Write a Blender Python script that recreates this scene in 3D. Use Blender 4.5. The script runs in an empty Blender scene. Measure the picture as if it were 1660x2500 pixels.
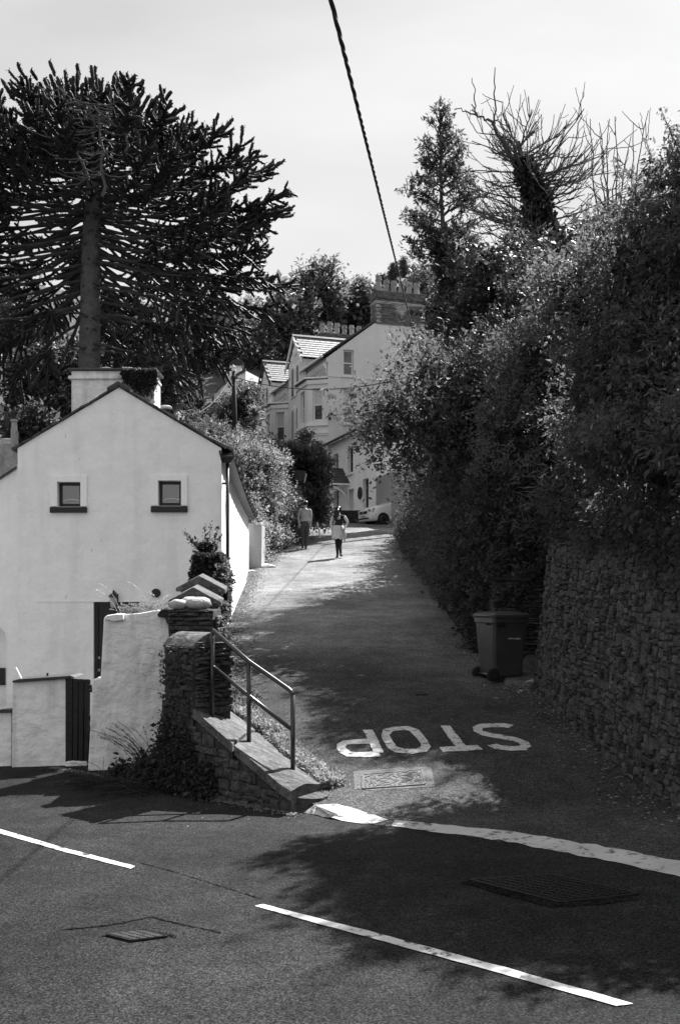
import bpy, math, random
import numpy as np
from mathutils import Vector, Matrix

# ------------------------------------------------------------------ camera, sky, sun, exposure
SC = bpy.context.scene
COL = SC.collection
F, CX, CY = 2500.0, 830.0, 1460.0          # photograph: focal length and horizon in its own pixels

cam = bpy.data.cameras.new('camera')
cam.sensor_fit = 'VERTICAL'; cam.sensor_height = 36.0; cam.lens = 36.0
cam.shift_y = (CY - 1250.0) / 2500.0
cam.clip_start = 0.1; cam.clip_end = 3000
cam_o = bpy.data.objects.new('camera', cam); COL.objects.link(cam_o)
cam_o.location = (0, 0, 0); cam_o.rotation_euler = (math.radians(90), 0, 0)
SC.camera = cam_o

SUN_DIR = Vector((0.50, 0.77, 1.0)).normalized()          # towards the sun
SUN_EL = math.asin(SUN_DIR.z); SUN_ROT = math.atan2(SUN_DIR.x, SUN_DIR.y)
W = bpy.data.worlds.new('World'); SC.world = W; W.use_nodes = True
nt = W.node_tree; bg = nt.nodes['Background']
sky = nt.nodes.new('ShaderNodeTexSky'); sky.sky_type = 'NISHITA'; sky.sun_disc = False
sky.sun_elevation = SUN_EL; sky.sun_rotation = SUN_ROT
sky.air_density = 1.0; sky.dust_density = 1.6; sky.ozone_density = 1.0
bw = nt.nodes.new('ShaderNodeRGBToBW')
nt.links.new(sky.outputs[0], bw.inputs[0])
# thin high veil of cloud evens the clear sky out
tc = nt.nodes.new('ShaderNodeTexCoord'); mpn = nt.nodes.new('ShaderNodeMapping'); mpn.inputs['Rotation'].default_value = (0, .5, .4); mpn.inputs['Scale'].default_value = (1.2, 5, 5)
nz = nt.nodes.new('ShaderNodeTexNoise'); nz.inputs['Scale'].default_value = 1.6; nz.inputs['Detail'].default_value = 7
nt.links.new(tc.outputs['Generated'], mpn.inputs['Vector']); nt.links.new(mpn.outputs[0], nz.inputs['Vector'])
vr = nt.nodes.new('ShaderNodeMapRange'); nt.links.new(nz.outputs[0], vr.inputs[0]); vr.inputs[1].default_value = .3; vr.inputs[2].default_value = .7; vr.inputs[3].default_value = 2.55; vr.inputs[4].default_value = 3.5
mxs = nt.nodes.new('ShaderNodeMix'); mxs.data_type = 'FLOAT'; mxs.inputs[0].default_value = .80
nt.links.new(bw.outputs[0], mxs.inputs[2]); nt.links.new(vr.outputs[0], mxs.inputs[3]); nt.links.new(mxs.outputs[0], bg.inputs[0])
bg.inputs[1].default_value = 0.091

sl = bpy.data.lights.new('sun', 'SUN'); sl.energy = 5.0; sl.angle = math.radians(0.53)
sl.color = (1, 1, 1)
so = bpy.data.objects.new('sun', sl); COL.objects.link(so)
so.rotation_euler = (-SUN_DIR).to_track_quat('-Z', 'Y').to_euler(); so.location = (20, 30, 60)

SC.view_settings.view_transform = 'Standard'; SC.view_settings.look = 'None'
SC.view_settings.gamma = 1.0; SC.view_settings.use_curve_mapping = False
SC.view_settings.exposure = 1.40
SC.render.engine = 'CYCLES'
SC.cycles.max_bounces = 5; SC.cycles.diffuse_bounces = 2; SC.cycles.glossy_bounces = 2
SC.cycles.transmission_bounces = 3; SC.cycles.transparent_max_bounces = 4

# ------------------------------------------------------------------ helpers
def P(u, v, d):
    return np.array([(u - CX) / F * d, d, (CY - v) / F * d])

def V3(*a): return np.array(a, float)
def unit(a):
    a = np.asarray(a, float); return a / max(1e-9, np.linalg.norm(a))
def rng_of(s): return np.random.default_rng(s)

def tag(o, label=None, cat=None, group=None, kind=None):
    if label: o['label'] = label
    if cat: o['category'] = cat
    if group: o['group'] = group
    if kind: o['kind'] = kind
    return o

def adopt(o, parent):
    if parent is not None:
        o.parent = parent
        o.matrix_parent_inverse = WM[parent.name].inverted()
WM = {}
def link(o, parent=None):
    COL.objects.link(o)
    WM[o.name] = Matrix.Identity(4)
    adopt(o, parent)
    return o

def thing(name, label, cat, loc=(0, 0, 0), group=None):
    o = bpy.data.objects.new(name, None); COL.objects.link(o)
    o.location = Vector([float(x) for x in loc]); o.empty_display_size = .1
    WM[o.name] = Matrix.Translation(o.location)
    return tag(o, label, cat, group)

def mesh_arrays(name, verts, faces, mat, parent=None, smooth=False, mats=None, midx=None):
    """verts (N,3); faces (M,k) array or list of arrays."""
    verts = np.asarray(verts, np.float32)
    if isinstance(faces, np.ndarray): faces = [faces]
    faces = [np.asarray(f, np.int32) for f in faces if len(f)]
    me = bpy.data.meshes.new(name)
    nl = sum(f.size for f in faces); nf = sum(len(f) for f in faces)
    me.vertices.add(len(verts)); me.vertices.foreach_set('co', verts.ravel())
    me.loops.add(nl); me.polygons.add(nf)
    me.loops.foreach_set('vertex_index', np.concatenate([f.ravel() for f in faces]))
    sizes = np.concatenate([np.full(len(f), f.shape[1], np.int32) for f in faces])
    starts = np.concatenate([[0], np.cumsum(sizes)[:-1]]).astype(np.int32)
    me.polygons.foreach_set('loop_start', starts)
    me.polygons.foreach_set('loop_total', sizes)
    if smooth: me.polygons.foreach_set('use_smooth', np.ones(nf, bool))
    for m in (mats or [mat]): me.materials.append(m)
    if midx is not None: me.polygons.foreach_set('material_index', np.asarray(midx, np.int32))
    me.update(calc_edges=True); me.validate()
    o = bpy.data.objects.new(name, me)
    return link(o, parent)

class MB:
    """collects faces for one mesh object; optional local frame (o, ex, ey, ez)."""
    def __init__(s, o=None, ex=(1, 0, 0), ey=(0, 1, 0), ez=(0, 0, 1)):
        s.v = []; s.f = []; s.o = np.zeros(3) if o is None else np.asarray(o, float)
        s.ex, s.ey, s.ez = [np.asarray(a, float) for a in (ex, ey, ez)]
    def pt(s, p):
        return s.o + s.ex * p[0] + s.ey * p[1] + s.ez * p[2]
    def add(s, pts, faces):
        b = len(s.v); s.v += [tuple(s.pt(p)) for p in pts]
        s.f += [tuple(b + i for i in f) for f in faces]; return s
    def quad(s, *pts): return s.add(pts, [tuple(range(len(pts)))])
    def box(s, a, b):
        x0, y0, z0 = a; x1, y1, z1 = b
        return s.add([(x0, y0, z0), (x1, y0, z0), (x1, y1, z0), (x0, y1, z0), (x0, y0, z1), (x1, y0, z1), (x1, y1, z1), (x0, y1, z1)],
                     [(0, 3, 2, 1), (4, 5, 6, 7), (0, 1, 5, 4), (1, 2, 6, 5), (2, 3, 7, 6), (3, 0, 4, 7)])
    def hexa(s, p):
        return s.add(p, [(0, 3, 2, 1), (4, 5, 6, 7), (0, 1, 5, 4), (1, 2, 6, 5), (2, 3, 7, 6), (3, 0, 4, 7)])
    def prism(s, poly, off):
        """poly: list of 3d points, extruded by vector off (local)."""
        n = len(poly); off = np.asarray(off, float)
        pts = [np.asarray(p, float) for p in poly]; pts2 = [p + off for p in pts]
        fs = [tuple(range(n)), tuple(range(2 * n - 1, n - 1, -1))]
        fs += [(i, i + n, (i + 1) % n + n, (i + 1) % n) for i in range(n)]
        return s.add(pts + pts2, fs)
    def tube(s, path, r, n=8, cap=True):
        path = [np.asarray(p, float) for p in path]; K = len(path)
        rr = r if hasattr(r, '__len__') else [r] * K
        pts = []
        prev = None
        for i, p in enumerate(path):
            t = unit(path[min(i + 1, K - 1)] - path[max(i - 1, 0)])
            if prev is None:
                a = np.array([0, 0, 1.]) if abs(t[2]) < .9 else np.array([1., 0, 0])
                x = unit(np.cross(t, a))
            else:
                x = unit(prev - t * np.dot(prev, t))
            prev = x; y = np.cross(t, x)
            for k in range(n):
                a = 2 * math.pi * k / n
                pts.append(p + (x * math.cos(a) + y * math.sin(a)) * rr[i])
        fs = [(i * n + k, i * n + (k + 1) % n, (i + 1) * n + (k + 1) % n, (i + 1) * n + k) for i in range(K - 1) for k in range(n)]
        if cap: fs += [tuple(range(n - 1, -1, -1)), tuple((K - 1) * n + k for k in range(n))]
        return s.add(pts, fs)
    def lathe(s, c, prof, n=16, axis='z', sx=1., sy=1.):
        """prof: (r, h) list, revolved about an axis through c."""
        pts = []
        for r, h in prof:
            for k in range(n):
                a = 2 * math.pi * k / n; x, y = r * math.cos(a) * sx, r * math.sin(a) * sy
                q = (x, y, h) if axis == 'z' else ((x, h, y) if axis == 'y' else (h, x, y))
                pts.append((c[0] + q[0], c[1] + q[1], c[2] + q[2]))
        K = len(prof)
        fs = [(i * n + k, i * n + (k + 1) % n, (i + 1) * n + (k + 1) % n, (i + 1) * n + k) for i in range(K - 1) for k in range(n)]
        fs += [tuple(range(n - 1, -1, -1)), tuple((K - 1) * n + k for k in range(n))]
        return s.add(pts, fs)
    def wall(s, w, h, holes, depth, z0=0., x0=0.):
        """wall in the local x-z plane facing -y with rectangular holes (xa, xb, za, zb) and reveals of given depth (towards +y)."""
        xs = sorted({x0, w, *[c for q in holes for c in q[:2]]}); zs = sorted({z0, h, *[c for q in holes for c in q[2:] if c <= h]})
        for i in range(len(xs) - 1):
            for j in range(len(zs) - 1):
                mx, mz = (xs[i] + xs[i + 1]) / 2, (zs[j] + zs[j + 1]) / 2
                if any(q[0] < mx < q[1] and q[2] < mz < q[3] for q in holes): continue
                s.quad((xs[i], 0, zs[j]), (xs[i + 1], 0, zs[j]), (xs[i + 1], 0, zs[j + 1]), (xs[i], 0, zs[j + 1]))
        for a, b, c, d in holes:
            s.quad((a, 0, c), (a, 0, d), (a, depth, d), (a, depth, c)); s.quad((b, 0, c), (b, depth, c), (b, depth, d), (b, 0, d))
            s.quad((a, 0, d), (b, 0, d), (b, depth, d), (a, depth, d)); s.quad((a, 0, c), (a, depth, c), (b, depth, c), (b, 0, c))
        return s
    def build(s, name, mat, parent=None, smooth=False, bevel=0, kind=None):
        me = bpy.data.meshes.new(name); me.from_pydata(s.v, [], s.f); me.materials.append(mat)
        if smooth: me.polygons.foreach_set('use_smooth', np.ones(len(me.polygons), bool))
        me.update()
        o = bpy.data.objects.new(name, me); link(o, parent)
        if bevel:
            b = o.modifiers.new('bevel', 'BEVEL'); b.width = bevel; b.segments = 2; b.limit_method = 'ANGLE'; b.angle_limit = .6
        if kind: o['kind'] = kind
        return o

def tubes_np(paths, radii, n=5):
    """many tubes at once: paths (N,K,3), radii (N,K) -> verts, quads."""
    N, K, _ = paths.shape
    t = np.empty_like(paths)
    t[:, 1:-1] = paths[:, 2:] - paths[:, :-2]; t[:, 0] = paths[:, 1] - paths[:, 0]; t[:, -1] = paths[:, -1] - paths[:, -2]
    t /= np.linalg.norm(t, axis=2, keepdims=True) + 1e-9
    ref = np.tile(np.array([.31, .17, .93]), (N, K, 1))
    x = np.cross(t, ref); x /= np.linalg.norm(x, axis=2, keepdims=True) + 1e-9
    y = np.cross(t, x)
    a = 2 * np.pi * np.arange(n) / n
    v = paths[:, :, None, :] + radii[:, :, None, None] * (x[:, :, None, :] * np.cos(a)[None, None, :, None] + y[:, :, None, :] * np.sin(a)[None, None, :, None])
    idx = np.arange(N * K * n).reshape(N, K, n)
    q = np.stack([idx[:, :-1], np.roll(idx, -1, 2)[:, :-1], np.roll(idx, -1, 2)[:, 1:], idx[:, 1:]], -1)
    return v.reshape(-1, 3), q.reshape(-1, 4)

def join_np(parts):
    vs, fs, b = [], [], 0
    for v, f in parts:
        vs.append(v); fs.append(f + b); b += len(v)
    return np.concatenate(vs), fs

# ------------------------------------------------------------------ materials (all neutral: the photograph is black and white)
def M(name, base, rough=.8, noise=(), island=0., bump=None, spec=.35, metal=0., trans=0., streak=None, coat=0.):
    m = bpy.data.materials.new(name); m.use_nodes = True; t = m.node_tree; N = t.nodes; L = t.links
    b = N['Principled BSDF']; b.inputs['Roughness'].default_value = rough; b.inputs['Metallic'].default_value = metal
    b.inputs['Specular IOR Level'].default_value = spec; b.inputs['Coat Weight'].default_value = coat
    geo = N.new('ShaderNodeNewGeometry')
    val = N.new('ShaderNodeValue'); val.outputs[0].default_value = base; cur = val.outputs[0]
    def mul(a, bsock):
        q = N.new('ShaderNodeMath'); q.operation = 'MULTIPLY'; L.new(a, q.inputs[0]); L.new(bsock, q.inputs[1]); return q.outputs[0]
    def rng(sock, lo, hi, a=0., c=1.):
        q = N.new('ShaderNodeMapRange'); L.new(sock, q.inputs[0]); q.inputs[1].default_value = a; q.inputs[2].default_value = c
        q.inputs[3].default_value = lo; q.inputs[4].default_value = hi; return q.outputs[0]
    for sc, amt, *rest in noise:
        n = N.new('ShaderNodeTexNoise'); n.inputs['Scale'].default_value = sc; n.inputs['Detail'].default_value = rest[0] if rest else 4
        L.new(geo.outputs['Position'], n.inputs['Vector'])
        cur = mul(cur, rng(n.outputs[0], 1 - amt, 1 + amt, .3, .7))
    if streak:
        sc, amt = streak
        mp = N.new('ShaderNodeMapping'); mp.inputs['Scale'].default_value = (sc, sc, sc * .12); L.new(geo.outputs['Position'], mp.inputs['Vector'])
        n = N.new('ShaderNodeTexNoise'); n.inputs['Scale'].default_value = 1.; n.inputs['Detail'].default_value = 6; L.new(mp.outputs[0], n.inputs['Vector'])
        cur = mul(cur, rng(n.outputs[0], 1 - amt, 1., .32, .5))
    if island:
        cur = mul(cur, rng(geo.outputs['Random Per Island'], 1 - island, 1 + island))
    L.new(cur, b.inputs['Base Color'])
    if bump:
        prev = None
        for sc, st in (bump if isinstance(bump[0], (tuple, list)) else [bump]):
            n = N.new('ShaderNodeTexNoise'); n.inputs['Scale'].default_value = sc; n.inputs['Detail'].default_value = 5
            L.new(geo.outputs['Position'], n.inputs['Vector'])
            q = N.new('ShaderNodeBump'); q.inputs['Strength'].default_value = st; q.inputs['Distance'].default_value = 1.0 / sc
            L.new(n.outputs[0], q.inputs['Height'])
            if prev: L.new(prev, q.inputs['Normal'])
            prev = q.outputs[0]
        L.new(prev, b.inputs['Normal'])
    if trans:
        tr = N.new('ShaderNodeBsdfTranslucent'); L.new(mul(cur, rng(val.outputs[0], 2.2, 2.2)), tr.inputs[0])
        mx = N.new('ShaderNodeMixShader'); mx.inputs[0].default_value = trans
        L.new(b.outputs[0], mx.inputs[1]); L.new(tr.outputs[0], mx.inputs[2]); L.new(mx.outputs[0], N['Material Output'].inputs[0])
    return m

def asphalt(name, base, speck, scale=70, rough=.62, spec=.4, ramp=None):
    m = M(name, base, rough, noise=[(.35, .38, 4), (2.2, .22, 6), (7, .16, 6)], bump=[(90, .55), (12, .15)], spec=spec)
    t = m.node_tree; N = t.nodes; L = t.links; b = N['Principled BSDF']
    geo = [n for n in N if n.type == 'NEW_GEOMETRY'][0]
    src = b.inputs['Base Color'].links[0].from_socket
    v = N.new('ShaderNodeTexVoronoi'); v.inputs['Scale'].default_value = scale; L.new(geo.outputs['Position'], v.inputs['Vector'])
    sep = N.new('ShaderNodeSeparateColor'); L.new(v.outputs['Color'], sep.inputs[0])
    r = N.new('ShaderNodeMapRange'); L.new(sep.outputs[0], r.inputs[0]); r.inputs[1].default_value = .2; r.inputs[2].default_value = 1.
    r.inputs[3].default_value = 1 - speck; r.inputs[4].default_value = 1 + 1.5 * speck
    n2 = N.new('ShaderNodeTexNoise'); n2.inputs['Scale'].default_value = 62; n2.inputs['Detail'].default_value = 6; L.new(geo.outputs['Position'], n2.inputs['Vector'])
    r2 = N.new('ShaderNodeMapRange'); L.new(n2.outputs[0], r2.inputs[0]); r2.inputs[1].default_value = .35; r2.inputs[2].default_value = .65
    r2.inputs[3].default_value = .6; r2.inputs[4].default_value = 1.4
    q = N.new('ShaderNodeMath'); q.operation = 'MULTIPLY'; L.new(src, q.inputs[0]); L.new(r.outputs[0], q.inputs[1])
    q2 = N.new('ShaderNodeMath'); q2.operation = 'MULTIPLY'; L.new(q.outputs[0], q2.inputs[0]); L.new(r2.outputs[0], q2.inputs[1])
    out = q2.outputs[0]
    if ramp:      # tarmac paled uphill: its low-angle sunlit sheen is put into the colour
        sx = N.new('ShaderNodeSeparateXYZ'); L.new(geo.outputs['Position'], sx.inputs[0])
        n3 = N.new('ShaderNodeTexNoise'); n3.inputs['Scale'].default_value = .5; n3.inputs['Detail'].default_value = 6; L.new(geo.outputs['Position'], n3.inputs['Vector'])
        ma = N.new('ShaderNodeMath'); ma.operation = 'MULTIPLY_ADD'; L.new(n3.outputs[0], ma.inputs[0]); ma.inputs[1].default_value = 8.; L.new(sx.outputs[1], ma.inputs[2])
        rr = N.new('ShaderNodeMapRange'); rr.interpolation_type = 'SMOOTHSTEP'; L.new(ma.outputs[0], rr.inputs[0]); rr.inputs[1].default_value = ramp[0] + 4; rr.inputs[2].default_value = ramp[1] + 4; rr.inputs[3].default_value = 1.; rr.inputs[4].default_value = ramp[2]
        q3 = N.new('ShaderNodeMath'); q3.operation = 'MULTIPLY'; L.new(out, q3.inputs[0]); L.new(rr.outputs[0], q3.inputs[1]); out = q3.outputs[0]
    L.new(out, b.inputs['Base Color'])
    return m

def worn_paint(name, base, under, wear=.42, scale=9.):
    """road paint with chips and worn patches showing the surface below."""
    m = M(name, base, .6, noise=[(3, .12, 4)], bump=(80, .3))
    t = m.node_tree; N = t.nodes; L = t.links; b = N['Principled BSDF']
    geo = [n for n in N if n.type == 'NEW_GEOMETRY'][0]
    src = b.inputs['Base Color'].links[0].from_socket
    n = N.new('ShaderNodeTexNoise'); n.inputs['Scale'].default_value = scale; n.inputs['Detail'].default_value = 9; n.inputs['Roughness'].default_value = .75
    L.new(geo.outputs['Position'], n.inputs['Vector'])
    r = N.new('ShaderNodeMapRange'); L.new(n.outputs[0], r.inputs[0]); r.inputs[1].default_value = wear - .05; r.inputs[2].default_value = wear + .03
    r.inputs[3].default_value = 1.; r.inputs[4].default_value = 0.
    mx = N.new('ShaderNodeMix'); mx.data_type = 'FLOAT'; L.new(r.outputs[0], mx.inputs[0]); L.new(src, mx.inputs[2]); mx.inputs[3].default_value = under
    L.new(mx.outputs[0], b.inputs['Base Color'])
    return m

def flecks(m, scale, thr, val):
    """pale lichen flecks mixed into a stone material."""
    t = m.node_tree; N = t.nodes; L = t.links; b = N['Principled BSDF']; geo = [n for n in N if n.type == 'NEW_GEOMETRY'][0]
    src = b.inputs['Base Color'].links[0].from_socket
    n = N.new('ShaderNodeTexNoise'); n.inputs['Scale'].default_value = scale; n.inputs['Detail'].default_value = 6; n.inputs['Roughness'].default_value = .7; L.new(geo.outputs['Position'], n.inputs['Vector'])
    r = N.new('ShaderNodeMapRange'); L.new(n.outputs[0], r.inputs[0]); r.inputs[1].default_value = thr; r.inputs[2].default_value = thr + .08
    mx = N.new('ShaderNodeMix'); mx.data_type = 'FLOAT'; L.new(r.outputs[0], mx.inputs[0]); L.new(src, mx.inputs[2]); mx.inputs[3].default_value = val
    L.new(mx.outputs[0], b.inputs['Base Color']); return m

def glass_mat(name, base=.02, rough=.05):
    return M(name, base, rough, spec=.8, coat=.3)

MT = dict(
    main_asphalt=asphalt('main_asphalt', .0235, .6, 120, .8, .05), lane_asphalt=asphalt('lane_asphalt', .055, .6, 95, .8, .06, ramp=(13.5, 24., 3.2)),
    dark_patch=asphalt('dark_patch', .015, .5, rough=1., spec=0.),
    earth=M('earth', .06, .95, [(1.5, .3), (14, .3)], bump=(20, .6)),
    white_wall=M('white_wall', .94, .85, [(.6, .03), (3, .025), (11, .02)], bump=[(2.2, .18), (35, .22)], spec=.2, streak=(2.6, .10)),
    surround=M('surround', .96, .8, [(4, .02)], bump=(35, .15), spec=.2),
    old_white=M('old_white', .86, .9, [(1.3, .10), (9, .06)], bump=[(4, .35), (40, .3)], spec=.2, streak=(5, .26)),
    chimney_white=M('chimney_white', .80, .9, [(2.0, .14), (14, .08)], bump=[(5, .3), (40, .3)], spec=.2, streak=(4, .3)),
    pier_grey=M('pier_grey', .42, .9, [(2, .14)], bump=(30, .3), streak=(3, .2)),
    terrace_grey=M('terrace_grey', .76, .88, [(.5, .05), (3, .04)], bump=(14, .12), streak=(1.2, .06)),
    terrace_pale=M('terrace_pale', .88, .88, [(.5, .05), (3, .04)], bump=(14, .12), streak=(1.2, .10)),
    terrace_dark=M('terrace_dark', .33, .88, [(.6, .06)], bump=(14, .12), streak=(1.2, .06)),
    trim_white=M('trim_white', .85, .6, [(2, .05)]),
    dark_paint=M('dark_paint', .012, .35, [(8, .3)], spec=.4),
    black_plastic=M('black_plastic', .012, .38, spec=.5),
    dark_wood=M('dark_wood', .017, .6, [(6, .3)], streak=(30, .4), bump=(40, .3), island=.25),
    slate_dark=M('slate_dark', .045, .55, [(3, .2)], island=.35, bump=(25, .3), spec=.5),
    slate=M('slate', .16, .42, [(4, .15)], island=.18, bump=(20, .25), spec=.6),
    roof_tile=M('roof_tile', .16, .7, [(6, .3)], island=.25, bump=(22, .5)),
    stone=M('stone', .062, .85, [(9, .4), (40, .45)], island=.6, bump=[(12, .9), (60, .9)], spec=.3),
    slate_stone=M('slate_stone', .045, .8, [(9, .4), (45, .4)], island=.4, bump=[(14, .6), (80, .5)], spec=.4),
    mortar=M('mortar', .042, .95, [(6, .4), (30, .4)], bump=(25, .8)),
    coping=M('coping', .095, .92, [(2.5, .4), (9, .35), (30, .35)], bump=[(8, .5), (45, .5)]),
    lichen=M('lichen', .38, .95, [(12, .25)], bump=(30, .6)),
    bark=M('bark', .07, .95, [(5, .3), (24, .3)], bump=[(12, .8), (50, .5)]),
    grey_bark=M('grey_bark', .13, .95, [(3, .25), (22, .25)], bump=[(9, .8), (40, .5)]),
    pole_wood=M('pole_wood', .022, .85, streak=(25, .4), bump=(60, .3)),
    twig=M('twig', .085, .9, [(8, .3)]),
    dry_stalk=M('dry_stalk', .45, .8, island=.2, trans=.3),
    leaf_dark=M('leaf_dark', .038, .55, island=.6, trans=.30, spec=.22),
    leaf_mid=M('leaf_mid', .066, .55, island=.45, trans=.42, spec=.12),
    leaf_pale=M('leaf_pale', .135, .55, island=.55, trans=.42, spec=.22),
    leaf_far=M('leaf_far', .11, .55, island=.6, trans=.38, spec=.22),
    leaf_fuchsia=M('leaf_fuchsia', .085, .55, island=.4, trans=.45, spec=.12),
    ivy=M('ivy', .034, .48, island=.6, trans=.22, spec=.3),
    needle=M('needle', .034, .6, island=.5, trans=.05, spec=.2),
    litter=M('litter', .20, .9, island=.6, trans=.1),
    flower=M('flower', .34, .6, island=.3, trans=.3),
    grass=M('grass', .20, .7, island=.5, trans=.3),
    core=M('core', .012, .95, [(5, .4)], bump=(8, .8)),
    metal=M('metal', .10, .36, [(20, .3)], metal=.65, spec=.5),
    rail_metal=M('rail_metal', .022, .32, [(14, .4)], metal=.0, spec=.6, coat=.0),
    cast_iron=M('cast_iron', .10, .45, [(25, .35)], metal=.6, bump=(60, .3)),
    iron_dark=M('iron_dark', .022, .5, [(25, .35)], metal=.6, bump=(60, .3)),
    glass=glass_mat('glass'), far_glass=M('far_glass', .10, .12, [(1.5, .5)], spec=.8),
    blind=M('blind', .62, .7, [(2, .04)]),
    bin_plastic=M('bin_plastic', .045, .42, [(3, .25)], bump=(60, .1), spec=.5),
    cable=M('cable', .018, .6, [(18, .4)]),
    line_paint=worn_paint('line_paint', .52, .03, .435),
    letter_paint=worn_paint('letter_paint', .52, .06, .445, 11.),
    stop_paint=worn_paint('stop_paint', .48, .06, .44, 9.),
    brick=M('brick', .12, .85, [(30, .25)], island=.45, bump=(50, .5)),
    brick_pale=M('brick_pale', .38, .85, [(30, .2)], island=.3, bump=(50, .5)),
    clay=M('clay', .30, .8, [(8, .2)], streak=(6, .3)),
    car_paint=M('car_paint', .78, .22, spec=.6, coat=.6), tyre=M('tyre', .014, .8), alloy=M('alloy', .35, .35, metal=.7),
    lamp_glass=M('lamp_glass', .28, .1, spec=.8), plate=M('plate', .65, .5),
    skin=M('skin', .42, .55), hair=M('hair', .012, .45, [(60, .4)]), tshirt=M('tshirt', .42, .85, [(14, .12)], bump=(14, .5)),
    jeans=M('jeans', .075, .85, [(18, .2)], bump=(16, .5)), black_cloth=M('black_cloth', .012, .8, bump=(20, .4)),
    pale_cloth=M('pale_cloth', .52, .85, [(10, .15)], bump=(12, .8)), shoe=M('shoe', .02, .5), sole=M('sole', .5, .7),
    gull_white=M('gull_white', .8, .7), sack=M('sack', .72, .55, [(6, .1)], bump=(9, .9)),
    sign_back=M('sign_back', .035, .6, [(4, .2)]),
)

flecks(MT['stone'], 15, .62, .20); flecks(MT['slate_stone'], 9, .66, .15); flecks(MT['coping'], 12, .62, .30); flecks(MT['coping'], 5, .60, .05)

def window_glass(name, fac):
    m = bpy.data.materials.new(name); m.use_nodes = True; t = m.node_tree; N = t.nodes; N.remove(N['Principled BSDF'])
    a = N.new('ShaderNodeBsdfTransparent'); a.inputs[0].default_value = (.8, .8, .8, 1); g = N.new('ShaderNodeBsdfGlossy'); g.inputs['Roughness'].default_value = .03; g.inputs[0].default_value = (1, 1, 1, 1)
    n = N.new('ShaderNodeTexNoise'); n.inputs['Scale'].default_value = 3.; geo = N.new('ShaderNodeNewGeometry'); t.links.new(geo.outputs['Position'], n.inputs['Vector'])
    b = N.new('ShaderNodeBump'); b.inputs['Strength'].default_value = .05; t.links.new(n.outputs[0], b.inputs['Height']); t.links.new(b.outputs[0], g.inputs['Normal'])
    x = N.new('ShaderNodeMixShader'); x.inputs[0].default_value = fac; t.links.new(a.outputs[0], x.inputs[1]); t.links.new(g.outputs[0], x.inputs[2]); t.links.new(x.outputs[0], N['Material Output'].inputs[0]); return m
MT['clear_glass'] = window_glass('clear_glass', .16)
# ------------------------------------------------------------------ levels of the ground (metres; camera at 0,0,0)
def z_main(x, y): return -2.08 + .035 * np.clip(x, -9, 6)
_ly = np.array([0, 9.6, 16, 34, 44, 52, 60, 80, 120]); _lz = np.array([-3.3, -2.06, -1.23, 1.26, 2.62, 3.70, 4.5, 6.0, 8.0])
def z_lane0(y): return np.interp(y, _ly, _lz)
def z_lane(y): return (z_lane0(y - .8) + z_lane0(y) + z_lane0(y + .8)) / 3
_xl_y = np.array([0, 9.3, 10.1, 10.9, 11.6, 13, 16, 19.6, 31.2, 33, 38, 43, 45, 48, 54, 60]); _xl = np.array([.2, .1, -.32, -.8, -1.15, -1.5, -1.85, -2.28, -2.72, -2.7, -2.2, -1.75, -1.9, -5.5, -6, -6])
_xr_y = np.array([0, 8, 9.35, 15.1, 16.6, 18, 40, 44, 47, 60]); _xr = np.array([4.2, 3.6, 3.15, 2.9, 2.9, 2.35, 2.35, 2.6, 6.5, 7])
def x_left(y): return np.interp(y, _xl_y, _xl)
def x_right(y): return np.interp(y, _xr_y, _xr)
def smooth(a, b, x):
    t = np.clip((x - a) / (b - a), 0, 1); return t * t * (3 - 2 * t)
def z_road(x, y):
    a = z_main(x, y); b = z_lane(y); k = .05
    return np.where(x_left(y) - .3 < x, np.maximum(a, b) + k * .35 * np.exp(-np.abs(a - b) / k), a)

def z_ground(x, y):
    x = np.asarray(x, float); y = np.asarray(y, float)
    low = np.minimum(np.where(y > 9.4, z_lane(y), 9), np.maximum(z_main(x, y), np.where(y > 9.4, z_lane(y), -9))) - .07
    low = np.where(y <= 9.6, z_main(x, y) - .07, z_lane(y) - .07)
    # left of the lane
    unseen_yard = np.where(y < 19, -2.38 + .0 * y, -2.38 + smooth(19, 34, y) * (z_lane(34.) + 2.38)); unseen_yard = np.where(y > 34, z_lane(y) + .05, unseen_yard)
    unseen_yard = unseen_yard + smooth(36, 60, y) * np.clip(-x - 4, 0, 30) * .10
    left = unseen_yard
    # right of the lane: a bank behind the walls
    bank = np.where(y < 16, .95, .95 + (z_lane(y) + 1.9 - .95) * smooth(16, 22, y))
    bank = bank + np.clip(x - 4, 0, 40) * .16 * smooth(5, 14, y)
    tl = smooth(0, .5, x_left(y) - .25 - x); tr = smooth(0, .8, x - x_right(y) - .25)
    near = smooth(7.6, 8.4, y - np.clip(4.2 - x, -9, 1.2) * .0)
    tr = np.where(y < 8.2, smooth(0, .8, (x - 3.9) * .70 + (y - 8.4) * .70 - .2), tr)
    g = low * (1 - tl) * (1 - tr) + left * tl + bank * tr
    hill = smooth(56, 135, y) * 27 + smooth(10, 60, np.abs(x) - 14) * smooth(24, 70, y) * 8
    return g + hill

def grid(xs, ys, zf, name, mat, lift=0., keep=None):
    X, Y = np.meshgrid(xs, ys); Z = zf(X, Y) + lift
    v = np.stack([X, Y, Z], -1).reshape(-1, 3)
    nx, ny = len(xs), len(ys); i = np.arange(nx * ny).reshape(ny, nx)
    q = np.stack([i[:-1, :-1], i[:-1, 1:], i[1:, 1:], i[1:, :-1]], -1).reshape(-1, 4)
    if keep is not None:
        c = v[q].mean(1); q = q[keep(c[:, 0], c[:, 1])]
    return mesh_arrays(name, v, [q], mat, smooth=True)

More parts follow.
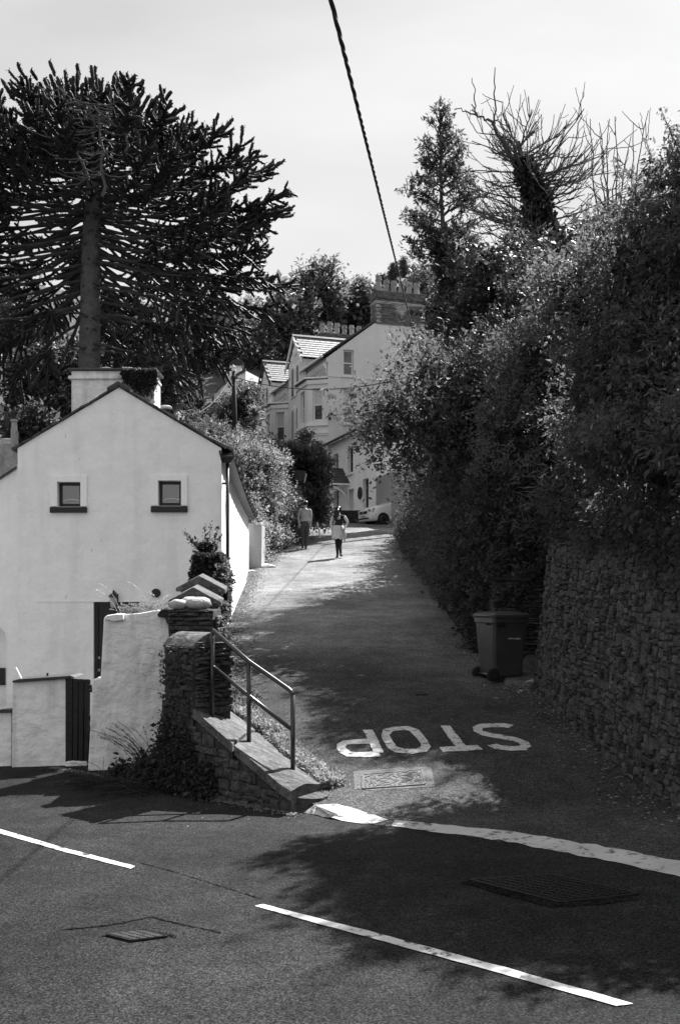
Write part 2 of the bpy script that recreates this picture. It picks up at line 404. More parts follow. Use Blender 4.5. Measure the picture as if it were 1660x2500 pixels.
gx = np.unique(np.concatenate([np.linspace(-400, -40, 13), np.arange(-40, -8, 2.), np.arange(-8, 8, .4), np.arange(8, 40, 2.), np.linspace(40, 400, 13)]))
gy = np.unique(np.concatenate([np.linspace(-300, -20, 8), np.arange(-20, 4, 3.), np.arange(4, 60, .5), np.arange(60, 150, 3.), np.linspace(150, 900, 12)]))
def z_ground_all(x, y):
    g = z_ground(x, np.minimum(y, 150.)); return np.where(y < 3, np.minimum(g, z_main(x, y) - .07), g)
tag(grid(gx, gy, z_ground_all, 'ground', MT['earth']), kind='structure')

# the main road, from back left to front right, and the lane climbing away from it
def main_keep(x, y):
    s = (x * .735 + (y - 8.6) * .68)       # distance past the far kerb line, along the road's normal
    return (s < 3.0) & ((y < 13.4) | (x < -4)) & (x_left(y) + .4 > x) | (s < .8) & (y < 12)
tag(grid(np.arange(-60, 40, .5), np.arange(-40, 30, .5), z_main, 'main_road', MT['main_asphalt'], keep=lambda x, y: ((x * .72 + (y - 8.9) * .69) < 3.2)), kind='structure')

def stop_s(x, y): return .624 * x + .781 * (y - 9.63)          # distance beyond the stop line
def z_lane_surf(x, y):
    a, b = x_left(y), x_right(y); t = np.clip((x - a) / (b - a), 0, 1)
    z = z_lane(y) + .05 * (1 - (2 * t - 1) ** 2) * smooth(10, 14, y)
    return np.where(z < z_main(x, y) + .004, z_main(x, y) + .004, z) - .04 * (1 - smooth(-.10, .0, stop_s(x, y)))
def lane_part(name, ys, nc, mat):
    tt = np.linspace(0, 1, nc); X = x_left(ys)[:, None] * (1 - tt) + x_right(ys)[:, None] * tt; Y = np.repeat(ys[:, None], nc, 1)
    i = np.arange(X.size).reshape(X.shape); q = np.stack([i[:-1, :-1], i[:-1, 1:], i[1:, 1:], i[1:, :-1]], -1).reshape(-1, 4)
    tag(mesh_arrays(name, np.stack([X, Y, z_lane_surf(X, Y)], -1).reshape(-1, 3), [q], mat, smooth=True), kind='structure')
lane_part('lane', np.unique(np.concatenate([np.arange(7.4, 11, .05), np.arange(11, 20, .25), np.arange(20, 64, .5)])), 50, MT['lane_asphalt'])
def z_top(x, y):
    return np.maximum(np.where((x > x_left(y)) & (x < x_right(y)), z_lane_surf(x, y), -9), np.where((x * .72 + (y - 8.9) * .69) < 3., z_main(x, y), -9))

def on_road(u, v):
    """point of the road surface seen at pixel u, v of the photograph."""
    d = np.linspace(3, 60, 8000); x = (u - CX) / F * d; z = (CY - v) / F * d
    g = z_top(x, d); k = np.argmax(z <= g)
    return V3(x[k], d[k], g[k])

tag(MB().quad((-9.5, 13.6, -2.30), (-2.3, 13.6, -2.30), (-2.35, 19.98, -2.30), (-9.5, 19.98, -2.30)).build('unseen_yard', M('bounce_concrete', .5, .95, [(1.5, .15), (12, .1)])), kind='structure')  # unseen pale slab added to bounce light onto the shaded gable
# ---- painted markings: thin sheets 5 mm above the surface, draped
def ribbon(name, pts, width_vec, mat, parent=None, zf=z_top, lift=.006, jag=0., seed=1, seg=.08):
    """strip along pts (list of xy) with half-width vectors."""
    r = rng_of(seed); pts = [np.asarray(p[:2], float) for p in pts]
    out = []
    for a, b, w0, w1 in zip(pts[:-1], pts[1:], width_vec[:-1], width_vec[1:]):
        n = max(2, int(np.linalg.norm(b - a) / seg))
        for k in range(n):
            t = k / n; out.append((a + (b - a) * t, np.asarray(w0) * (1 - t) + np.asarray(w1) * t))
    out.append((pts[-1], np.asarray(width_vec[-1], float)))
    v = []
    for c, w in out:
        j0, j1 = 1 + jag * r.normal(), 1 + jag * r.normal()
        for s in (-j0, -.33, .33, j1):
            p = c + w * s; v.append((p[0], p[1], float(zf(p[0], p[1])) + lift))
    n = len(out); f = [(i * 4 + k, i * 4 + k + 1, i * 4 + k + 5, i * 4 + k + 4) for i in range(n - 1) for k in range(3)]
    return mesh_arrays(name, np.array(v), [np.array(f)], mat, parent)

def px_ribbon(name, edge_a, edge_b, mat, parent=None, **k):
    """strip between two edges given in photograph pixels on the road surface."""
    A = [on_road(*e) for e in edge_a]; B = [on_road(*e) for e in edge_b]
    pts = [(a + b) / 2 for a, b in zip(A, B)]; w = [((b - a) / 2)[:2] for a, b in zip(A, B)]
    return ribbon(name, pts, w, mat, parent, **k)

o = px_ribbon('centre_line_dash', [(-160, 1975), (0, 2025), (160, 2072), (331, 2116)], [(-160, 1985), (0, 2036), (160, 2082), (320, 2123)], MT['line_paint'], jag=.05, seed=3)
tag(o, 'white centre line dash on the main road running out at the left edge', 'road marking', 'centre line dashes')
o = px_ribbon('centre_line_dash', [(642, 2209), (900, 2275), (1240, 2366), (1546, 2454)], [(622, 2214), (893, 2289), (1228, 2381), (1505, 2459)], MT['line_paint'], jag=.05, seed=4)
tag(o, 'long white centre line dash crossing the foreground of the main road', 'road marking', 'centre line dashes')
sl_o = thing('stop_line', 'thick worn white stop line across the mouth of the lane', 'road marking', on_road(1100, 2030))
px_ribbon('sunlit_end', [(743, 1986), (790, 1996), (835, 2005), (880, 2012), (915, 2011)], [(820, 1964), (850, 1972), (882, 1982), (915, 1992), (947, 2003)], MT['stop_paint'], sl_o, jag=.06, seed=6)
px_ribbon('line', [(955, 2018), (1240, 2058), (1500, 2106), (1700, 2152)], [(965, 2003), (1250, 2031), (1500, 2073), (1700, 2112)], MT['stop_paint'], sl_o, jag=.09, seed=7)

# STOP, upside down for us: it is read by drivers coming down the lane
stop = thing('stop_lettering', 'worn white STOP lettering painted upside down near the lane mouth', 'road marking', on_road(1050, 1810))
def letter(paths, x0, closed):
    """paths in letter units (0..1 across seen from here left to right, 0 near .. 1 far) mapped to pixels on the lane."""
    pass
def stroke(pix, width, name='letter', closed=False, seed=0):
    pts = [on_road(u, v)[:2] for u, v in pix]
    if closed: pts = pts + [pts[0]]
    pts = [np.array(p) for p in pts]
    # smooth the path
    n = len(pts); ws = []
    for i in range(n):
        a = pts[i - 1] if i > 0 else (pts[-2] if closed else pts[i]); b = pts[i + 1] if i < n - 1 else (pts[1] if closed else pts[i])
        t = unit(b - a); nrm = np.array([-t[1], t[0]])
        # strokes that run across the lane are drawn longer by the elongation of road lettering
        ws.append(nrm * (width * (1 + 1.1 * abs(nrm[1])) / 2))
    return ribbon(name, pts, ws, MT['letter_paint'], stop, seg=.05, lift=.007, jag=.05, seed=seed)
def arc(cx, cy, rx, ry, a0, a1, n):
    return [(cx + rx * math.cos(math.radians(a0 + (a1 - a0) * k / n)), cy + ry * math.sin(math.radians(a0 + (a1 - a0) * k / n))) for k in range(n + 1)]
WS = .092
# P
p_pix = [(926, 1842), (885, 1844), (856, 1843), (841, 1837), (833, 1828), (834, 1819), (846, 1814), (870, 1812), (912, 1810)]
stroke(p_pix, WS, seed=11); stroke([(924, 1839), (914, 1815), (903, 1793), (897, 1783)], WS * 1.15, seed=12)
# O
o_pix = [(1001, 1836), (975, 1834), (957, 1825), (946, 1809), (941, 1795), (948, 1784), (967, 1780), (992, 1779), (1010, 1784), (1022, 1797), (1035, 1812), (1040, 1824), (1028, 1833)]
stroke(o_pix, WS, closed=True, seed=13)
# T
stroke([(1076, 1831), (1120, 1829), (1172, 1826)], WS * 1.0, seed=14); stroke([(1125, 1824), (1108, 1802), (1094, 1784), (1086, 1772)], WS * 1.2, seed=15)
# S
s_pix = [(1247, 1775), (1230, 1772), (1206, 1772), (1180, 1773), (1165, 1778), (1166, 1786), (1185, 1793), (1215, 1799), (1250, 1805), (1276, 1813), (1284, 1822), (1272, 1828), (1245, 1829), (1215, 1825), (1200, 1819)]
stroke(s_pix, WS, seed=16)

# ---- covers in the road
def rect_on_road(pix, zf=z_top):
    """corners a,b,c,d (near-left, near-right, far-right, far-left) -> function (s,t) -> xyz."""
    A = [on_road(*p) for p in pix]
    def f(s, t, h=0.):
        p = A[0] * (1 - s) * (1 - t) + A[1] * s * (1 - t) + A[2] * s * t + A[3] * (1 - s) * t
        return (p[0], p[1], float(zf(p[0], p[1])) + h)
    return f
def slab(f, s0, s1, t0, t1, h0, h1, mb):
    mb.hexa([f(s0, t0, h0), f(s1, t0, h0), f(s1, t1, h0), f(s0, t1, h0), f(s0, t0, h1), f(s1, t0, h1), f(s1, t1, h1), f(s0, t1, h1)])
def cover(name, label, pix, mats, pattern, n=(22, 12), frame=.035, group=None):
    f = rect_on_road(pix); c = f(.5, .5)
    t = thing(name, label, 'manhole cover', c, group)
    slab(f, .01, .99, .02, .98, -.02, .008, (m := MB())); m.build('plate', mats[0], t)
    m = MB()
    slab(f, 0, 1, -.03, .02, -.02, .014, m); slab(f, 0, 1, .98, 1.03, -.02, .014, m)
    slab(f, -.02, .012, .02, .98, -.02, .014, m); slab(f, .988, 1.02, .02, .98, -.02, .014, m)
    m.build('frame', mats[1], t)
    m = MB()
    for s0, s1, t0, t1 in pattern(n): slab(f, s0, s1, t0, t1, .0082, .0155, m)
    m.build('tread', mats[2], t, kind='stuff')
    return t
def swirl(n):
    out = []
    for a in range(n[0]):
        for b in range(n[1]):
            s = (a + .5) / n[0]; t = (b + .5) / n[1]
            k = math.sin(s * 31 + math.cos(t * 9) * 3) + math.sin(((s - .3) ** 2 * 9 + (t - .5) ** 2 * 4) * 26)
            if k < -.1: continue
            ds, dt = .30 / n[0], .34 / n[1]
            out.append((.03 + s * .94 - ds, .03 + s * .94 + ds, .04 + t * .92 - dt, .04 + t * .92 + dt))
    return out
def bars(n):
    return [(.03 + .94 * (a + .15) / n[0], .03 + .94 * (a + .75) / n[0], .04 + .92 * (b + .1) / n[1], .04 + .92 * (b + .9) / n[1]) for a in range(n[0]) for b in range(n[1])]
cover('manhole_cover', 'rectangular iron cover with swirling tread in sunlight near STOP lettering', [(886, 1927), (1037, 1916), (1028, 1881), (886, 1893)], (MT['cast_iron'], MT['cast_iron'], MT['cast_iron']), swirl, (30, 12))
cover('manhole_cover', 'large black iron cover in tree shade on the main road', [(1150, 2151), (1366, 2206), (1555, 2186), (1345, 2138)], (MT['iron_dark'], MT['iron_dark'], MT['iron_dark']), bars, (16, 8))
cover('manhole_cover', 'small square iron cover in the sunlit left foreground road', [(262, 2286), (322, 2301), (408, 2290), (350, 2276)], (MT['iron_dark'], MT['iron_dark'], MT['cast_iron']), lambda n: bars(n), (9, 4))
cover('valve_cover', 'tiny dark iron lid in shade on the lane beyond the lettering', [(1015, 1698), (1044, 1698), (1042, 1692), (1016, 1692)], (MT['iron_dark'],) * 3, bars, (5, 1))
for pts, lab in (([(150, 2271), (260, 2262), (370, 2240)], 'crack line in the asphalt running left above the small square cover'),
            ([(372, 2240), (400, 2248), (465, 2262), (540, 2278)], 'crack line in the asphalt running right above the small square cover'),
            ([(345, 2108), (420, 2128), (520, 2158), (640, 2196)], 'long dark seam in the main road beyond the centre line'),
            ([(250, 2287), (300, 2279), (352, 2270), (380, 2276), (432, 2288)], 'dark sealed joint bordering the small square cover')):
    w = [on_road(u, v + (4 if 'joint' in lab else 1.3 if 'seam' in lab else 2.2)) - on_road(u, v) for u, v in pts]
    tag(ribbon('road_crack', [on_road(*p) for p in pts], [q[:2] / 2 for q in w], MT['dark_patch'], jag=.5, seed=len(lab), seg=.03, lift=.004), lab, 'road crack', 'cracks by the small cover')
o = px_ribbon('asphalt_patch', [(1120, 2158), (1240, 2190), (1340, 2216), (1450, 2212), (1560, 2198)], [(1146, 2150), (1260, 2180), (1362, 2207), (1460, 2197), (1552, 2188)], MT['dark_patch'], jag=.1, seed=8, lift=.004)
tag(o, 'darker asphalt patch around the large black cover', 'asphalt patch')
o = px_ribbon('asphalt_patch', [(866, 1928), (900, 1930), (980, 1926), (1062, 1921)], [(862, 1884), (900, 1881), (975, 1876), (1052, 1873)], asphalt('repair_patch', .05, .4, 80, .6, .3), jag=.02, seed=9, lift=.003)
tag(o, 'square asphalt repair around the swirling tread cover', 'asphalt patch')
# ------------------------------------------------------------------ rubble and slate masonry, stone by stone
def stone_variants(n, seed, mat, tag_):
    out = []
    for k in range(n):
        r = rng_of(seed + k)
        # unit stone: x,z in [-.5,.5], y from 0 (back) to -1 (face); chamfered, uneven face
        j = lambda s: r.uniform(-s, s)
        back = [(-.5, .0, -.5), (.5, .0, -.5), (.5, .0, .5), (-.5, .0, .5)]
        mid = [(-.5 + j(.05), -.6 + j(.15), -.5 + j(.06)), (.5 + j(.05), -.6 + j(.15), -.5 + j(.06)), (.5 + j(.05), -.6 + j(.15), .5 + j(.06)), (-.5 + j(.05), -.6 + j(.15), .5 + j(.06))]
        e = r.uniform(.08, .2)
        face = [(-.5 + e + j(.07), -1 + j(.25), -.5 + e + j(.09)), (.5 - e + j(.07), -1 + j(.25), -.5 + e + j(.09)), (.5 - e + j(.07), -1 + j(.25), .5 - e + j(.09)), (-.5 + e + j(.07), -1 + j(.25), .5 - e + j(.09))]
        cen = [(j(.2), -1.1 + j(.25), j(.2))]
        v = back + mid + face + cen
        f = []
        for a, b in ((0, 4), (4, 8)):
            for i in range(4): f.append((a + i, a + (i + 1) % 4, b + (i + 1) % 4, b + i))
        f += [(8 + i, 8 + (i + 1) % 4, 12) for i in range(4)]
        me = bpy.data.meshes.new(tag_); me.from_pydata(v, [], f); me.materials.append(mat); me.update()
        out.append((me, np.array(v), f))
    return out
RUB = stone_variants(18, 100, MT['stone'], 'stone'); SLT = stone_variants(14, 300, MT['slate_stone'], 'stone')

def masonry(parent, surf, W_, H_, row, length, variants, seed, proud=(.02, .05), joint=.012, limit=300, skip=None, hfun=None, warp=0.):
    """lays stones on surf(s, h) -> (point, ex, ez, normal); the biggest are own objects, the rest one stuff part."""
    r = rng_of(seed); stones = []; h = 0.
    if warp > .03:              # uncoursed rubble: the face is split again and again into uneven pieces
        todo = [(0., W_, 0., H_)]
        while todo:
            a, b, c, d = todo.pop(); w, hh = b - a, d - c
            tw, th = r.uniform(.06, .24), r.uniform(.035, .135)
            if w > tw * 1.6 and w / max(hh, .02) > r.uniform(.5, 2.2) or w > .8:
                k = a + w * r.uniform(.3, .7); todo += [(a, k, c, d), (k, b, c, d)]
            elif hh > th * 1.4:
                k = c + hh * r.uniform(.3, .7); todo += [(a, b, c, k), (a, b, k, d)]
            else:
                cm, hm = (a + b) / 2, (c + d) / 2
                if (hfun is None or hm < hfun(cm)): stones.append((cm, hm, w, hh))
        h = H_
    while h < H_ - .02:
        rh = min(r.uniform(*row), H_ - h); s = -r.uniform(0, length[1])
        while s < W_:
            L = r.uniform(*length) * (.7 + .6 * rh / row[1])
            a, b = max(s, 0), min(s + L, W_)
            if b - a > .03:
                hh = rh
                cm, hm = (a + b) / 2, h + rh / 2
                if (hfun is None or hm < hfun(cm)) and not (skip and skip(cm, hm)):
                    if warp and rh > .09 and r.random() < .22:
                        m_ = int(r.integers(2, 4)); stones += [(a + (b - a) * (j_ + .5) / m_, hm, (b - a) / m_, hh) for j_ in range(m_)]
                    elif rh > row[0] * 1.6 and r.random() < .3:
                        k = r.uniform(.35, .65); stones += [(cm, h + rh * k / 2, b - a, rh * k), (cm, h + rh * (k + 1) / 2, b - a, rh * (1 - k))]
                    else: stones.append((cm, hm, b - a, hh))
            s += L
        h += rh
    stones.sort(key=lambda q: -q[2] * q[3])
    rv, rf = [], []; nb = 0
    for i, (s, h, w, hh) in enumerate(stones):
        p, ex, ez, en = surf(s, h + (warp * (math.sin(1.7 * s + 2 * h) + .6 * math.sin(4.1 * s + 1.3)) if warp else 0)); me, vv, ff = variants[r.integers(len(variants))]
        dp = r.uniform(*proud); ang = r.normal() * (.10 if warp else .04)
        ca, sa = math.cos(ang), math.sin(ang)
        X = (ex * ca + ez * sa) * (w - joint); Z = (ez * ca - ex * sa) * (hh - joint); Y = -en * dp
        if r.random() < .5: X = -X; 
        if i < limit:
            mt = Matrix(((X[0], Y[0], Z[0], p[0]), (X[1], Y[1], Z[1], p[1]), (X[2], Y[2], Z[2], p[2]), (0, 0, 0, 1)))
            o = bpy.data.objects.new('stone', me); COL.objects.link(o); o.matrix_basis = mt
            adopt(o, parent)
        else:
            rv.append(p + vv[:, :1] * X + vv[:, 1:2] * Y + vv[:, 2:] * Z); rf += [[nb + k for k in f] for f in ff]; nb += len(vv)
    if rv:
        me = bpy.data.meshes.new('small_stones'); me.from_pydata(np.concatenate(rv).tolist(), [], rf); me.materials.append(variants[0][0].materials[0]); me.update()
        o = bpy.data.objects.new('small_stones', me); link(o, parent); o['kind'] = 'stuff'

def flat_surf(o, ex, ez, en):
    o, ex, ez, en = [np.asarray(a, float) for a in (o, unit(ex), unit(ez), unit(en))]
    return lambda s, h: (o + ex * s + ez * h, ex, ez, en)

# ---- tall battered rubble wall on the right, holding up the bank
def rw_base(s):            # plan of the wall foot, s from the far end (bin) towards us
    if s < 6.4: t = s / 6.4; return V3(2.84 + .30 * t, 15.1 - 6.2 * t, 0)
    q = s - 6.4; return V3(3.14 + .62 * q, 8.9 - .78 * q, 0)
RWH, BAT = 2.75, .115
def rw_surf(s, h):
    p = rw_base(s); a, b = rw_base(s - .05), rw_base(s + .05); ex = unit(b - a); en0 = V3(-ex[1] * -1, ex[0] * -1, 0); 
    en0 = unit(V3(ex[1], -ex[0], 0))
    if en0[0] > 0: en0 = -en0
    z0 = max(float(z_lane(p[1])), float(z_main(p[0], p[1]))) - .06
    ez = unit(V3(0, 0, 1) - en0 * BAT)
    return V3(p[0], p[1], z0) + ez * h, ex, ez, unit(en0 + V3(0, 0, BAT))
rw = thing('rubble_wall', 'tall dark leaning rubble wall along the right edge of the lane', 'wall', (2.9, 12, -1.7))
ns = 26; SL = 10.
mb = MB(); top_h = lambda s: RWH + .06 * math.sin(s * 2.1) - .10 * (s / 10)
for k in range(ns):
    s0, s1 = SL * k / ns, SL * (k + 1) / ns
    a0, a1 = rw_surf(s0, -.4)[0], rw_surf(s1, -.4)[0]; b0, b1 = rw_surf(s0, top_h(s0))[0], rw_surf(s1, top_h(s1))[0]
    n0, n1 = rw_surf(s0, 0)[3] * .45, rw_surf(s1, 0)[3] * .45
    mb.hexa([a0, a1, a1 - n1, a0 - n0, b0, b1, b1 - n1, b0 - n0])
mb.build('mortar_bed', MT['mortar'], rw)
masonry(rw, rw_surf, 8.6, RWH + .02, (.045, .15), (.06, .25), RUB, 21, proud=(.008, .042), limit=300, warp=.05, hfun=lambda s: top_h(s) - .02)
# wall end facing up the lane and the slate wall behind the bin
sw = thing('slate_wall', 'low dark slate wall standing behind the wheeled bin', 'wall', (2.6, 16.9, -1.2))
mb = MB(); mb.hexa([(2.5, 16.93, -1.4), (4.2, 16.75, -1.4), (4.2, 17.6, -1.4), (2.5, 17.6, -1.4), (2.58, 17.0, .35), (4.2, 16.85, .75), (4.2, 17.6, .75), (2.58, 17.6, .35)])
mb.build('mortar_bed', MT['mortar'], sw)
masonry(sw, flat_surf((2.52, 16.93, -1.15), (1.95, -.2, 0), (.0, .04, 1), (-.1, -1, 0)), 1.6, 1.5, (.035, .075), (.12, .34), SLT, 22, proud=(.02, .07), joint=.008)
mb = MB(); mb.hexa([(2.45, 15.18, -1.36), (3.0, 15.15, -1.36), (3.0, 16.9, -1.2), (2.45, 16.9, -1.2), (2.5, 15.2, -1.235), (3.0, 15.15, -1.235), (3.0, 16.9, -1.06), (2.5, 16.9, -1.06)])
tag(mb.build('concrete_step', MT['coping'], bevel=.02), 'low concrete step between bin and rubble wall', 'step')

# ---- retaining wall, coping ramp and pillars left of the lane mouth
def rl(q, z): return V3(-2.0 + 1.42 * q, 11.6 - 1.5 * q, z)      # line of the wall face along the main road
rt = thing('retaining_wall', 'low rubble retaining wall with sloping concrete coping below the handrail', 'wall', rl(.7, -2.1))
ex_r = unit(V3(1.42, -1.5, 0)); en_r = unit(V3(-1.5, -1.42, 0)); Lr = math.hypot(1.42, 1.5)
tz = lambda q: np.interp(q, [-.45, .10, .336, .638, .9956, 1.06], [-1.25, -1.22, -1.32, -1.60, -1.90, -2.0])
front = [rl(q, tz(q)) for q in (.0, .10, .336, .638, .85, .9956)]
mb = MB()
for a, b in zip(front[:-1], front[1:]):
    back = -en_r * .14; a = a - V3(0, 0, .04); b = b - V3(0, 0, .04)
    mb.hexa([(a[0], a[1], -2.5), (b[0], b[1], -2.5), (b[0] + back[0], b[1] + back[1], -2.5), (a[0] + back[0], a[1] + back[1], -2.5), a, b, b + back, a + back])
mb.build('mortar_bed', MT['mortar'], rt)
masonry(rt, flat_surf(rl(.0, -2.22), ex_r, (0, 0, 1), en_r), Lr * .99, 1.05, (.06, .14), (.09, .28), RUB, 31, proud=(.02, .055), warp=.02, hfun=lambda s: tz(s / Lr) + 2.22 - .10)
# rounded end of the wall
mb = MB(); e0 = front[-1]; cpt = e0 - en_r * .27; pts_t, pts_b = [], []
for k in range(9):
    a = math.pi * k / 8; d = en_r * .27 * math.cos(a) + ex_r * .30 * math.sin(a); pts_t.append(cpt + d + V3(0, 0, -.02 - .05 * math.sin(a))); pts_b.append(V3(cpt[0] + d[0] * 1.12, cpt[1] + d[1] * 1.12, -2.5))
mb.add([cpt + V3(0, 0, -.02)] + pts_t + pts_b, [(0, k + 1, k + 2) for k in range(8)] + [(k + 1, k + 10, k + 11, k + 2) for k in range(8)]); mb.build('wall_end', MT['slate_stone'], rt)
# coping slabs
Fe = [rl(.30, -1.205), rl(.50, -1.39), rl(.638, -1.515), rl(.655, -1.53), rl(.83, -1.675), rl(.9956, -1.82), rl(1.09, -1.87)]
Be = [V3(-1.36, 12.2, -1.31), V3(-1.12, 11.95, -1.42), V3(-.95, 11.75, -1.51), V3(-.92, 11.72, -1.53), V3(-.60, 11.2, -1.72), V3(-.36, 10.78, -1.825), V3(-.17, 10.36, -1.885)]
for k0, k1, nm in ((0, 2, 'coping'), (3, 6, 'coping')):
    mb = MB(); r = rng_of(k1)
    for i in range(k0, k1):
        for j in range(8):
            s0, s1 = j / 8, (j + 1) / 8
            g = lambda i_, s: Fe[i_] * (1 - s) + Be[i_] * s + V3(0, 0, .035 * math.sin(s * math.pi) + .006 * math.sin(i_ * 7 + s * 9)) + (en_r * .03 * (1 - s))
            mb.quad(g(i, s0), g(i + 1, s0), g(i + 1, s1), g(i, s1))
        mb.quad(g(i, 0) - V3(0, 0, .10), g(i + 1, 0) - V3(0, 0, .10), g(i + 1, 0), g(i, 0)); mb.quad(g(i, 1), g(i + 1, 1), g(i + 1, 1) - V3(0, 0, .4), g(i, 1) - V3(0, 0, .4))
    for i_, sg in ((k0, 1), (k1, -1)):
        for j in range(8): mb.quad(g(i_, j / 8), g(i_, (j + 1) / 8), g(i_, (j + 1) / 8) - V3(0, 0, .25), g(i_, j / 8) - V3(0, 0, .25))
    mb.build(nm, MT['coping'], rt, smooth=False)

# front pillar with a rounded cap
pl = thing('stone_pillar', 'slate stone pillar with rounded cap at the head of the handrail', 'pillar', rl(.1, -1.2))
c0 = rl(.2925, 0); ax = -ex_r; bx = -en_r               # left along the wall; back away from it
A = c0; B = c0 + ax * .56; Cc = B + bx * .49; D = A + bx * .49
mb = MB(); zb, zt = -2.3, -.52
lean = V3(0, 0, 0)
mb.hexa([(*B[:2], zb), (*A[:2], zb), (*D[:2], zb), (*Cc[:2], zb), (*B[:2], zt), (*A[:2], zt), (*D[:2], zt), (*Cc[:2], zt)]); mb.build('mortar_bed', MT['mortar'], pl)
masonry(pl, flat_surf((*A[:2], -1.28), bx, (0, 0, 1), ex_r), .5, .78, (.028, .075), (.09, .36), SLT, 41, proud=(.015, .09), joint=.005, warp=.012)
masonry(pl, flat_surf((*B[:2], -2.2), ex_r, (0, 0, 1), en_r), .56, 1.66, (.05, .13), (.08, .24), RUB, 42, proud=(.01, .06), warp=.03)
mb = MB(); n = 8; L0 = B - ax * -.05 ; ring = []
for e in (A - ax * .02 - bx * .02, B + ax * .02 - bx * .02):
    ring.append([np.array([*(e + bx * .53 * k / n)[:2], zt - .03 + .17 * math.sin(math.pi * (k + .15) / (n + .3)) ** .7]) for k in range(n + 1)])
low = [[np.array([*p[:2], zt - .03]) for p in rg] for rg in ring]
for k in range(n):
    mb.quad(ring[0][k], ring[0][k + 1], ring[1][k + 1], ring[1][k])
    for e in (0, 1): mb.quad(low[e][k], low[e][k + 1], ring[e][k + 1], ring[e][k])
    mb.quad(low[0][k], low[1][k], low[1][k + 1], low[0][k + 1])
for k in (0, n): mb.quad(low[0][k], low[1][k], ring[1][k], ring[0][k])
mb.build('cap', MT['coping'], pl, smooth=False)

# second pillar behind, capped by pale lichened stones, and the stepped wall up to the cottage
p2 = thing('stone_pier', 'dark slate pier topped with pale lichen covered stones', 'pillar', (-1.75, 12.6, -1.3))
mb = MB(); mb.hexa([(-2.08, 12.35, -2.3), (-1.5, 12.3, -2.3), (-1.5, 13.1, -2.3), (-2.1, 13.1, -2.3), (-2.06, 12.35, -.14), (-1.52, 12.3, -.16), (-1.52, 13.1, -.14), (-2.06, 13.1, -.12)]); mb.build('mortar_bed', MT['mortar'], p2)
masonry(p2, flat_surf((-2.06, 12.35, -.72), (.56, -.05, 0), (0, 0, 1), (-.05, -1, 0)), .55, .58, (.03, .065), (.1, .3), SLT, 43, proud=(.03, .07), joint=.007)
masonry(p2, flat_surf((-1.5, 12.32, -1.5), (0, 1, 0), (0, 0, 1), (1, 0, 0)), .75, 1.3, (.035, .07), (.1, .3), SLT, 44, proud=(.02, .06), joint=.007)
def lump(mb, c, r, seed, n=10, m=7, amp=.18):
    rr = rng_of(seed); ph = rr.uniform(0, 6, 6); pts = []
    for i in range(m + 1):
        for k in range(n):
            th = math.pi * i / m; a = 2 * math.pi * k / n
            d = V3(math.sin(th) * math.cos(a), math.sin(th) * math.sin(a), math.cos(th))
            q = 1 + amp * (math.sin(3 * d[0] + ph[0]) * math.sin(4 * d[1] + ph[1]) + .6 * math.sin(6 * d[2] + ph[2] + 4 * d[0]))
            pts.append(np.asarray(c) + d * np.asarray(r) * q)
    mb.add(pts, [(i * n + k, (i + 1) * n + k, (i + 1) * n + (k + 1) % n, i * n + (k + 1) % n) for i in range(m) for k in range(n)])
for i, (c, r) in enumerate((((-1.72, 12.45, -.07), (.17, .14, .085)), ((-1.96, 12.42, -.08), (.12, .12, .07)), ((-1.86, 12.7, -.06), (.13, .14, .08)))):
    mb = MB(); lump(mb, c, r, 60 + i, amp=.12); mb.build('cap_stone', MT['lichen'], p2, smooth=True)
p3 = thing('ridge_coping_wall', 'lane side wall capped with two gabled coping stones', 'wall', (-1.9, 14.3, -1.3))
mb = MB(); mb.hexa([(-2.15, 13.1, -2.3), (-1.55, 13.1, -2.3), (-1.75, 15.3, -2.3), (-2.3, 15.3, -2.3), (-2.12, 13.1, -.06), (-1.58, 13.1, -.06), (-1.78, 15.3, .22), (-2.28, 15.3, .22)]); mb.build('mortar_bed', MT['mortar'], p3)
for k in range(2):
    y0, y1 = 13.15 + k * .9, 13.15 + k * .9 + .82; z = -.08 + k * .17; xs = (-2.2 - k * .05, -1.88 - k * .05, -1.52 - k * .05); r = rng_of(70 + k)
    mb = MB(); prof = [(xs[0], z), (xs[0], z + .05), (xs[1], z + .22), (xs[2], z + .03), (xs[2], z - .04)]
    mb.prism([(x, y0, zz) for x, zz in prof], (-.06, y1 - y0, .05)); mb.build('coping_stone', MT['coping'], p3, bevel=.015)
p4 = thing('ivy_pillar', 'square pillar wrapped all round in clipped dark ivy beside the cottage', 'pillar', (-2.0, 15.8, -1.1))
mb = MB(); mb.hexa([(-2.2, 15.4, -2.3), (-1.78, 15.4, -2.3), (-1.82, 15.95, -2.3), (-2.24, 15.95, -2.3), (-2.18, 15.4, .5), (-1.8, 15.4, .5), (-1.84, 15.95, .52), (-2.22, 15.95, .52)]); mb.build('shaft', MT['mortar'], p4)
sdw = thing('lane_side_wall', 'low dark wall between ivy pillar and cottage corner', 'wall', (-2.1, 17.8, -1))
mb = MB(); mb.hexa([(-2.2, 15.95, -2.3), (-1.85, 15.95, -2.3), (-2.22, 20.0, -2.3), (-2.4, 20.0, -2.3), (-2.2, 15.95, -.6), (-1.88, 15.95, -.62), (-2.26, 19.98, -.5), (-2.4, 19.98, -.5)]); mb.build('body', MT['mortar'], sdw)

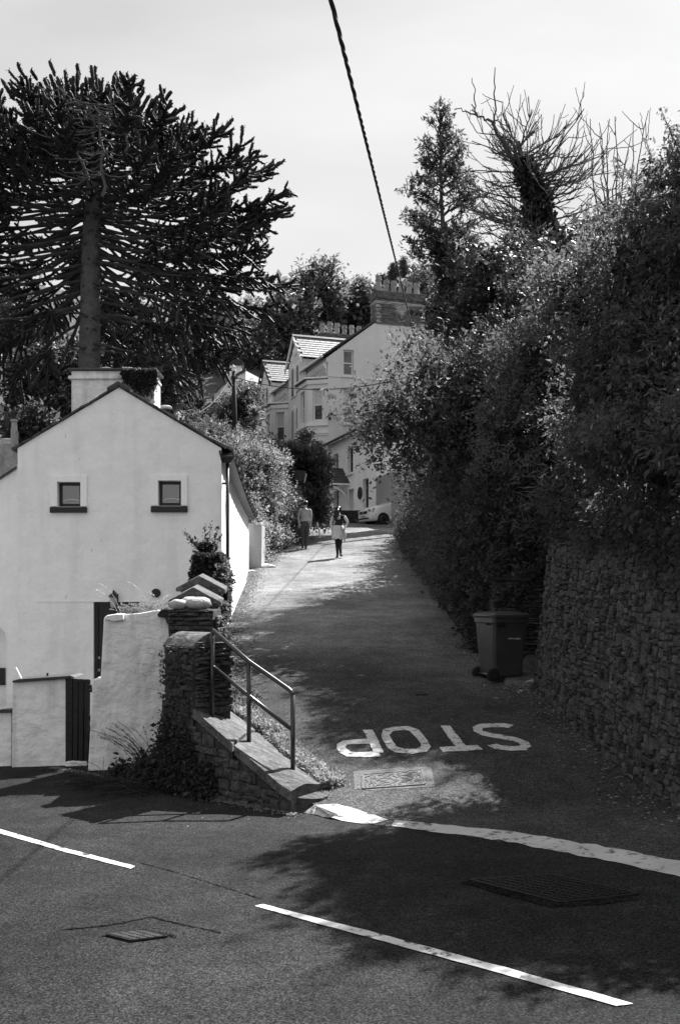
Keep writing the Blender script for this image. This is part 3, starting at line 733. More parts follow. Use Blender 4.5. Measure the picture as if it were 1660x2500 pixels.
# ---- old white garden wall, gate and the low walls to its left
gw = thing('garden_wall', 'tall leaning whitewashed garden wall beside the dark gate', 'wall', (-2.7, 13.1, -2.2))
outl = [(214, 1905), (227, 1658), (246, 1657), (254, 1508), (262, 1502), (285, 1498), (300, 1500), (340, 1497), (385, 1489), (402, 1496), (412, 1525), (420, 1565), (425, 1600), (420, 1640), (414, 1680), (410, 1740), (404, 1800), (398, 1910)]
mb = MB(); mb.prism([P(u, v, 13.0) for u, v in outl], (-.02, .38, 0)); mb.build('wall_body', MT['old_white'], gw, bevel=.02)
mb = MB(); mb.prism([P(u, v, 12.93) for u, v in [(255, 1512), (262, 1503), (285, 1499), (301, 1500), (302, 1514), (278, 1517)]], (0, .1, 0)); mb.build('plaster_patch', MT['old_white'], gw, bevel=.01)
mb = MB(); mb.prism([P(u, v, 12.9) for u, v in [(386, 1507), (384, 1500), (392, 1489), (404, 1486), (418, 1488), (432, 1497), (432, 1585), (424, 1590), (420, 1562), (412, 1530), (402, 1506)]], (0, .2, 0)); mb.build('dark_edge', MT['mortar'], gw, bevel=.02)
fw = thing('front_wall', 'short whitewashed wall with dark sloping coping left of the gate', 'wall', (-3.9, 13.6, -2.2))
mb = MB(); mb.prism([P(u, v, 13.5) for u, v in [(29, 1905), (32, 1666), (100, 1660), (162, 1656), (162, 1700), (163, 1905)]], (0, .4, 0)); mb.build('wall_body', MT['old_white'], fw, bevel=.012)
mb = MB(); mb.prism([P(u, v, 13.44) for u, v in [(31, 1667), (31, 1662), (45, 1658), (150, 1651), (172, 1649), (184, 1653), (162, 1657.5), (100, 1662)]], (0, .5, .0)); mb.build('coping', MT['slate_dark'], fw, bevel=.008)
mb = MB(); mb.tube([P(117, 1653, 13.7), P(117, 1643, 13.7)], .014, 6); mb.build('metal_stub', MT['black_plastic'], fw)
lw = thing('low_wall', 'low whitewashed wall with black capping at the far left edge', 'wall', (-4.6, 13.6, -2.2))
mb = MB(); mb.prism([P(u, v, 13.62) for u, v in [(-200, 1905), (-200, 1742), (28.6, 1740), (28.4, 1905)]], (0, .3, 0)); mb.build('wall_body', MT['old_white'], lw)
mb = MB(); mb.prism([P(u, v, 13.55) for u, v in [(-200, 1742), (-200, 1734), (31, 1732), (31, 1739)]], (0, .42, 0)); mb.build('coping', MT['slate_dark'], lw, bevel=.006)
gt = thing('plank_gate', 'narrow black vertical plank gate between two whitewashed walls', 'gate', P(192, 1860, 13.5))
gl = [(164.5, 1656, 1858), (178, 1656.5, 1860), (192, 1657.5, 1861), (206, 1658, 1862), (220.5, 1659, 1862)]
for (a, t0, b0), (b, t1, b1) in zip(gl[:-1], gl[1:]):
    sk = -3.5
    mb = MB(); mb.prism([P(a + .7 + 0, b0, 13.46), P(b - .5 + sk * (b - 164) / 56, b1, 13.46), P(b - .5, t1, 13.46), P(a + .7, t0, 13.46)], (0, .03, 0)); mb.build('plank', MT['dark_wood'], gt, bevel=.004)
mb = MB(); mb.prism([P(165, 1700, 13.5), P(219, 1702, 13.5), P(219, 1690, 13.5), P(165, 1688, 13.5)], (0, .03, 0)); mb.prism([P(165, 1830, 13.5), P(216, 1830, 13.5), P(216, 1818, 13.5), P(165, 1818, 13.5)], (0, .03, 0)); mb.build('ledge', MT['dark_wood'], gt)
mb = MB(); mb.box(P(217, 1689, 13.40), P(226, 1672, 13.44)); mb.tube([P(224, 1690, 13.38), P(224, 1680, 13.38)], .02, 8); mb.build('latch', MT['iron_dark'], gt)
mb = MB(); mb.box(P(216, 1760, 13.40), P(222, 1746, 13.44)); mb.build('hinge', MT['iron_dark'], gt)
MB().prism([P(161, 1860, 13.495), P(219, 1863, 13.495), P(222, 1660, 13.495), P(161, 1657, 13.495)], (0, .004, 0)).build('backing', MT['dark_wood'], gt)
sill_o = MB().prism([P(u, v, 13.42) for u, v in [(160, 1905), (160, 1861), (176, 1858), (212, 1860), (217, 1905)]], (0, .35, 0)).build('gate_threshold', MT['old_white'], bevel=.01)
tag(sill_o, 'stained white step beneath the black plank gate', 'step')
o = MB().tube([P(40, 1630, 13.9), P(56, 1662, 13.75)], .012, 6).build('white_stick', MT['trim_white']); tag(o, 'thin white stick leaning behind the dark sloping coping', 'stick')
pd = thing('drain_stub', 'short black drain pipe sticking out at the edge of the garden wall', 'pipe', P(403, 1757, 12.7))
o = MB(P(403, 1757, 12.62)).lathe((0, 0, 0), [(.05, .3), (.05, .0), (.042, -.0), (.042, .1)], 14, 'y').build('pipe', MT['black_plastic'], pd, smooth=False)

# ---- handrail
hr = thing('handrail', 'two bar black steel handrail descending beside the lane mouth', 'handrail', (-.49, 10.6, -1.85))
R3, R2, R1 = P(715, 1895, 10.6), P(608, 1800, 10.95), P(519, 1712, 11.2)
T3, T2, T1 = P(715, 1690, 10.6), P(608, 1615, 10.95), P(519, 1538, 11.2)
M3, M2, M1 = P(714, 1782, 10.6), P(607, 1698, 10.95), P(520, 1627, 11.2)
rad = .024
MB().tube([R3 - V3(0, 0, .05), T3 - V3(0, 0, .03)], rad, 12).build('post', MT['rail_metal'], hr, smooth=True)
MB().tube([R2 - V3(0, 0, .08), T2 - V3(0, 0, .01)], rad, 12).build('post', MT['rail_metal'], hr, smooth=True)
MB().tube([R1 - V3(0, 0, .25), T1 - V3(0, 0, .02)], rad, 12).build('post', MT['rail_metal'], hr, smooth=True)
bend = [T1, T2, T3 + (T2 - T3) * .12, T3 + (T2 - T3) * .05 + V3(0, 0, -.004), T3 + V3(0, 0, -.02) + (T2 - T3) * .012, T3 - V3(0, 0, .05)]
MB().tube(bend, rad, 12).build('top_rail', MT['rail_metal'], hr, smooth=True)
MB().tube([M1, M2, M3], rad * .92, 12).build('lower_rail', MT['rail_metal'], hr, smooth=True)
mb = MB(); mb.lathe(tuple(R3 - V3(0, 0, .01)), [(.055, -.03), (.055, .012), (.03, .02)], 10); mb.build('foot_plate', MT['iron_dark'], hr)
# ------------------------------------------------------------------ the white cottage on the left
D0 = 20.0
ct = thing('cottage', 'white rendered cottage with two small square windows in its gable', 'house', (-4.3, 20, -2.3))
def cx(u): return (u - CX) / F * D0
def cz(v): return (CY - v) / F * D0
XA, XB, XM = cx(44), cx(541), cx(291)
ZE, ZR = cz(1094), cz(946)
zb = -2.5
win = [(cx(142), cx(198), cz(1237), cz(1177)), (cx(387.5), cx(443), cz(1235), cz(1174))]
door = (cx(229), cx(341), cz(1724), cz(1469))
holes = [(a - XA, b - XA, c, d) for a, b, c, d in win + [door]]
mb = MB((XA, D0, 0)); mb.wall(XB - XA, ZE, holes, .16, z0=zb)
mb.quad((0, 0, ZE), (XB - XA, 0, ZE), (XM - XA, 0, ZR)); mb.build('gable_wall', MT['white_wall'], ct)
# side wall along the lane, slightly turned, eaves sagging; plinth
S1 = V3(cx(541), D0, 0); S2 = V3(-2.76, 31, 0)
def side(t, z): return V3(S1[0] + (S2[0] - S1[0]) * t, S1[1] + (S2[1] - S1[1]) * t, z)
ez_ = lambda t: 2.86 - .42 * t - .10 * math.sin(math.pi * t)
mb = MB(); n = 14
for k in range(n):
    a, b = k / n, (k + 1) / n; mb.quad(side(a, -2.4), side(b, -2.4), side(b, ez_(b)), side(a, ez_(a)))
mb.quad(side(1, -2.4), V3(XA - .45, 31, -2.4), V3(XA - .45, 31, 2.4), side(1, ez_(1))); mb.quad(V3(XA, D0, -2.4), V3(XA - .45, 31, -2.4), V3(XA - .45, 31, ZE), V3(XA, D0, ZE)); mb.quad(side(1, ez_(1)), V3(XA - .45, 31, 2.4), V3(XM - .45, 31, ZR - .4))
mb.build('side_wall', MT['white_wall'], ct, smooth=False)
mb = MB()
pz = lambda t: np.interp(t, [0, .25, .6, .85, 1], [.62, .56, .52, .50, .52])
for k in range(n):
    a, b = k / n, (k + 1) / n; w = V3(.075, 0, 0)
    mb.hexa([side(a, -2.4), side(b, -2.4), side(b, -2.4) + w, side(a, -2.4) + w, side(a, pz(a)), side(b, pz(b)), side(b, pz(b) - .03) + w, side(a, pz(a) - .03) + w])
mb.build('plinth', MT['white_wall'], ct)
# window surrounds, frames, panes, sills
for i, ((a, b, c, d), (sa, sb, st)) in enumerate(zip(win, ((cx(125), cx(214), cz(1162)), (cx(370.5), cx(458.5), cz(1160))))):
    mb = MB((0, D0, 0)); pr = -.045
    mb.box((sa, pr, c), (a - .002, .0, st)); mb.box((b + .002, pr, c), (sb, 0, st)); mb.box((a - .002, pr, d + .002), (b + .002, 0, st)); mb.build('window_surround', MT['surround'], ct, bevel=.004)
    w = MB((0, D0 + .11, 0)); fr = .055
    w.box((a, 0, c), (a + fr, .05, d)); w.box((b - fr, 0, c), (b, .05, d)); w.box((a + fr, 0, c), (b - fr, .05, c + fr * 1.3)); w.box((a + fr, 0, d - fr), (b - fr, .05, d))
    wo = w.build('window', MT['dark_paint'], ct, bevel=.006)
    MB((0, D0 + .14, 0)).quad((a, 0, c), (b, 0, c), (b, 0, d), (a, 0, d)).build('pane', MT['clear_glass'], wo)
    xm_ = (a + b) / 2; arc_ = [(xm_ + .20 * math.cos(q_), 0, c + .085 + .075 * math.sin(q_)) for q_ in np.linspace(0, math.pi, 13)]
    MB((0, D0 + .19, 0)).tube(arc_, .009, 6).build('reflection_arc', MT['trim_white'], wo)  # pale arc added behind the pane to imitate a curved reflection
    MB((0, D0 + .22, 0)).quad((a, 0, c), (b, 0, c), (b, 0, c + .10), (a, 0, c + .10)).build('reflection_strip', MT['pier_grey'], wo)  # pale strip added to imitate the brighter reflection low in the pane
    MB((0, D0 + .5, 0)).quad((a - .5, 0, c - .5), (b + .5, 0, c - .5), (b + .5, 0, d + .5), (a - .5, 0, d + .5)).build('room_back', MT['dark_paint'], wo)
    MB((0, D0, 0)).box((sa - .003, -.075, cz(1252 - i)), (sb + .003, .1, cz(1238.5 - i * 2))).build('sill', MT['dark_paint'], ct, bevel=.01)
# door
dr = MB((0, D0 + .12, 0)); a, b, c, d = door
dr.box((a + .06, .0, c), (b - .06, .04, d - .06)); do = dr.build('door', MT['dark_paint'], ct)
fr = MB((0, D0 + .08, 0)); fr.box((a, 0, c), (a + .07, .08, d)); fr.box((b - .07, 0, c), (b, .08, d)); fr.box((a, .002, d - .07), (b, .08, d)); fr.build('door_frame', MT['dark_paint'], ct)
dw = b - a - .12
for ix in range(2):
    for z0, z1 in ((c + .15, c + .75), (c + .85, d - .5), (d - .42, d - .14)):
        x0 = a + .06 + .09 + ix * (dw / 2 - .03)
        MB((0, D0 + .1, 0)).box((x0, .012, z0), (x0 + dw / 2 - .15, .03, z1)).build('door_panel', MT['dark_paint'], do, bevel=.01)
for vz in (1607, 1637):
    MB((cx(241), D0 + .07, cz(vz))).lathe((0, 0, 0), [(.0, -.02), (.03, -.015), (.034, 0), (.02, .03), (.012, .05)], 12, 'y').build('door_knob', MT['alloy'], do, smooth=True)
# raised band over the door, dripping line
MB((0, D0 - .012, 0)).box((cx(92), 0, cz(1469.5)), (cx(358), .012, cz(1466))).build('lintel_band', MT['white_wall'], ct)
for (u, v_, hh) in ((161, 1057, 16), (194, 1118, 7), (248, 1316, 9), (225, 1339, 10), (162, 1452, 12), (146, 1162, 5)):
    MB((0, D0 - .004, 0)).add([(cx(u - .9), 0, cz(v_)), (cx(u + .6), 0, cz(v_ + hh * .4)), (cx(u + .2), 0, cz(v_ + hh)), (cx(u - .8), 0, cz(v_ + hh * .5))], [(0, 1, 2, 3)]).build('render_chip', MT['pier_grey'], ct)
# round vent
o = MB((cx(382), D0 - .005, cz(1448))).lathe((0, 0, 0), [(.088, .0), (.088, -.03), (.075, -.035), (.0, -.03)], 24, 'y').build('round_vent', MT['dark_paint'], ct)
# lantern
ln = thing('wall_lantern', 'small black carriage lantern beside the cottage door', 'lantern', (cx(283), D0 - .1, cz(1470)))
L = MB((cx(281), D0 - .12, cz(1466))); L.lathe((0, 0, 0), [(.045, -.14), (.055, -.12), (.075, .05), (.085, .06)], 6); L.build('lamp_glass', MT['pier_grey'], ln)
L = MB((cx(281), D0 - .12, cz(1466))); L.lathe((0, 0, 0), [(.10, .062), (.10, .075), (.06, .13), (.02, .15), (.012, .19)], 6); L.build('cap', MT['dark_paint'], ln)
L = MB((cx(286), D0 - .02, cz(1455))); L.tube([(0, .02, -.05), (0, -.08, .06), (-.04, -.1, .11), (-.04, -.1, .05)], .013, 6); L.box((-.03, .0, -.14), (.03, .02, .04)); L.build('bracket', MT['dark_paint'], ln)
# verge, roof and ridge
mb = MB()
for (xa, za), (xb, zb_) in (((XA - .10, ZE - .05), (XM, ZR + .02)), ((XB + .08, ZE - .02), (XM, ZR + .02))):
    N_ = 11
    for k in range(N_):
        t0, t1 = k / N_, (k + 1) / N_ + .01; sx = lambda t: xa + (xb - xa) * t; sz = lambda t: za + (zb_ - za) * t + .012 * math.sin(t * 23)
        mb = MB(); mb.hexa([(sx(t0), D0 - .05, sz(t0)), (sx(t1), D0 - .05, sz(t1)), (sx(t1), D0 + .35, sz(t1)), (sx(t0), D0 + .35, sz(t0)), (sx(t0), D0 - .05, sz(t0) + .045), (sx(t1), D0 - .05, sz(t1) + .03), (sx(t1), D0 + .35, sz(t1) + .03), (sx(t0), D0 + .35, sz(t0) + .045)])
        mb.build('verge_slate', MT['slate_dark'], ct)
mb = MB(); mb.prism([(XM - .22, D0 - .06, ZR - .06), (XM, D0 - .06, ZR + .04), (XM + .24, D0 - .06, ZR - .09), (XM + .24, D0 - .06, ZR - .04), (XM, D0 - .06, ZR + .115), (XM - .22, D0 - .06, ZR - .01)], (-.4, 10.9, -.4)); mb.build('ridge', MT['slate_dark'], ct)
rt_ = MB()
LW = V3(XA - .1, D0 + .05, ZE - .04); RM = V3(XM, D0 + .05, ZR); RE = V3(XB + .1, D0 + .05, ZE - .04); off = V3(-.45, 10.9, -.42)
rt_.quad(LW, RM, RM + off, LW + off); rt_.quad(RM, RE, RE + off, RM + off); roof = rt_.build('roof', MT['slate_dark'], ct)
# big eaves tiles on the lane side
ft = thing
NT_, rows = 14, 4
tile_me = None
for j in range(rows):
    for i in range(NT_):
        t0, t1 = i / NT_, (i + 1) / NT_ + .012; r = rng_of(500 + j * 40 + i)
        def rp(t, k, h):   # k: 0 eaves .. 1 up the slope
            e = side(t, ez_(t) + .02) + V3(.20, 0, -.02); u_ = side(t, 0); ridge = V3(XM - .45 * t, D0 + 11 * t, ZR - .42 * t)
            p = e + (ridge - e) * k; return p + V3(.42, 0, .9) * h
        k0, k1 = j * .25, j * .25 + .28; h0 = .085 + r.uniform(-.01, .015); h1 = .03
        mb = MB(); lip = .02
        mb.hexa([rp(t0 + .004, k0, .02), rp(t1, k0, .035), rp(t1, k1, .0), rp(t0 + .004, k1, .0), rp(t0 + .004, k0, h0), rp(t1, k0, h0 - .03), rp(t1, k1, h1), rp(t0 + .004, k1, h1)])
        mb.build('roof_tile', MT['roof_tile'], ct, bevel=.012 if j == 0 else 0)
        if j == 0:
            MB().hexa([rp(t1 - .008, -.012, .0), rp(t1 + .006, -.012, .0), rp(t1 + .006, .1, .0), rp(t1 - .008, .1, .0), rp(t1 - .008, -.012, h0 + .02), rp(t1 + .006, -.012, h0 + .02), rp(t1 + .006, .1, h0 + .0), rp(t1 - .008, .1, h0)]).build('tile_joint', MT['slate_dark'], ct)
# soffit shadow board, gutter hopper, downpipe
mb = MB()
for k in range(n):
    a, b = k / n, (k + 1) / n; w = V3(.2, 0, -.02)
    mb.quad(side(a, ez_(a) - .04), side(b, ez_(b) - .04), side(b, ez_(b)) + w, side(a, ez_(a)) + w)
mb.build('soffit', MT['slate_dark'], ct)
dp = thing('downpipe', 'black downpipe with hopper at the corner of the white cottage', 'pipe', (-2.2, 20.2, -.6))
px_ = V3(-2.21, 20.15, 0)
MB().tube([(px_[0], px_[1], cz(1125)), (px_[0], px_[1], cz(1440))], .034, 12).build('pipe', MT['black_plastic'], dp, smooth=True)
mb = MB((px_[0], px_[1], cz(1125))); mb.hexa([(-.07, -.07, -.03), (.06, -.07, -.03), (.06, .07, -.03), (-.07, .07, -.03), (-.15, -.1, .07), (.14, -.1, .07), (.14, .1, .07), (-.15, .1, .07)]); mb.box((-.17, -.12, .07), (.15, .12, .10)); mb.build('hopper', MT['black_plastic'], dp)
MB((px_[0], px_[1], cz(1178))).box((-.11, -.015, -.02), (.05, .05, .02)).build('pipe_bracket', MT['black_plastic'], dp)
mb = MB(); mb.tube([(XB - .03, 19.97, cz(1100)), (XB + .02, 20.02, cz(1130))], .02, 6); mb.build('spout', MT['black_plastic'], dp)
# chimney on the cottage
ch = thing('cottage_chimney', 'broad white rendered chimney stack overgrown at one corner', 'chimney', (-4.7, 21.8, 3))
DC = 21.3
def hx(u): return (u - CX) / F * DC
def hz(v): return (CY - v) / F * DC
x0, x1 = hx(175), hx(377)
MB().box((x0, DC, 2.9), (x1, DC + .75, hz(905))).build('stack', MT['chimney_white'], ch, bevel=.015)
MB().prism([(x0 - .05, DC - .05, hz(926)), (hx(291), DC - .05, hz(926)), (hx(291), DC - .05, hz(918)), (x0 - .05, DC - .05, hz(918))], (0, .85, 0)).build('string_course', MT['chimney_white'], ch, bevel=.012)
MB().prism([(hx(291) + .001, DC - .018, hz(924)), (x1 + .02, DC - .018, hz(924)), (x1 + .02, DC - .018, hz(919)), (hx(291) + .001, DC - .018, hz(919))], (0, .8, 0)).build('string_course', MT['chimney_white'], ch)
MB().box((x0 - .06, DC - .06, hz(905)), (x1 + .06, DC + .8, hz(900))).build('cap_slab', MT['slate_dark'], ch, bevel=.01)
for u in (251, 306): MB((hx(u), DC + .35, hz(900))).lathe((0, 0, 0), [(.12, -.02), (.13, .03), (.15, .035), (.15, .075), (.12, .085)], 16).build('pot_cowl', MT['pier_grey'], ch)
vt = thing('roof_vent', 'small dark roof vent with pale lid on the cottage roof', 'vent', P(405, 1003, 23))
MB(P(405, 1000, 23)).lathe((0, 0, 0), [(.10, -.35), (.10, .0)], 12).build('pipe', MT['dark_paint'], vt); MB(P(405, 994, 23)).lathe((0, 0, 0), [(.08, -.05), (.14, -.03), (.14, .0), (.10, .03)], 16).build('lid', MT['pier_grey'], vt)
# lower wing at the left with an arched recess
wg = thing('cottage_wing', 'lower white wing of the cottage with arched recess at left edge', 'house', (-7.5, 20.6, -2.3))
DW = 20.45
def wx(u): return (u - CX) / F * DW
def wz(v): return (CY - v) / F * DW
arch = [(17, 1950), (17, 1560)] + [(17 - 55 + 55 * math.cos(a), 1560 - 40 * math.sin(a)) for a in np.linspace(.15, math.pi - .15, 12)] + [(-93, 1560), (-93, 1950)]
outl = [(60, 1950), (60, 1130), (-200, 1300), (-200, 1950)]
poly = [(wx(u), DW, wz(v)) for u, v in outl + arch[::-1]]
MB().add(poly, [tuple(range(len(poly)))]).build('front_wall', MT['white_wall'], wg)
mb = MB(); ar = [(wx(u), wz(v)) for u, v in arch]
for (xa, za), (xb, zb_) in zip(ar[:-1], ar[1:]): mb.quad((xa, DW, za), (xb, DW, zb_), (xb, DW + .3, zb_), (xa, DW + .3, za))
mb.quad((wx(-100), DW + .3, wz(1950)), (wx(30), DW + .3, wz(1950)), (wx(30), DW + .3, wz(1500)), (wx(-100), DW + .3, wz(1500))); mb.build('recess', MT['white_wall'], wg)
MB().box((wx(-30), DW + .24, wz(1675)), (wx(3), DW + .29, wz(1633))).build('dark_opening', MT['dark_paint'], wg)
mb = MB(); mb.hexa([(wx(42), DW - .06, wz(1145)), (wx(-200), DW - .06, wz(1305)), (wx(-200), DW + 4, wz(1305)), (wx(42), DW + 4, wz(1145)), (wx(42), DW - .06, wz(1139)), (wx(-200), DW - .06, wz(1299)), (wx(-200), DW + 4, wz(1299)), (wx(42), DW + 4, wz(1139))]); mb.build('roof', MT['slate_dark'], wg)
# white pier past the cottage
o = MB().hexa([(-2.83, 31.4, .6), (-2.42, 31.5, .6), (-2.42, 33, .6), (-2.83, 33, .6), (-2.82, 31.4, 2.28), (-2.40, 31.5, 2.27), (-2.40, 33, 2.27), (-2.82, 33, 2.28)]).build('rendered_pier', MT['pier_grey'], bevel=.02)
tag(o, 'plain grey rendered pier just past the cottage side wall', 'pier')
for (u, v, d, r, s, lab) in ((652, 1384, 31.6, (.24, .14, .09), 3, 'crumpled white sack lying at the foot of the hedge'), (612, 1396, 30.6, (.16, .12, .05), 5, 'small white sack against the foot of the rendered pier')):
    mb = MB(); lump(mb, P(u, v, d), r, 80 + s, 14, 8, .22); tag(mb.build('white_sack', MT['sack'], smooth=True), lab, 'sack')
# roof with chimney far left
lr = thing('neighbour_roof', 'pale roof with small chimney behind the cottage at left edge', 'house', P(20, 1110, 30))
mb = MB(); mb.hexa([P(-150, 1180, 30), P(38, 1180, 30), P(38, 1180, 33), P(-150, 1180, 33), P(-150, 1082, 30.2), P(46, 1084, 30.2), P(46, 1070, 33), P(-150, 1068, 33)]); mb.build('roof', MT['clay'], lr)
mb = MB(); mb.box(P(27, 1090, 30.0), P(46, 1054, 30.5)); mb.build('chimney', MT['terrace_dark'], lr); MB(P(36, 1054, 30.3)).lathe((0, 0, 0), [(.10, 0), (.08, .28), (.11, .3), (.11, .36), (.07, .36)], 10).build('chimney_pot', MT['terrace_dark'], lr)
# ------------------------------------------------------------------ tall terrace up the hill and the white house joined to its gable
TC = V3(-.72, 62.0, 0); TU = V3(-.326, .945, 0); TV = V3(.945, .326, 0); ZUP = V3(0, 0, 1)
def TL(t, s, z): return TC + TU * t + TV * s + ZUP * z
def gable_s(u, plane_s0=0):          # position along the gable wall for a pixel column
    k = (u - CX) / F; return (k * TC[1] - TC[0]) / (TV[0] - k * TV[1])
def sash(parent, o, ex, en, w, h, mat_glass, blind=0., name='window', depth=.16, fr=.09):
    """sash window whose lower left corner is o, in the plane (ex, up), outward normal en, sunk by depth."""
    ex, en = unit(ex), unit(en); f = MB(np.asarray(o) - en * depth, ex, -en, ZUP)
    f.box((0, 0, 0), (fr, .08, h)); f.box((w - fr, 0, 0), (w, .08, h)); f.box((fr, .001, h - fr), (w - fr, .08, h)); f.box((fr, .001, 0), (w - fr, .08, fr * 1.1)); f.box((fr, .012, h / 2 - .035), (w - fr, .07, h / 2 + .035))
    wo = f.build(name, MT['trim_white'], parent)
    g = MB(np.asarray(o) - en * (depth + .06), ex, -en, ZUP); g.quad((fr * .5, 0, .02), (w - fr * .5, 0, .02), (w - fr * .5, 0, h / 2), (fr * .5, 0, h / 2)); g.build('lower_pane', mat_glass, wo)
    g = MB(np.asarray(o) - en * (depth + .03), ex, -en, ZUP); g.quad((fr * .5, 0, h / 2), (w - fr * .5, 0, h / 2), (w - fr * .5, 0, h - .02), (fr * .5, 0, h - .02)); g.build('upper_pane', MT['blind'] if blind > .5 else mat_glass, wo)
    return wo
def brick_stack(parent, o, ex, ey, w, dep, z0, z1, mats, rows_dark):
    """brick chimney shaft laid brick by brick (one stuff part per face set)."""
    bl, bh = .23, .078
    groups = {0: MB(o, ex, ey, ZUP), 1: MB(o, ex, ey, ZUP)}
    nr = int(round((z1 - z0) / bh)); r = rng_of(int(w * 100))
    for k in range(nr):
        z = z0 + k * bh; offs = (k % 2) * bl / 2
        for face in range(4):
            W_ = w if face % 2 == 0 else dep; x = -offs
            while x < W_:
                a, b = max(0, x), min(W_, x + bl); x += bl
                if b - a < .03: continue
                q = (a + b) / 2 / W_; top = k > nr - 9
                pale = (q < .09 and k % 3 or q > .91 and k % 3) and not top
                if face == 0 and abs(q - .52) < .16 * max(0, 1 - abs(k - nr * .52) / 7) and not top: pale = True
                if k == nr - 9 or k == nr - 10: pale = True
                ex_ = .05 if top and k >= nr - 6 else (.025 if k == nr - 9 else 0)
                g = groups[1 if pale else 0]; j = .008; pr = .012 + r.uniform(0, .006) + ex_
                z_a, z_b = z + .005, z + bh - .005
                if face == 0: g.box((a + j - ex_, -pr, z_a), (b - j + ex_ * 0, 0, z_b))
                elif face == 1: g.box((w, a + j, z_a), (w + pr, b - j, z_b))
                elif face == 2: g.box((a + j, dep, z_a), (b - j, dep + pr, z_b))
                else: g.box((-pr, a + j, z_a), (0, b - j, z_b))
    MB(o, ex, ey, ZUP).box((.0, .0, z0 - .02), (w, dep, z1 + .02)).box((.06, .12, z0 - 1.5), (w - .06, dep - .06, z0 - .02)).build('shaft', MT['clay'], parent)
    groups[0].build('dark_bricks', mats[0], parent, kind='stuff'); groups[1].build('pale_bricks', mats[1], parent, kind='stuff')
def pot(parent, c, h, tall=1., sq=False, mat='clay'):
    r = .17; prof = [(r * 1.15, 0), (r * 1.15, .1), (r, .12), (r * .9, h * .72), (r * 1.2, h * .74), (r * 1.2, h * .82), (r * .95, h * .84), (r * 1.05, h), (r * .7, h), (r * .6, h * .7)]
    MB(c).lathe((0, 0, 0), prof, 8 if sq else 10).build('chimney_pot', MT[mat], parent)

ZG, ZEV = 4.4, 14.62           # ground and eaves of the terrace
SG = 9.4; ZAP = 18.2           # gable width and apex
ta = thing('terrace_house', 'tall grey terraced house with sash windows in its end gable', 'house', TL(3, 3, ZG))
s1, s2 = gable_s(838), gable_s(863.5)
def gz(v, s): return (CY - v) / F * (TC[1] + TV[1] * s)
gw_ = [(s1, s2, gz(916, s1), gz(853, s1)), (s1, s2, gz(1033, s1), gz(949, s1))]
ZWT = gw_[0][3]; SWT = (ZWT - ZEV) / (ZAP - ZEV) * SG / 2
MB(TL(0, 0, 0), TV, TU, ZUP).wall(SG, ZEV, gw_, .14, z0=ZG - 1).quad((0, 0, ZEV), (s1, 0, ZEV), (s1, 0, ZWT), (SWT, 0, ZWT)).quad((s2, 0, ZEV), (SG, 0, ZEV), (SG - SWT, 0, ZWT), (s2, 0, ZWT)).add([(SWT, 0, ZWT), (SG - SWT, 0, ZWT), (SG / 2, 0, ZAP)], [(0, 1, 2)]).build('gable_wall', MT['terrace_grey'], ta)
for i, (a, b, c, d) in enumerate(gw_):
    sash(ta, TL(0, a, c), TV, -TU, b - a, d - c, MT['far_glass'], blind=i)
    MB(TL(0, 0, 0), TV, TU, ZUP).box((a - .1, -.08, c - .12), (b + .1, .05, c)).build('sill', MT['trim_white'], ta)
MB(TL(0, 0, 0), TV, TU, ZUP).box((0.02, -.035, gz(918.5, 0) - .02), (SG, .0, gz(917, 0) + .03)).build('string_course', MT['terrace_grey'], ta)
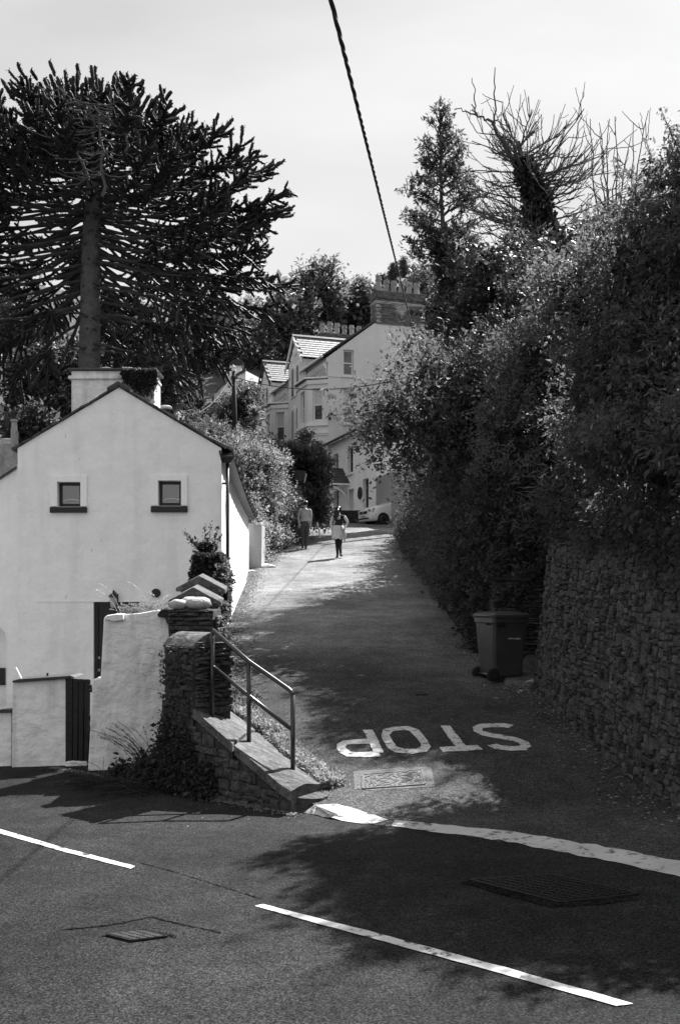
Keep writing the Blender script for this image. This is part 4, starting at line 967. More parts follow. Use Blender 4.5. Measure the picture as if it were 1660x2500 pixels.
def facade(parent, t0, t1, mat, bay, dormer, seed):
    """front of one house: wall, eaves with brackets, canted bay and gabled dormer bay with arched windows."""
    fr = MB(TL(t0, 0, 0), TU, TV, ZUP); W_ = t1 - t0
    fr.quad((0, 0, ZG - 1), (W_, 0, ZG - 1), (W_, 0, ZEV), (0, 0, ZEV)); fr.build('front_wall', mat, parent)
    # main roof
    MB(TL(t0, 0, 0), TU, TV, ZUP).hexa([(-.06, -.35, ZEV - .02), (W_, -.35, ZEV - .02), (W_, SG / 2, ZAP), (-.06, SG / 2, ZAP), (-.06, -.35, ZEV + .10), (W_, -.35, ZEV + .10), (W_, SG / 2, ZAP + .12), (-.06, SG / 2, ZAP + .12)]).build('roof', MT['slate_dark'], parent)
    MB(TL(t0, 0, 0), TU, TV, ZUP).hexa([(-.06, SG + .3, ZEV - .1), (W_, SG + .3, ZEV - .1), (W_, SG / 2, ZAP), (-.06, SG / 2, ZAP), (-.06, SG + .3, ZEV + .02), (W_, SG + .3, ZEV + .02), (W_, SG / 2, ZAP + .12), (-.06, SG / 2, ZAP + .12)]).build('roof', MT['slate_dark'], parent)
    # cornice: fascia, gutter, brackets
    c = MB(TL(t0, 0, 0), TU, TV, ZUP); L_ = bay[1] - bay[0] + .6
    c.box((0, -.10, ZEV - .34), (L_, 0, ZEV - .06)); c.box((0, -.04, ZEV - 1.02), (L_, 0, ZEV - .93)); c.build('cornice', mat, parent)
    MB(TL(t0, 0, 0), TU, TV, ZUP).tube([(-.1, -.42, ZEV - .02), (L_ + .1, -.42, ZEV - .02)], .075, 8).build('gutter', MT['trim_white'], parent)
    MB(TL(t0, 0, 0), TU, TV, ZUP).box((0, -.38, ZEV - .10), (L_, -.30, ZEV + .04)).build('fascia', MT['dark_paint'], parent)
    nb = int(L_ / .36)
    for k in range(nb):
        x = .12 + k * (L_ - .2) / nb
        MB(TL(t0, 0, 0), TU, TV, ZUP).prism([(x, -.03, ZEV - .92), (x, -.09, ZEV - .90), (x, -.10, ZEV - .74), (x, -.22, ZEV - .60), (x, -.26, ZEV - .36), (x, -.03, ZEV - .36)], (.13, 0, 0)).build('eaves_bracket', MT['trim_white'], parent)
    # canted bay
    b0, b1 = bay; pr = 1.05; ct_ = .72
    plan = [(b0 - t0, 0.), (b0 - t0 + ct_, -pr), (b1 - t0 - ct_, -pr), (b1 - t0, 0.)]
    zt = 13.25
    for k in range(3):
        (xa, ya), (xb, yb) = plan[k], plan[k + 1]; Lf = math.hypot(xb - xa, yb - ya)
        exl = (TU * (xb - xa) + TV * (yb - ya)) / Lf; enl = unit(np.cross(exl, ZUP))
        if np.dot(enl, TV) > 0: enl = -enl
        o_ = TL(t0 + xa, ya, 0); wn = min(.9, Lf * .5)
        hl = [((Lf - wn) / 2, (Lf + wn) / 2, 10.78, 12.75), ((Lf - wn) / 2, (Lf + wn) / 2, 7.6, 9.55)]
        MB(o_, exl, -enl, ZUP).wall(Lf, zt, hl, .16, z0=ZG - 1).build('bay_wall', mat, parent)
        for (a, b, c0, d0) in hl: sash(parent, o_ + exl * a + ZUP * c0, exl, enl, b - a, d0 - c0, MT['far_glass'], blind=1 if k == 0 and c0 > 10 else 0)
        for z0, z1, e in ((10.45, 10.62, .10), (9.98, 10.10, .10), (9.86, 9.98, .05), (13.0, 13.25, .08)):
            MB(o_, exl, -enl, ZUP).box((-e * .4, -e, z0), (Lf + e * .4, .02, z1)).build('bay_moulding', MT['trim_white'] if z0 < 12 else mat, parent)
    rp = [(x + (.12 if i == 3 else -.12 if i == 0 else 0) * 0, y - (.16 if 0 < i < 3 else 0)) for i, (x, y) in enumerate(plan)]
    MB(TL(t0, 0, 0), TU, TV, ZUP).prism([(x, y, zt) for x, y in rp], (0, 0, .10)).build('bay_roof', MT['slate_dark'], parent)
    MB(TL(t0, 0, 0), TU, TV, ZUP).tube([(x, y - .05, zt + .12) for x, y in rp], .06, 6).build('bay_gutter', MT['trim_white'], parent)
    # gabled projection with arched windows
    g0, g1 = dormer; gm = (g0 + g1) / 2; gp = -.35; zs, za = 15.35, 17.05
    G = lambda: MB(TL(t0, gp, 0), TU, TV, ZUP); x0_, x1_, xm = g0 - t0, g1 - t0, gm - t0
    G().quad((x0_, 0, ZG - 1), (x1_, 0, ZG - 1), (x1_, 0, zs), (xm, 0, za), (x0_, 0, zs)).quad((x0_, 0, ZG - 1), (x0_, 0, zs), (x0_, 2.6, zs), (x0_, .35, ZG - 1)).quad((x1_, 0, ZG - 1), (x1_, .35, ZG - 1), (x1_, 2.6, zs), (x1_, 0, zs)).build('gable_front', mat, parent)
    for sgn, xe in ((-1, x0_), (1, x1_)):
        # slates of the dormer roof, row by row
        nrow, ncol = 9, 13
        for rr in range(nrow):
            k0, k1 = rr / nrow, (rr + 1) / nrow + .02; dlen = 5.2
            for cc in range(ncol):
                y0, y1 = -.22 + dlen * (cc + .03 * (rr % 2)) / ncol + (rr % 2) * .18, -.22 + dlen * (cc + .97) / ncol + (rr % 2) * .18
                e0 = (xm + (xe + sgn * .18 - xm) * (1 - k0), za + .12 + (zs - .05 - za) * (1 - k0)); e1 = (xm + (xe + sgn * .18 - xm) * (1 - k1), za + .12 + (zs - .05 - za) * (1 - k1))
                # stop where the slope runs into the main roof
                yr = (e0[1] - ZEV) / (ZAP - ZEV) * SG / 2 - gp
                if y0 > yr: continue
                MB(TL(t0, gp, 0), TU, TV, ZUP).hexa([(e0[0], y0, e0[1]), (e0[0], y1, e0[1]), (e1[0], y1, e1[1] - .02), (e1[0], y0, e1[1] - .02), (e0[0], y0, e0[1] + .035), (e0[0], y1, e0[1] + .035), (e1[0], y1, e1[1] + .0), (e1[0], y0, e1[1])]).build('slate', MT['slate'], parent)
        G().prism([(xm, -.25, za + .18), (xm, -.25, za - .04), (xe + sgn * .2, -.25, zs - .30), (xe + sgn * .2, -.25, zs - .08)], (0, .08, 0)).build('bargeboard', MT['trim_white'] if seed == 1 else MT['dark_paint'], parent)
    G().prism([(xm - .12, -.26, za + .12), (xm + .12, -.26, za + .12), (xm, -.26, za + .26)], (0, 5.0, 0)).build('ridge', MT['slate_dark'], parent)
    for z0, hgt in ((13.25, 2.0), (10.4, 2.1)):
        for k in (-1, 1):
            cxw = xm + k * .55; w = .38
            ol = [(cxw - w, z0), (cxw + w, z0)] + [(cxw + w * math.cos(a), z0 + hgt - w + w * math.sin(a)) for a in np.linspace(0, math.pi, 9)]
            og = [(cxw + (x - cxw) * 1.32, z0 - .0 + (z - z0) * 1.10) for x, z in ol]
            arch_o = G().prism([(x, -.06, z) for x, z in og], (0, .06, 0)).build('arched_window', MT['trim_white'], parent)
            G().add([(x, -.066, z) for x, z in [(cxw + (x - cxw) * .72, z0 + .06 + (z - z0) * .94) for x, z in ol]], [tuple(range(len(ol)))]).build('pane', MT['far_glass'], arch_o)
        G().box((xm - 1.25, -.12, z0 + hgt * .62), (xm - 1.05, 0, z0 + hgt * .74)).build('impost', MT['trim_white'], parent)
    G().lathe((xm, -.02, 16.15), [(.0, -.06), (.22, -.06), (.26, -.02), (.26, .02)], 14, 'y').build('roundel', MT['trim_white'], parent)
    G().tube([(x0_ - .08, .1, zs - .5), (x0_ - .08, .1, ZG)], .05, 6).build('downpipe', MT['trim_white'], parent)
facade(ta, 0, 8.3, MT['terrace_grey'], (0.05, 3.7), (3.95, 7.35), 1)
brick_stack(ta, TL(-.05, gable_s(917.5), 0), TV, TU, gable_s(1036) - gable_s(917.5), .95, 16.9, 18.95, (MT['brick'], MT['brick_pale']), 3)
for k in range(6):
    s = gable_s(930) + (gable_s(1023) - gable_s(930)) * k / 5; pot(ta, TL(.42, s, 18.97), .98 if k == 0 else .78, sq=k == 0)
tb = thing('terrace_house', 'paler terraced house with bay window further along the row', 'house', TL(11, 3, ZG))
facade(tb, 8.32, 15.6, MT['terrace_pale'], (8.5, 11.4), (11.6, 15.0), 2)
brick_stack(tb, TL(11.0, 3.1, 0), TV, TU, 3.3, .95, 17.4, 19.0, (MT['brick'], MT['brick_pale']), 3)
for k in range(6): pot(tb, TL(11.4, 3.35 + .56 * k, 19.0), (.8, .95, .9, .8, .85, .82)[k], mat='clay' if k % 2 else 'terrace_dark')
MB(TL(15.6, 0, 0), TV, TU, ZUP).box((-.6, .0, 9), (1.2, .5, 15.9)).build('parapet', MT['terrace_pale'], tb)
tc_ = thing('lower_house', 'lower pale house with chimney beyond the end of the terrace', 'house', TL(17, 1, 4))
MB(TL(16.2, .2, 0), TU, TV, ZUP).hexa([(0, 0, 4), (7, 0, 4), (7, 5, 4), (0, 5, 4), (0, 0, 12.2), (7, 0, 11.4), (7, 5, 14), (0, 5, 14)]).build('walls', MT['terrace_pale'], tc_)
MB(TL(16.2, -.2, 0), TU, TV, ZUP).hexa([(0, 0, 12.2), (7, 0, 11.2), (7, 5, 13.9), (0, 5, 14), (0, 0, 12.4), (7, 0, 11.4), (7, 5, 14.1), (0, 5, 14.2)]).build('roof', MT['slate_dark'], tc_)
MB().box(P(633, 1010, 80), P(655, 966, 80.8)).build('chimney', MT['terrace_pale'], tc_); MB().box(P(631, 966, 79.9), P(660, 957, 80.9)).build('chimney_cap', MT['slate_dark'], tc_)
MB().box(P(651, 985, 79.2), P(661, 960, 79.8)).build('party_pier', MT['terrace_pale'], tc_)

# white house in front, on the same building line
wh = thing('white_house', 'white two storey house with gabled porch joined to the grey gable', 'house', TL(-5, 0, 4.5))
def fac_t(u, p=0.):                  # position along the facade line for a pixel column
    k = (u - CX) / F; ox, oy = TC[0] - TV[0] * p, TC[1] - TV[1] * p
    return (k * oy - ox) / (TU[0] - k * TU[1])
def fz(v, t, p=0.): return (CY - v) / F * (TC[1] - TV[1] * p + TU[1] * t)
def vz(uv): t = fac_t(uv[0]); return t, fz(uv[1], t)
ZWE = 9.1
def pxw(x0, x1, y0, y1): t0, t1 = fac_t(x0), fac_t(x1); tm = (t0 + t1) / 2; return (t0, t1, fz(y1, tm), fz(y0, tm))
R2 = lambda a, b: (640 + a * .2041, 960 + b * .2041)
ops = [pxw(*[R2(a, 0)[0] for a in (862, 915)], *[R2(0, b)[1] for b in (725, 1025)]), pxw(*[R2(a, 0)[0] for a in (1028, 1092)], *[R2(0, b)[1] for b in (650, 955)]),
       pxw(*[R2(a, 0)[0] for a in (862, 920)], *[R2(0, b)[1] for b in (1165, 1400)]), pxw(*[R2(a, 0)[0] for a in (1210, 1278)], *[R2(0, b)[1] for b in (1022, 1375)]), pxw(*[R2(a, 0)[0] for a in (1020, 1100)], *[R2(0, b)[1] for b in (1150, 1420)])]
TE = -8.2
hol = [(-max(a, b), -min(a, b), c, d) for a, b, c, d in ops]
fw_ = MB(TL(0, -.03, 0), -TU, TV, ZUP)
fw_.wall(-TE, ZWE + .15, hol, .28, z0=3.2); fw_.build('front_wall', MT['white_wall'], wh)
for i, (a, b, c, d) in enumerate(hol):
    g = MB(TL(0, -.03, 0) + TV * .24, -TU, TV, ZUP)
    if i in (0, 1, 3):
        f = MB(TL(0, -.03, 0) + TV * .2, -TU, TV, ZUP); fr_ = .07
        f.box((a, 0, c), (a + fr_, .06, d)); f.box((b - fr_, 0, c), (b, .06, d)); f.box((a, .001, (c + d) / 2 - .04), (b, .06, (c + d) / 2 + .04)); f.box((a, .001, d - fr_), (b, .06, d)); f.box((a, .001, c), (b, .06, c + fr_))
        wo = f.build('window', MT['dark_paint'], wh); g.quad((a, 0, c), (b, 0, c), (b, 0, d), (a, 0, d)); g.build('pane', MT['glass'], wo)
        MB(TL(0, -.03, 0), -TU, TV, ZUP).box((a - .12, -.1, c - .12), (b + .12, .2, c - .001)).build('sill', MT['trim_white'], wh)
    else:
        g.box((a, 0, c), (b, .05, d)); dd = g.build('door', MT['dark_paint'] if i == 2 else MT['trim_white'], wh)
        MB(TL(0, -.03, 0) + TV * .2, -TU, TV, ZUP).box((b - .16, 0, c + .95), (b - .1, .05, c + 1.2)).build('door_handle', MT['iron_dark'], dd)
MB(TL(0, -.03, 0), -TU, TV, ZUP).hexa([(-.0, -.32, ZWE), (-TE, -.32, ZWE + .1), (-TE, 4.5, ZWE + 2.6), (0, 4.5, ZWE + 2.6), (0, -.32, ZWE + .16), (-TE, -.32, ZWE + .26), (-TE, 4.5, ZWE + 2.75), (0, 4.5, ZWE + 2.75)]).build('roof', MT['slate_dark'], wh)
MB(TL(0, -.03, 0), -TU, TV, ZUP).tube([(0.0, -.36, ZWE + .06), (-TE, -.36, ZWE + .16)], .08, 8).build('gutter', MT['dark_paint'], wh)
MB(TL(0, -.03, 0), -TU, TV, ZUP).quad((-TE, 0, 3), (-TE, 8, 3), (-TE, 8, ZWE), (-TE, 0, ZWE)).build('end_wall', MT['white_wall'], wh)
MB(TL(0, -.03, 0), -TU, TV, ZUP).tube([(.35, -.08, ZWE - .1), (.35, -.08, 4.4)], .05, 8).build('downpipe', MT['trim_white'], wh)
MB(TL(-8.2, -.05, 0), -TU, TV, ZUP).hexa([(0, 0, 3), (4, 0, 3), (4, 2.5, 3), (0, 2.5, 3), (0, 0, 6.4), (4, 0, 6.4), (4, 2.5, 6.8), (0, 2.5, 6.8)]).build('annex', MT['terrace_dark'], wh)
# porch: gabled canopy on curved brackets, over the door
pa, pb = fac_t(R2(858, 0)[0], 1.0), fac_t(R2(990, 0)[0], 1.0)
tw0, tw1 = -fac_t(R2(905, 0)[0]) , -fac_t(R2(1125, 0)[0])
tw0, tw1 = tw0 - .15, tw0 + 2.1; tm = (tw0 + tw1) / 2; zpe = fz(R2(0, 1100)[1], -tw1 * .9); zpa = zpe + .95
pj = -1.05
po = lambda: MB(TL(0, -.03, 0), -TU, TV, ZUP)
for sgn, xe in ((-1, tw0 - .12), (1, tw1 + .12)):
    nr, nc = 5, 5
    for rr in range(nr):
        for cc in range(nc):
            k0, k1 = rr / nr, (rr + 1) / nr + .04; y0, y1 = pj - .1 + (-pj + .1) * cc / nc + .01, pj - .1 + (-pj + .1) * (cc + 1) / nc
            A_ = (xe + (tm - xe) * k0, zpe + (zpa - zpe) * k0 + .05); B_ = (xe + (tm - xe) * k1, zpe + (zpa - zpe) * k1 + .03)
            po().hexa([(A_[0], y0, A_[1]), (A_[0], y1, A_[1]), (B_[0], y1, B_[1]), (B_[0], y0, B_[1]), (A_[0], y0, A_[1] + .04), (A_[0], y1, A_[1] + .04), (B_[0], y1, B_[1] + .02), (B_[0], y0, B_[1] + .02)]).build('porch_slate', MT['slate_dark'], wh)
    po().prism([(xe, pj - .14, zpe - .13), (xe, pj - .14, zpe + .09), (tm, pj - .14, zpa + .09), (tm, pj - .14, zpa - .16)], (0, .07, 0)).build('porch_bargeboard', MT['trim_white'], wh)
    po().box((min(xe, xe - sgn * .08), pj, zpe - .06), (max(xe, xe - sgn * .08), 0, zpe + .04)).build('porch_fascia', MT['trim_white'], wh)
for xe in (tw0 + .02, tw1 - .12):
    arcp = [(xe, -.05 + pj * .9 * (1 - math.cos(a)), zpe - 1.35 + 1.25 * math.sin(a)) for a in np.linspace(0, math.pi / 2, 9)]
    inn = [(xe, -.05 + pj * .78 * (1 - math.cos(a)) - .0, zpe - 1.50 + 1.22 * math.sin(a)) for a in np.linspace(0, math.pi / 2, 9)]
    mb = po()
    for k in range(8): mb.hexa([arcp[k], arcp[k + 1], (xe + .1, *arcp[k + 1][1:]), (xe + .1, *arcp[k][1:]), inn[k], inn[k + 1], (xe + .1, *inn[k + 1][1:]), (xe + .1, *inn[k][1:])])
    mb.box((xe, -.10, zpe - 1.7), (xe + .1, 0, zpe - .06)); mb.build('porch_bracket', MT['trim_white'], wh)
tp = -fac_t(R2(1180, 0)[0]); po().lathe((tp, -.02, fz(R2(0, 1195)[1], -tp)), [(.0, -.03), (.34, -.03), (.34, .02)], 16, 'y').build('oval_plaque', MT['dark_paint'], wh)
# low garden wall in front
lw2 = thing('forecourt_wall', 'low dark stone wall in front of the white house', 'wall', (0, 54, 3.9))
MB().box((-1.6, 54.0, 3.4), (3.6, 54.4, 4.60)).build('wall_core', MT['mortar'], lw2)
masonry(lw2, flat_surf((-1.6, 54.0, 3.85), (1, 0, 0), (0, 0, 1), (0, -1, 0)), 5.2, .78, (.06, .13), (.15, .45), SLT, 77, proud=(.03, .07), limit=0)
# far small house behind the pole
fh = thing('far_cottage', 'small pale gabled house with black topped chimney behind the telegraph pole', 'house', P(545, 1060, 88))
dH = 88
MB().prism([P(523, 1120, dH), P(600, 1120, dH), P(600, 905, dH), P(563, 920, dH), P(542, 940, dH), P(523, 967, dH)], (2, 6, 0)).build('gable_wall', MT['terrace_pale'], fh)
MB().prism([P(519, 968, dH - .3), P(520, 963, dH - .3), P(542, 935, dH - .3), P(600, 898, dH - .3), P(600, 905, dH - .3), P(542, 942, dH - .3)], (0, .6, 0)).build('verge', MT['slate_dark'], fh)
MB().box(P(561, 930, dH - .2), P(591, 888, dH + .8)).build('chimney', MT['terrace_pale'], fh)
MB().prism([P(559, 890, dH - .4), P(593, 892, dH - .4), P(593, 881, dH - .4), P(570, 876, dH - .4), P(559, 880, dH - .4)], (0, 1.5, 0)).build('chimney_cap', MT['dark_paint'], fh)
MB().tube([P(521, 968, dH - .4), P(521, 1120, dH - .4)], .08, 6).build('downpipe', MT['dark_paint'], fh)

# telegraph pole with a gull on top, overhead wires
DP = 62.
pp = thing('telegraph_pole', 'dark wooden telegraph pole rising above the left hedge', 'pole', P(575, 1200, DP))
MB().tube([P(576, 1230, DP), P(573, 1030, DP), P(571, 905, DP)], [.17, .15, .12], 12).build('shaft', MT['pole_wood'], pp, smooth=True)
MB().box(P(566, 905.5, DP - .12), P(576, 902.5, DP + .12)).build('cap_plate', MT['trim_white'], pp)
MB().tube([P(578, 925, DP - .1), P(578, 915, DP - .1)], .06, 8).build('junction_box', MT['black_plastic'], pp)
gl_ = thing('gull', 'white gull perched on top of the telegraph pole', 'bird', P(571, 902, DP))
mb = MB(); lump(mb, P(572.2, 896.5, DP), (.10, .12, .075), 5, 10, 7, .03); lump(mb, P(569.6, 892, DP), (.042, .045, .045), 6, 8, 6, .02)
mb.tube([P(570.3, 894.5, DP), P(569.6, 892, DP)], [.06, .04], 8); mb.build('body', MT['gull_white'], gl_, smooth=True)
mb = MB(); mb.add([P(573, 895, DP - .08), P(578, 899.5, DP - .02), P(573, 898, DP - .08), P(574, 896, DP + .08), P(578, 899.5, DP + .05)], [(0, 1, 2), (0, 3, 1)]); mb.build('wing', MT['pier_grey'], gl_)
mb = MB(); mb.tube([P(568.5, 892.3, DP - .02), P(567.2, 892.9, DP - .04)], [.014, .004], 5); mb.build('beak', MT['clay'], gl_)
mb = MB(); mb.tube([P(571.5, 898, DP), P(571.5, 902.5, DP)], .008, 5); mb.tube([P(573, 898, DP), P(573, 902.5, DP)], .008, 5); mb.build('legs', MT['clay'], gl_)
def cat_wire(a, b, sag, n=28):
    return [a + (b - a) * k / n - V3(0, 0, sag * 4 * (k / n) * (1 - k / n)) for k in range(n + 1)]
w1 = MB().tube(cat_wire(P(566, 918, DP), V3(9, 45, 12.2), 1.75), .028, 6).build('overhead_wire', MT['cable'], smooth=True)
tag(w1, 'thin overhead wire sagging from the telegraph pole across the lane', 'cable')
w2 = MB().tube(cat_wire(P(566, 918, DP), P(430, 1010, 48), .8), .02, 5).build('overhead_wire', MT['cable']); tag(w2, 'thin wire from the telegraph pole down to the left behind the cottage', 'cable')
w3 = MB().tube(cat_wire(P(447, 992, 70), P(524, 992, 87), .05), .02, 5).build('overhead_wire', MT['cable']); tag(w3, 'short horizontal wire running to the far small house', 'cable')
for k, (a, b, sg) in enumerate(((TL(-.05, .35, gz(1013, 0)), V3(6.5, 45, 10.0), .35), (TL(-.05, .35, gz(1020, 0)), V3(6.5, 45, 9.0), .3))):
    tag(MB().tube(cat_wire(a, b, sg), .016, 5).build('service_wire', MT['cable']), ('upper' if k == 0 else 'lower') + ' thin service wire leaving the corner of the grey terrace', 'cable')
bx = thing('wire_bracket', 'small black wire bracket on the corner of the grey terrace', 'bracket', TL(-.05, .2, gz(1016, 0)))
mb = MB(TL(-.05, .2, gz(1016, 0))); mb.tube([(-.35, -.1, -.1), (0, -.1, .1), (.3, -.05, 0)], .03, 5); mb.lathe((0, -.1, .2), [(.07, -.08), (.09, 0), (.05, .1)], 8); mb.lathe((-.1, -.1, -.15), [(.07, -.08), (.09, 0), (.05, .1)], 8); mb.build('insulators', MT['black_plastic'], bx)
# twisted service cable passing overhead
tw = thing('twisted_cable', 'thick twisted black cable running overhead up the lane', 'cable', (0, 8, 3.5))
n = 900; s = np.linspace(1.2, 46, n); z0_, x0_ = 2.0, -.495
base_ = np.stack([x0_ + .09 * s, s, z0_ + .185 * s - .0 * s], 1)
rad_ = .0068; tp_ = 2 * np.pi * s / .62 + .8 * np.sin(s * 1.7) + .5 * np.sin(s * 4.3)
for k in range(3):
    ph = tp_ + 2 * np.pi * k / 3
    pth = base_ + rad_ * 1.1 * np.stack([np.cos(ph), np.zeros(n), np.sin(ph)], 1)
    v, q = tubes_np(pth[None], np.full((1, n), rad_), 6); mesh_arrays('strand', v, [q], MT['cable'], tw, smooth=True)
cp = thing('cable_pole', 'far support pole of the twisted cable hidden in the hedge', 'pole', (3.65, 46, 4))
MB().tube([(3.65, 46, 2), (3.65, 46, 10.6)], .13, 10).build('shaft', MT['pole_wood'], cp)
# ------------------------------------------------------------------ wheeled bin
bn = thing('wheeled_bin', 'dark wheeled bin standing against the slate wall on the lane', 'bin', (2.42, 15.9, -1.2))
ba = math.radians(22); bo = V3(2.47, 15.75, float(z_lane(15.6)) + .02)
bex = V3(math.cos(ba), math.sin(ba) * .8, 0); bex = unit(bex); bey = unit(V3(-bex[1], bex[0], 0))
def BM(): return MB(bo, bex, bey, ZUP)
wb, wt, db, dt, H = .24, .285, .26, .34, .98
mb = BM(); nn = 5
def ring(wx_, dy, z, r=.05, k=4):
    pts = []
    for sx, sy, a0 in ((1, -1, -90), (1, 1, 0), (-1, 1, 90), (-1, -1, 180)):
        for i in range(k + 1):
            a = math.radians(a0 + 90 * i / k); pts.append((sx * (wx_ - r) + r * math.cos(a), sy * (dy - r) + r * math.sin(a), z))
    return pts
rings = [ring(wb - .02, db - .02, .06), ring(wb, db, .09), ring(wb + .02, db + .03, .45), ring(wt - .005, dt - .01, .88), ring(wt + .012, dt + .012, .89), ring(wt + .012, dt + .012, .97), ring(wt - .02, dt - .02, .97)]
K = len(rings[0]); mb.add([p for rg in rings for p in rg], [(i * K + k, i * K + (k + 1) % K, (i + 1) * K + (k + 1) % K, (i + 1) * K + k) for i in range(len(rings) - 1) for k in range(K)] + [tuple(range(K - 1, -1, -1))])
mb.build('body', MT['bin_plastic'], bn, smooth=False)
mb = BM(); rings = [ring(wt + .03, dt + .035, .965, .06), ring(wt + .035, dt + .04, 1.005, .06), ring(wt + .01, dt + .0, 1.03, .06), ring(wt - .09, dt - .1, 1.055, .06)]
mb.add([p for rg in rings for p in rg], [(i * K + k, i * K + (k + 1) % K, (i + 1) * K + (k + 1) % K, (i + 1) * K + k) for i in range(3) for k in range(K)] + [tuple(range(K - 1, -1, -1)), tuple(3 * K + k for k in range(K))]); mb.build('lid', MT['bin_plastic'], bn)
mb = BM(); mb.tube([(-wt, -dt - .02, .985), (-wt - .05, -dt * .6, .99), (-wt - .05, dt * .6, .99), (-wt, dt, .985)], .018, 8); mb.build('handle', MT['bin_plastic'], bn)
for sy in (-1, 1):
    w = BM(); w.lathe((-wb - .02, sy * (db + .0), .10), [(.0, -.03), (.07, -.03), (.10, -.02), (.10, .02), (.07, .03), (.0, .03)], 18, 'y'); w.build('wheel', MT['tyre'], bn)
BM().tube([(-wb - .02, -db - .04, .10), (-wb - .02, db + .04, .10)], .014, 8).build('axle', MT['metal'], bn)
mb = BM(); mb.box((-wb + .12, -db + .06, -.02), (wb - .02, db - .06, .07)); mb.build('foot', MT['bin_plastic'], bn)
for k in range(3):
    BM().box((-wt - .008, -.22 + k * .06, .85), (-wt + .01, -.19 + k * .06, .93)).build('vent_slot', MT['tyre'], bn)
for k in range(3):
    BM().box((-wt + .05 + k * .05, -dt - .0205, .83), (-wt + .08 + k * .05, -dt + .02, .90)).build('vent_slot', MT['tyre'], bn)
mb = BM(); r = rng_of(5)
for k in range(13):
    if k == 6: continue
    x = -.03 + k * .0155; mb.box((x, -.3225, .640 + (0 if k < 6 else -.006)), (x + .010, -.3, .640 + r.uniform(.014, .02)))
mb.build('lettering', MT['pier_grey'], bn)

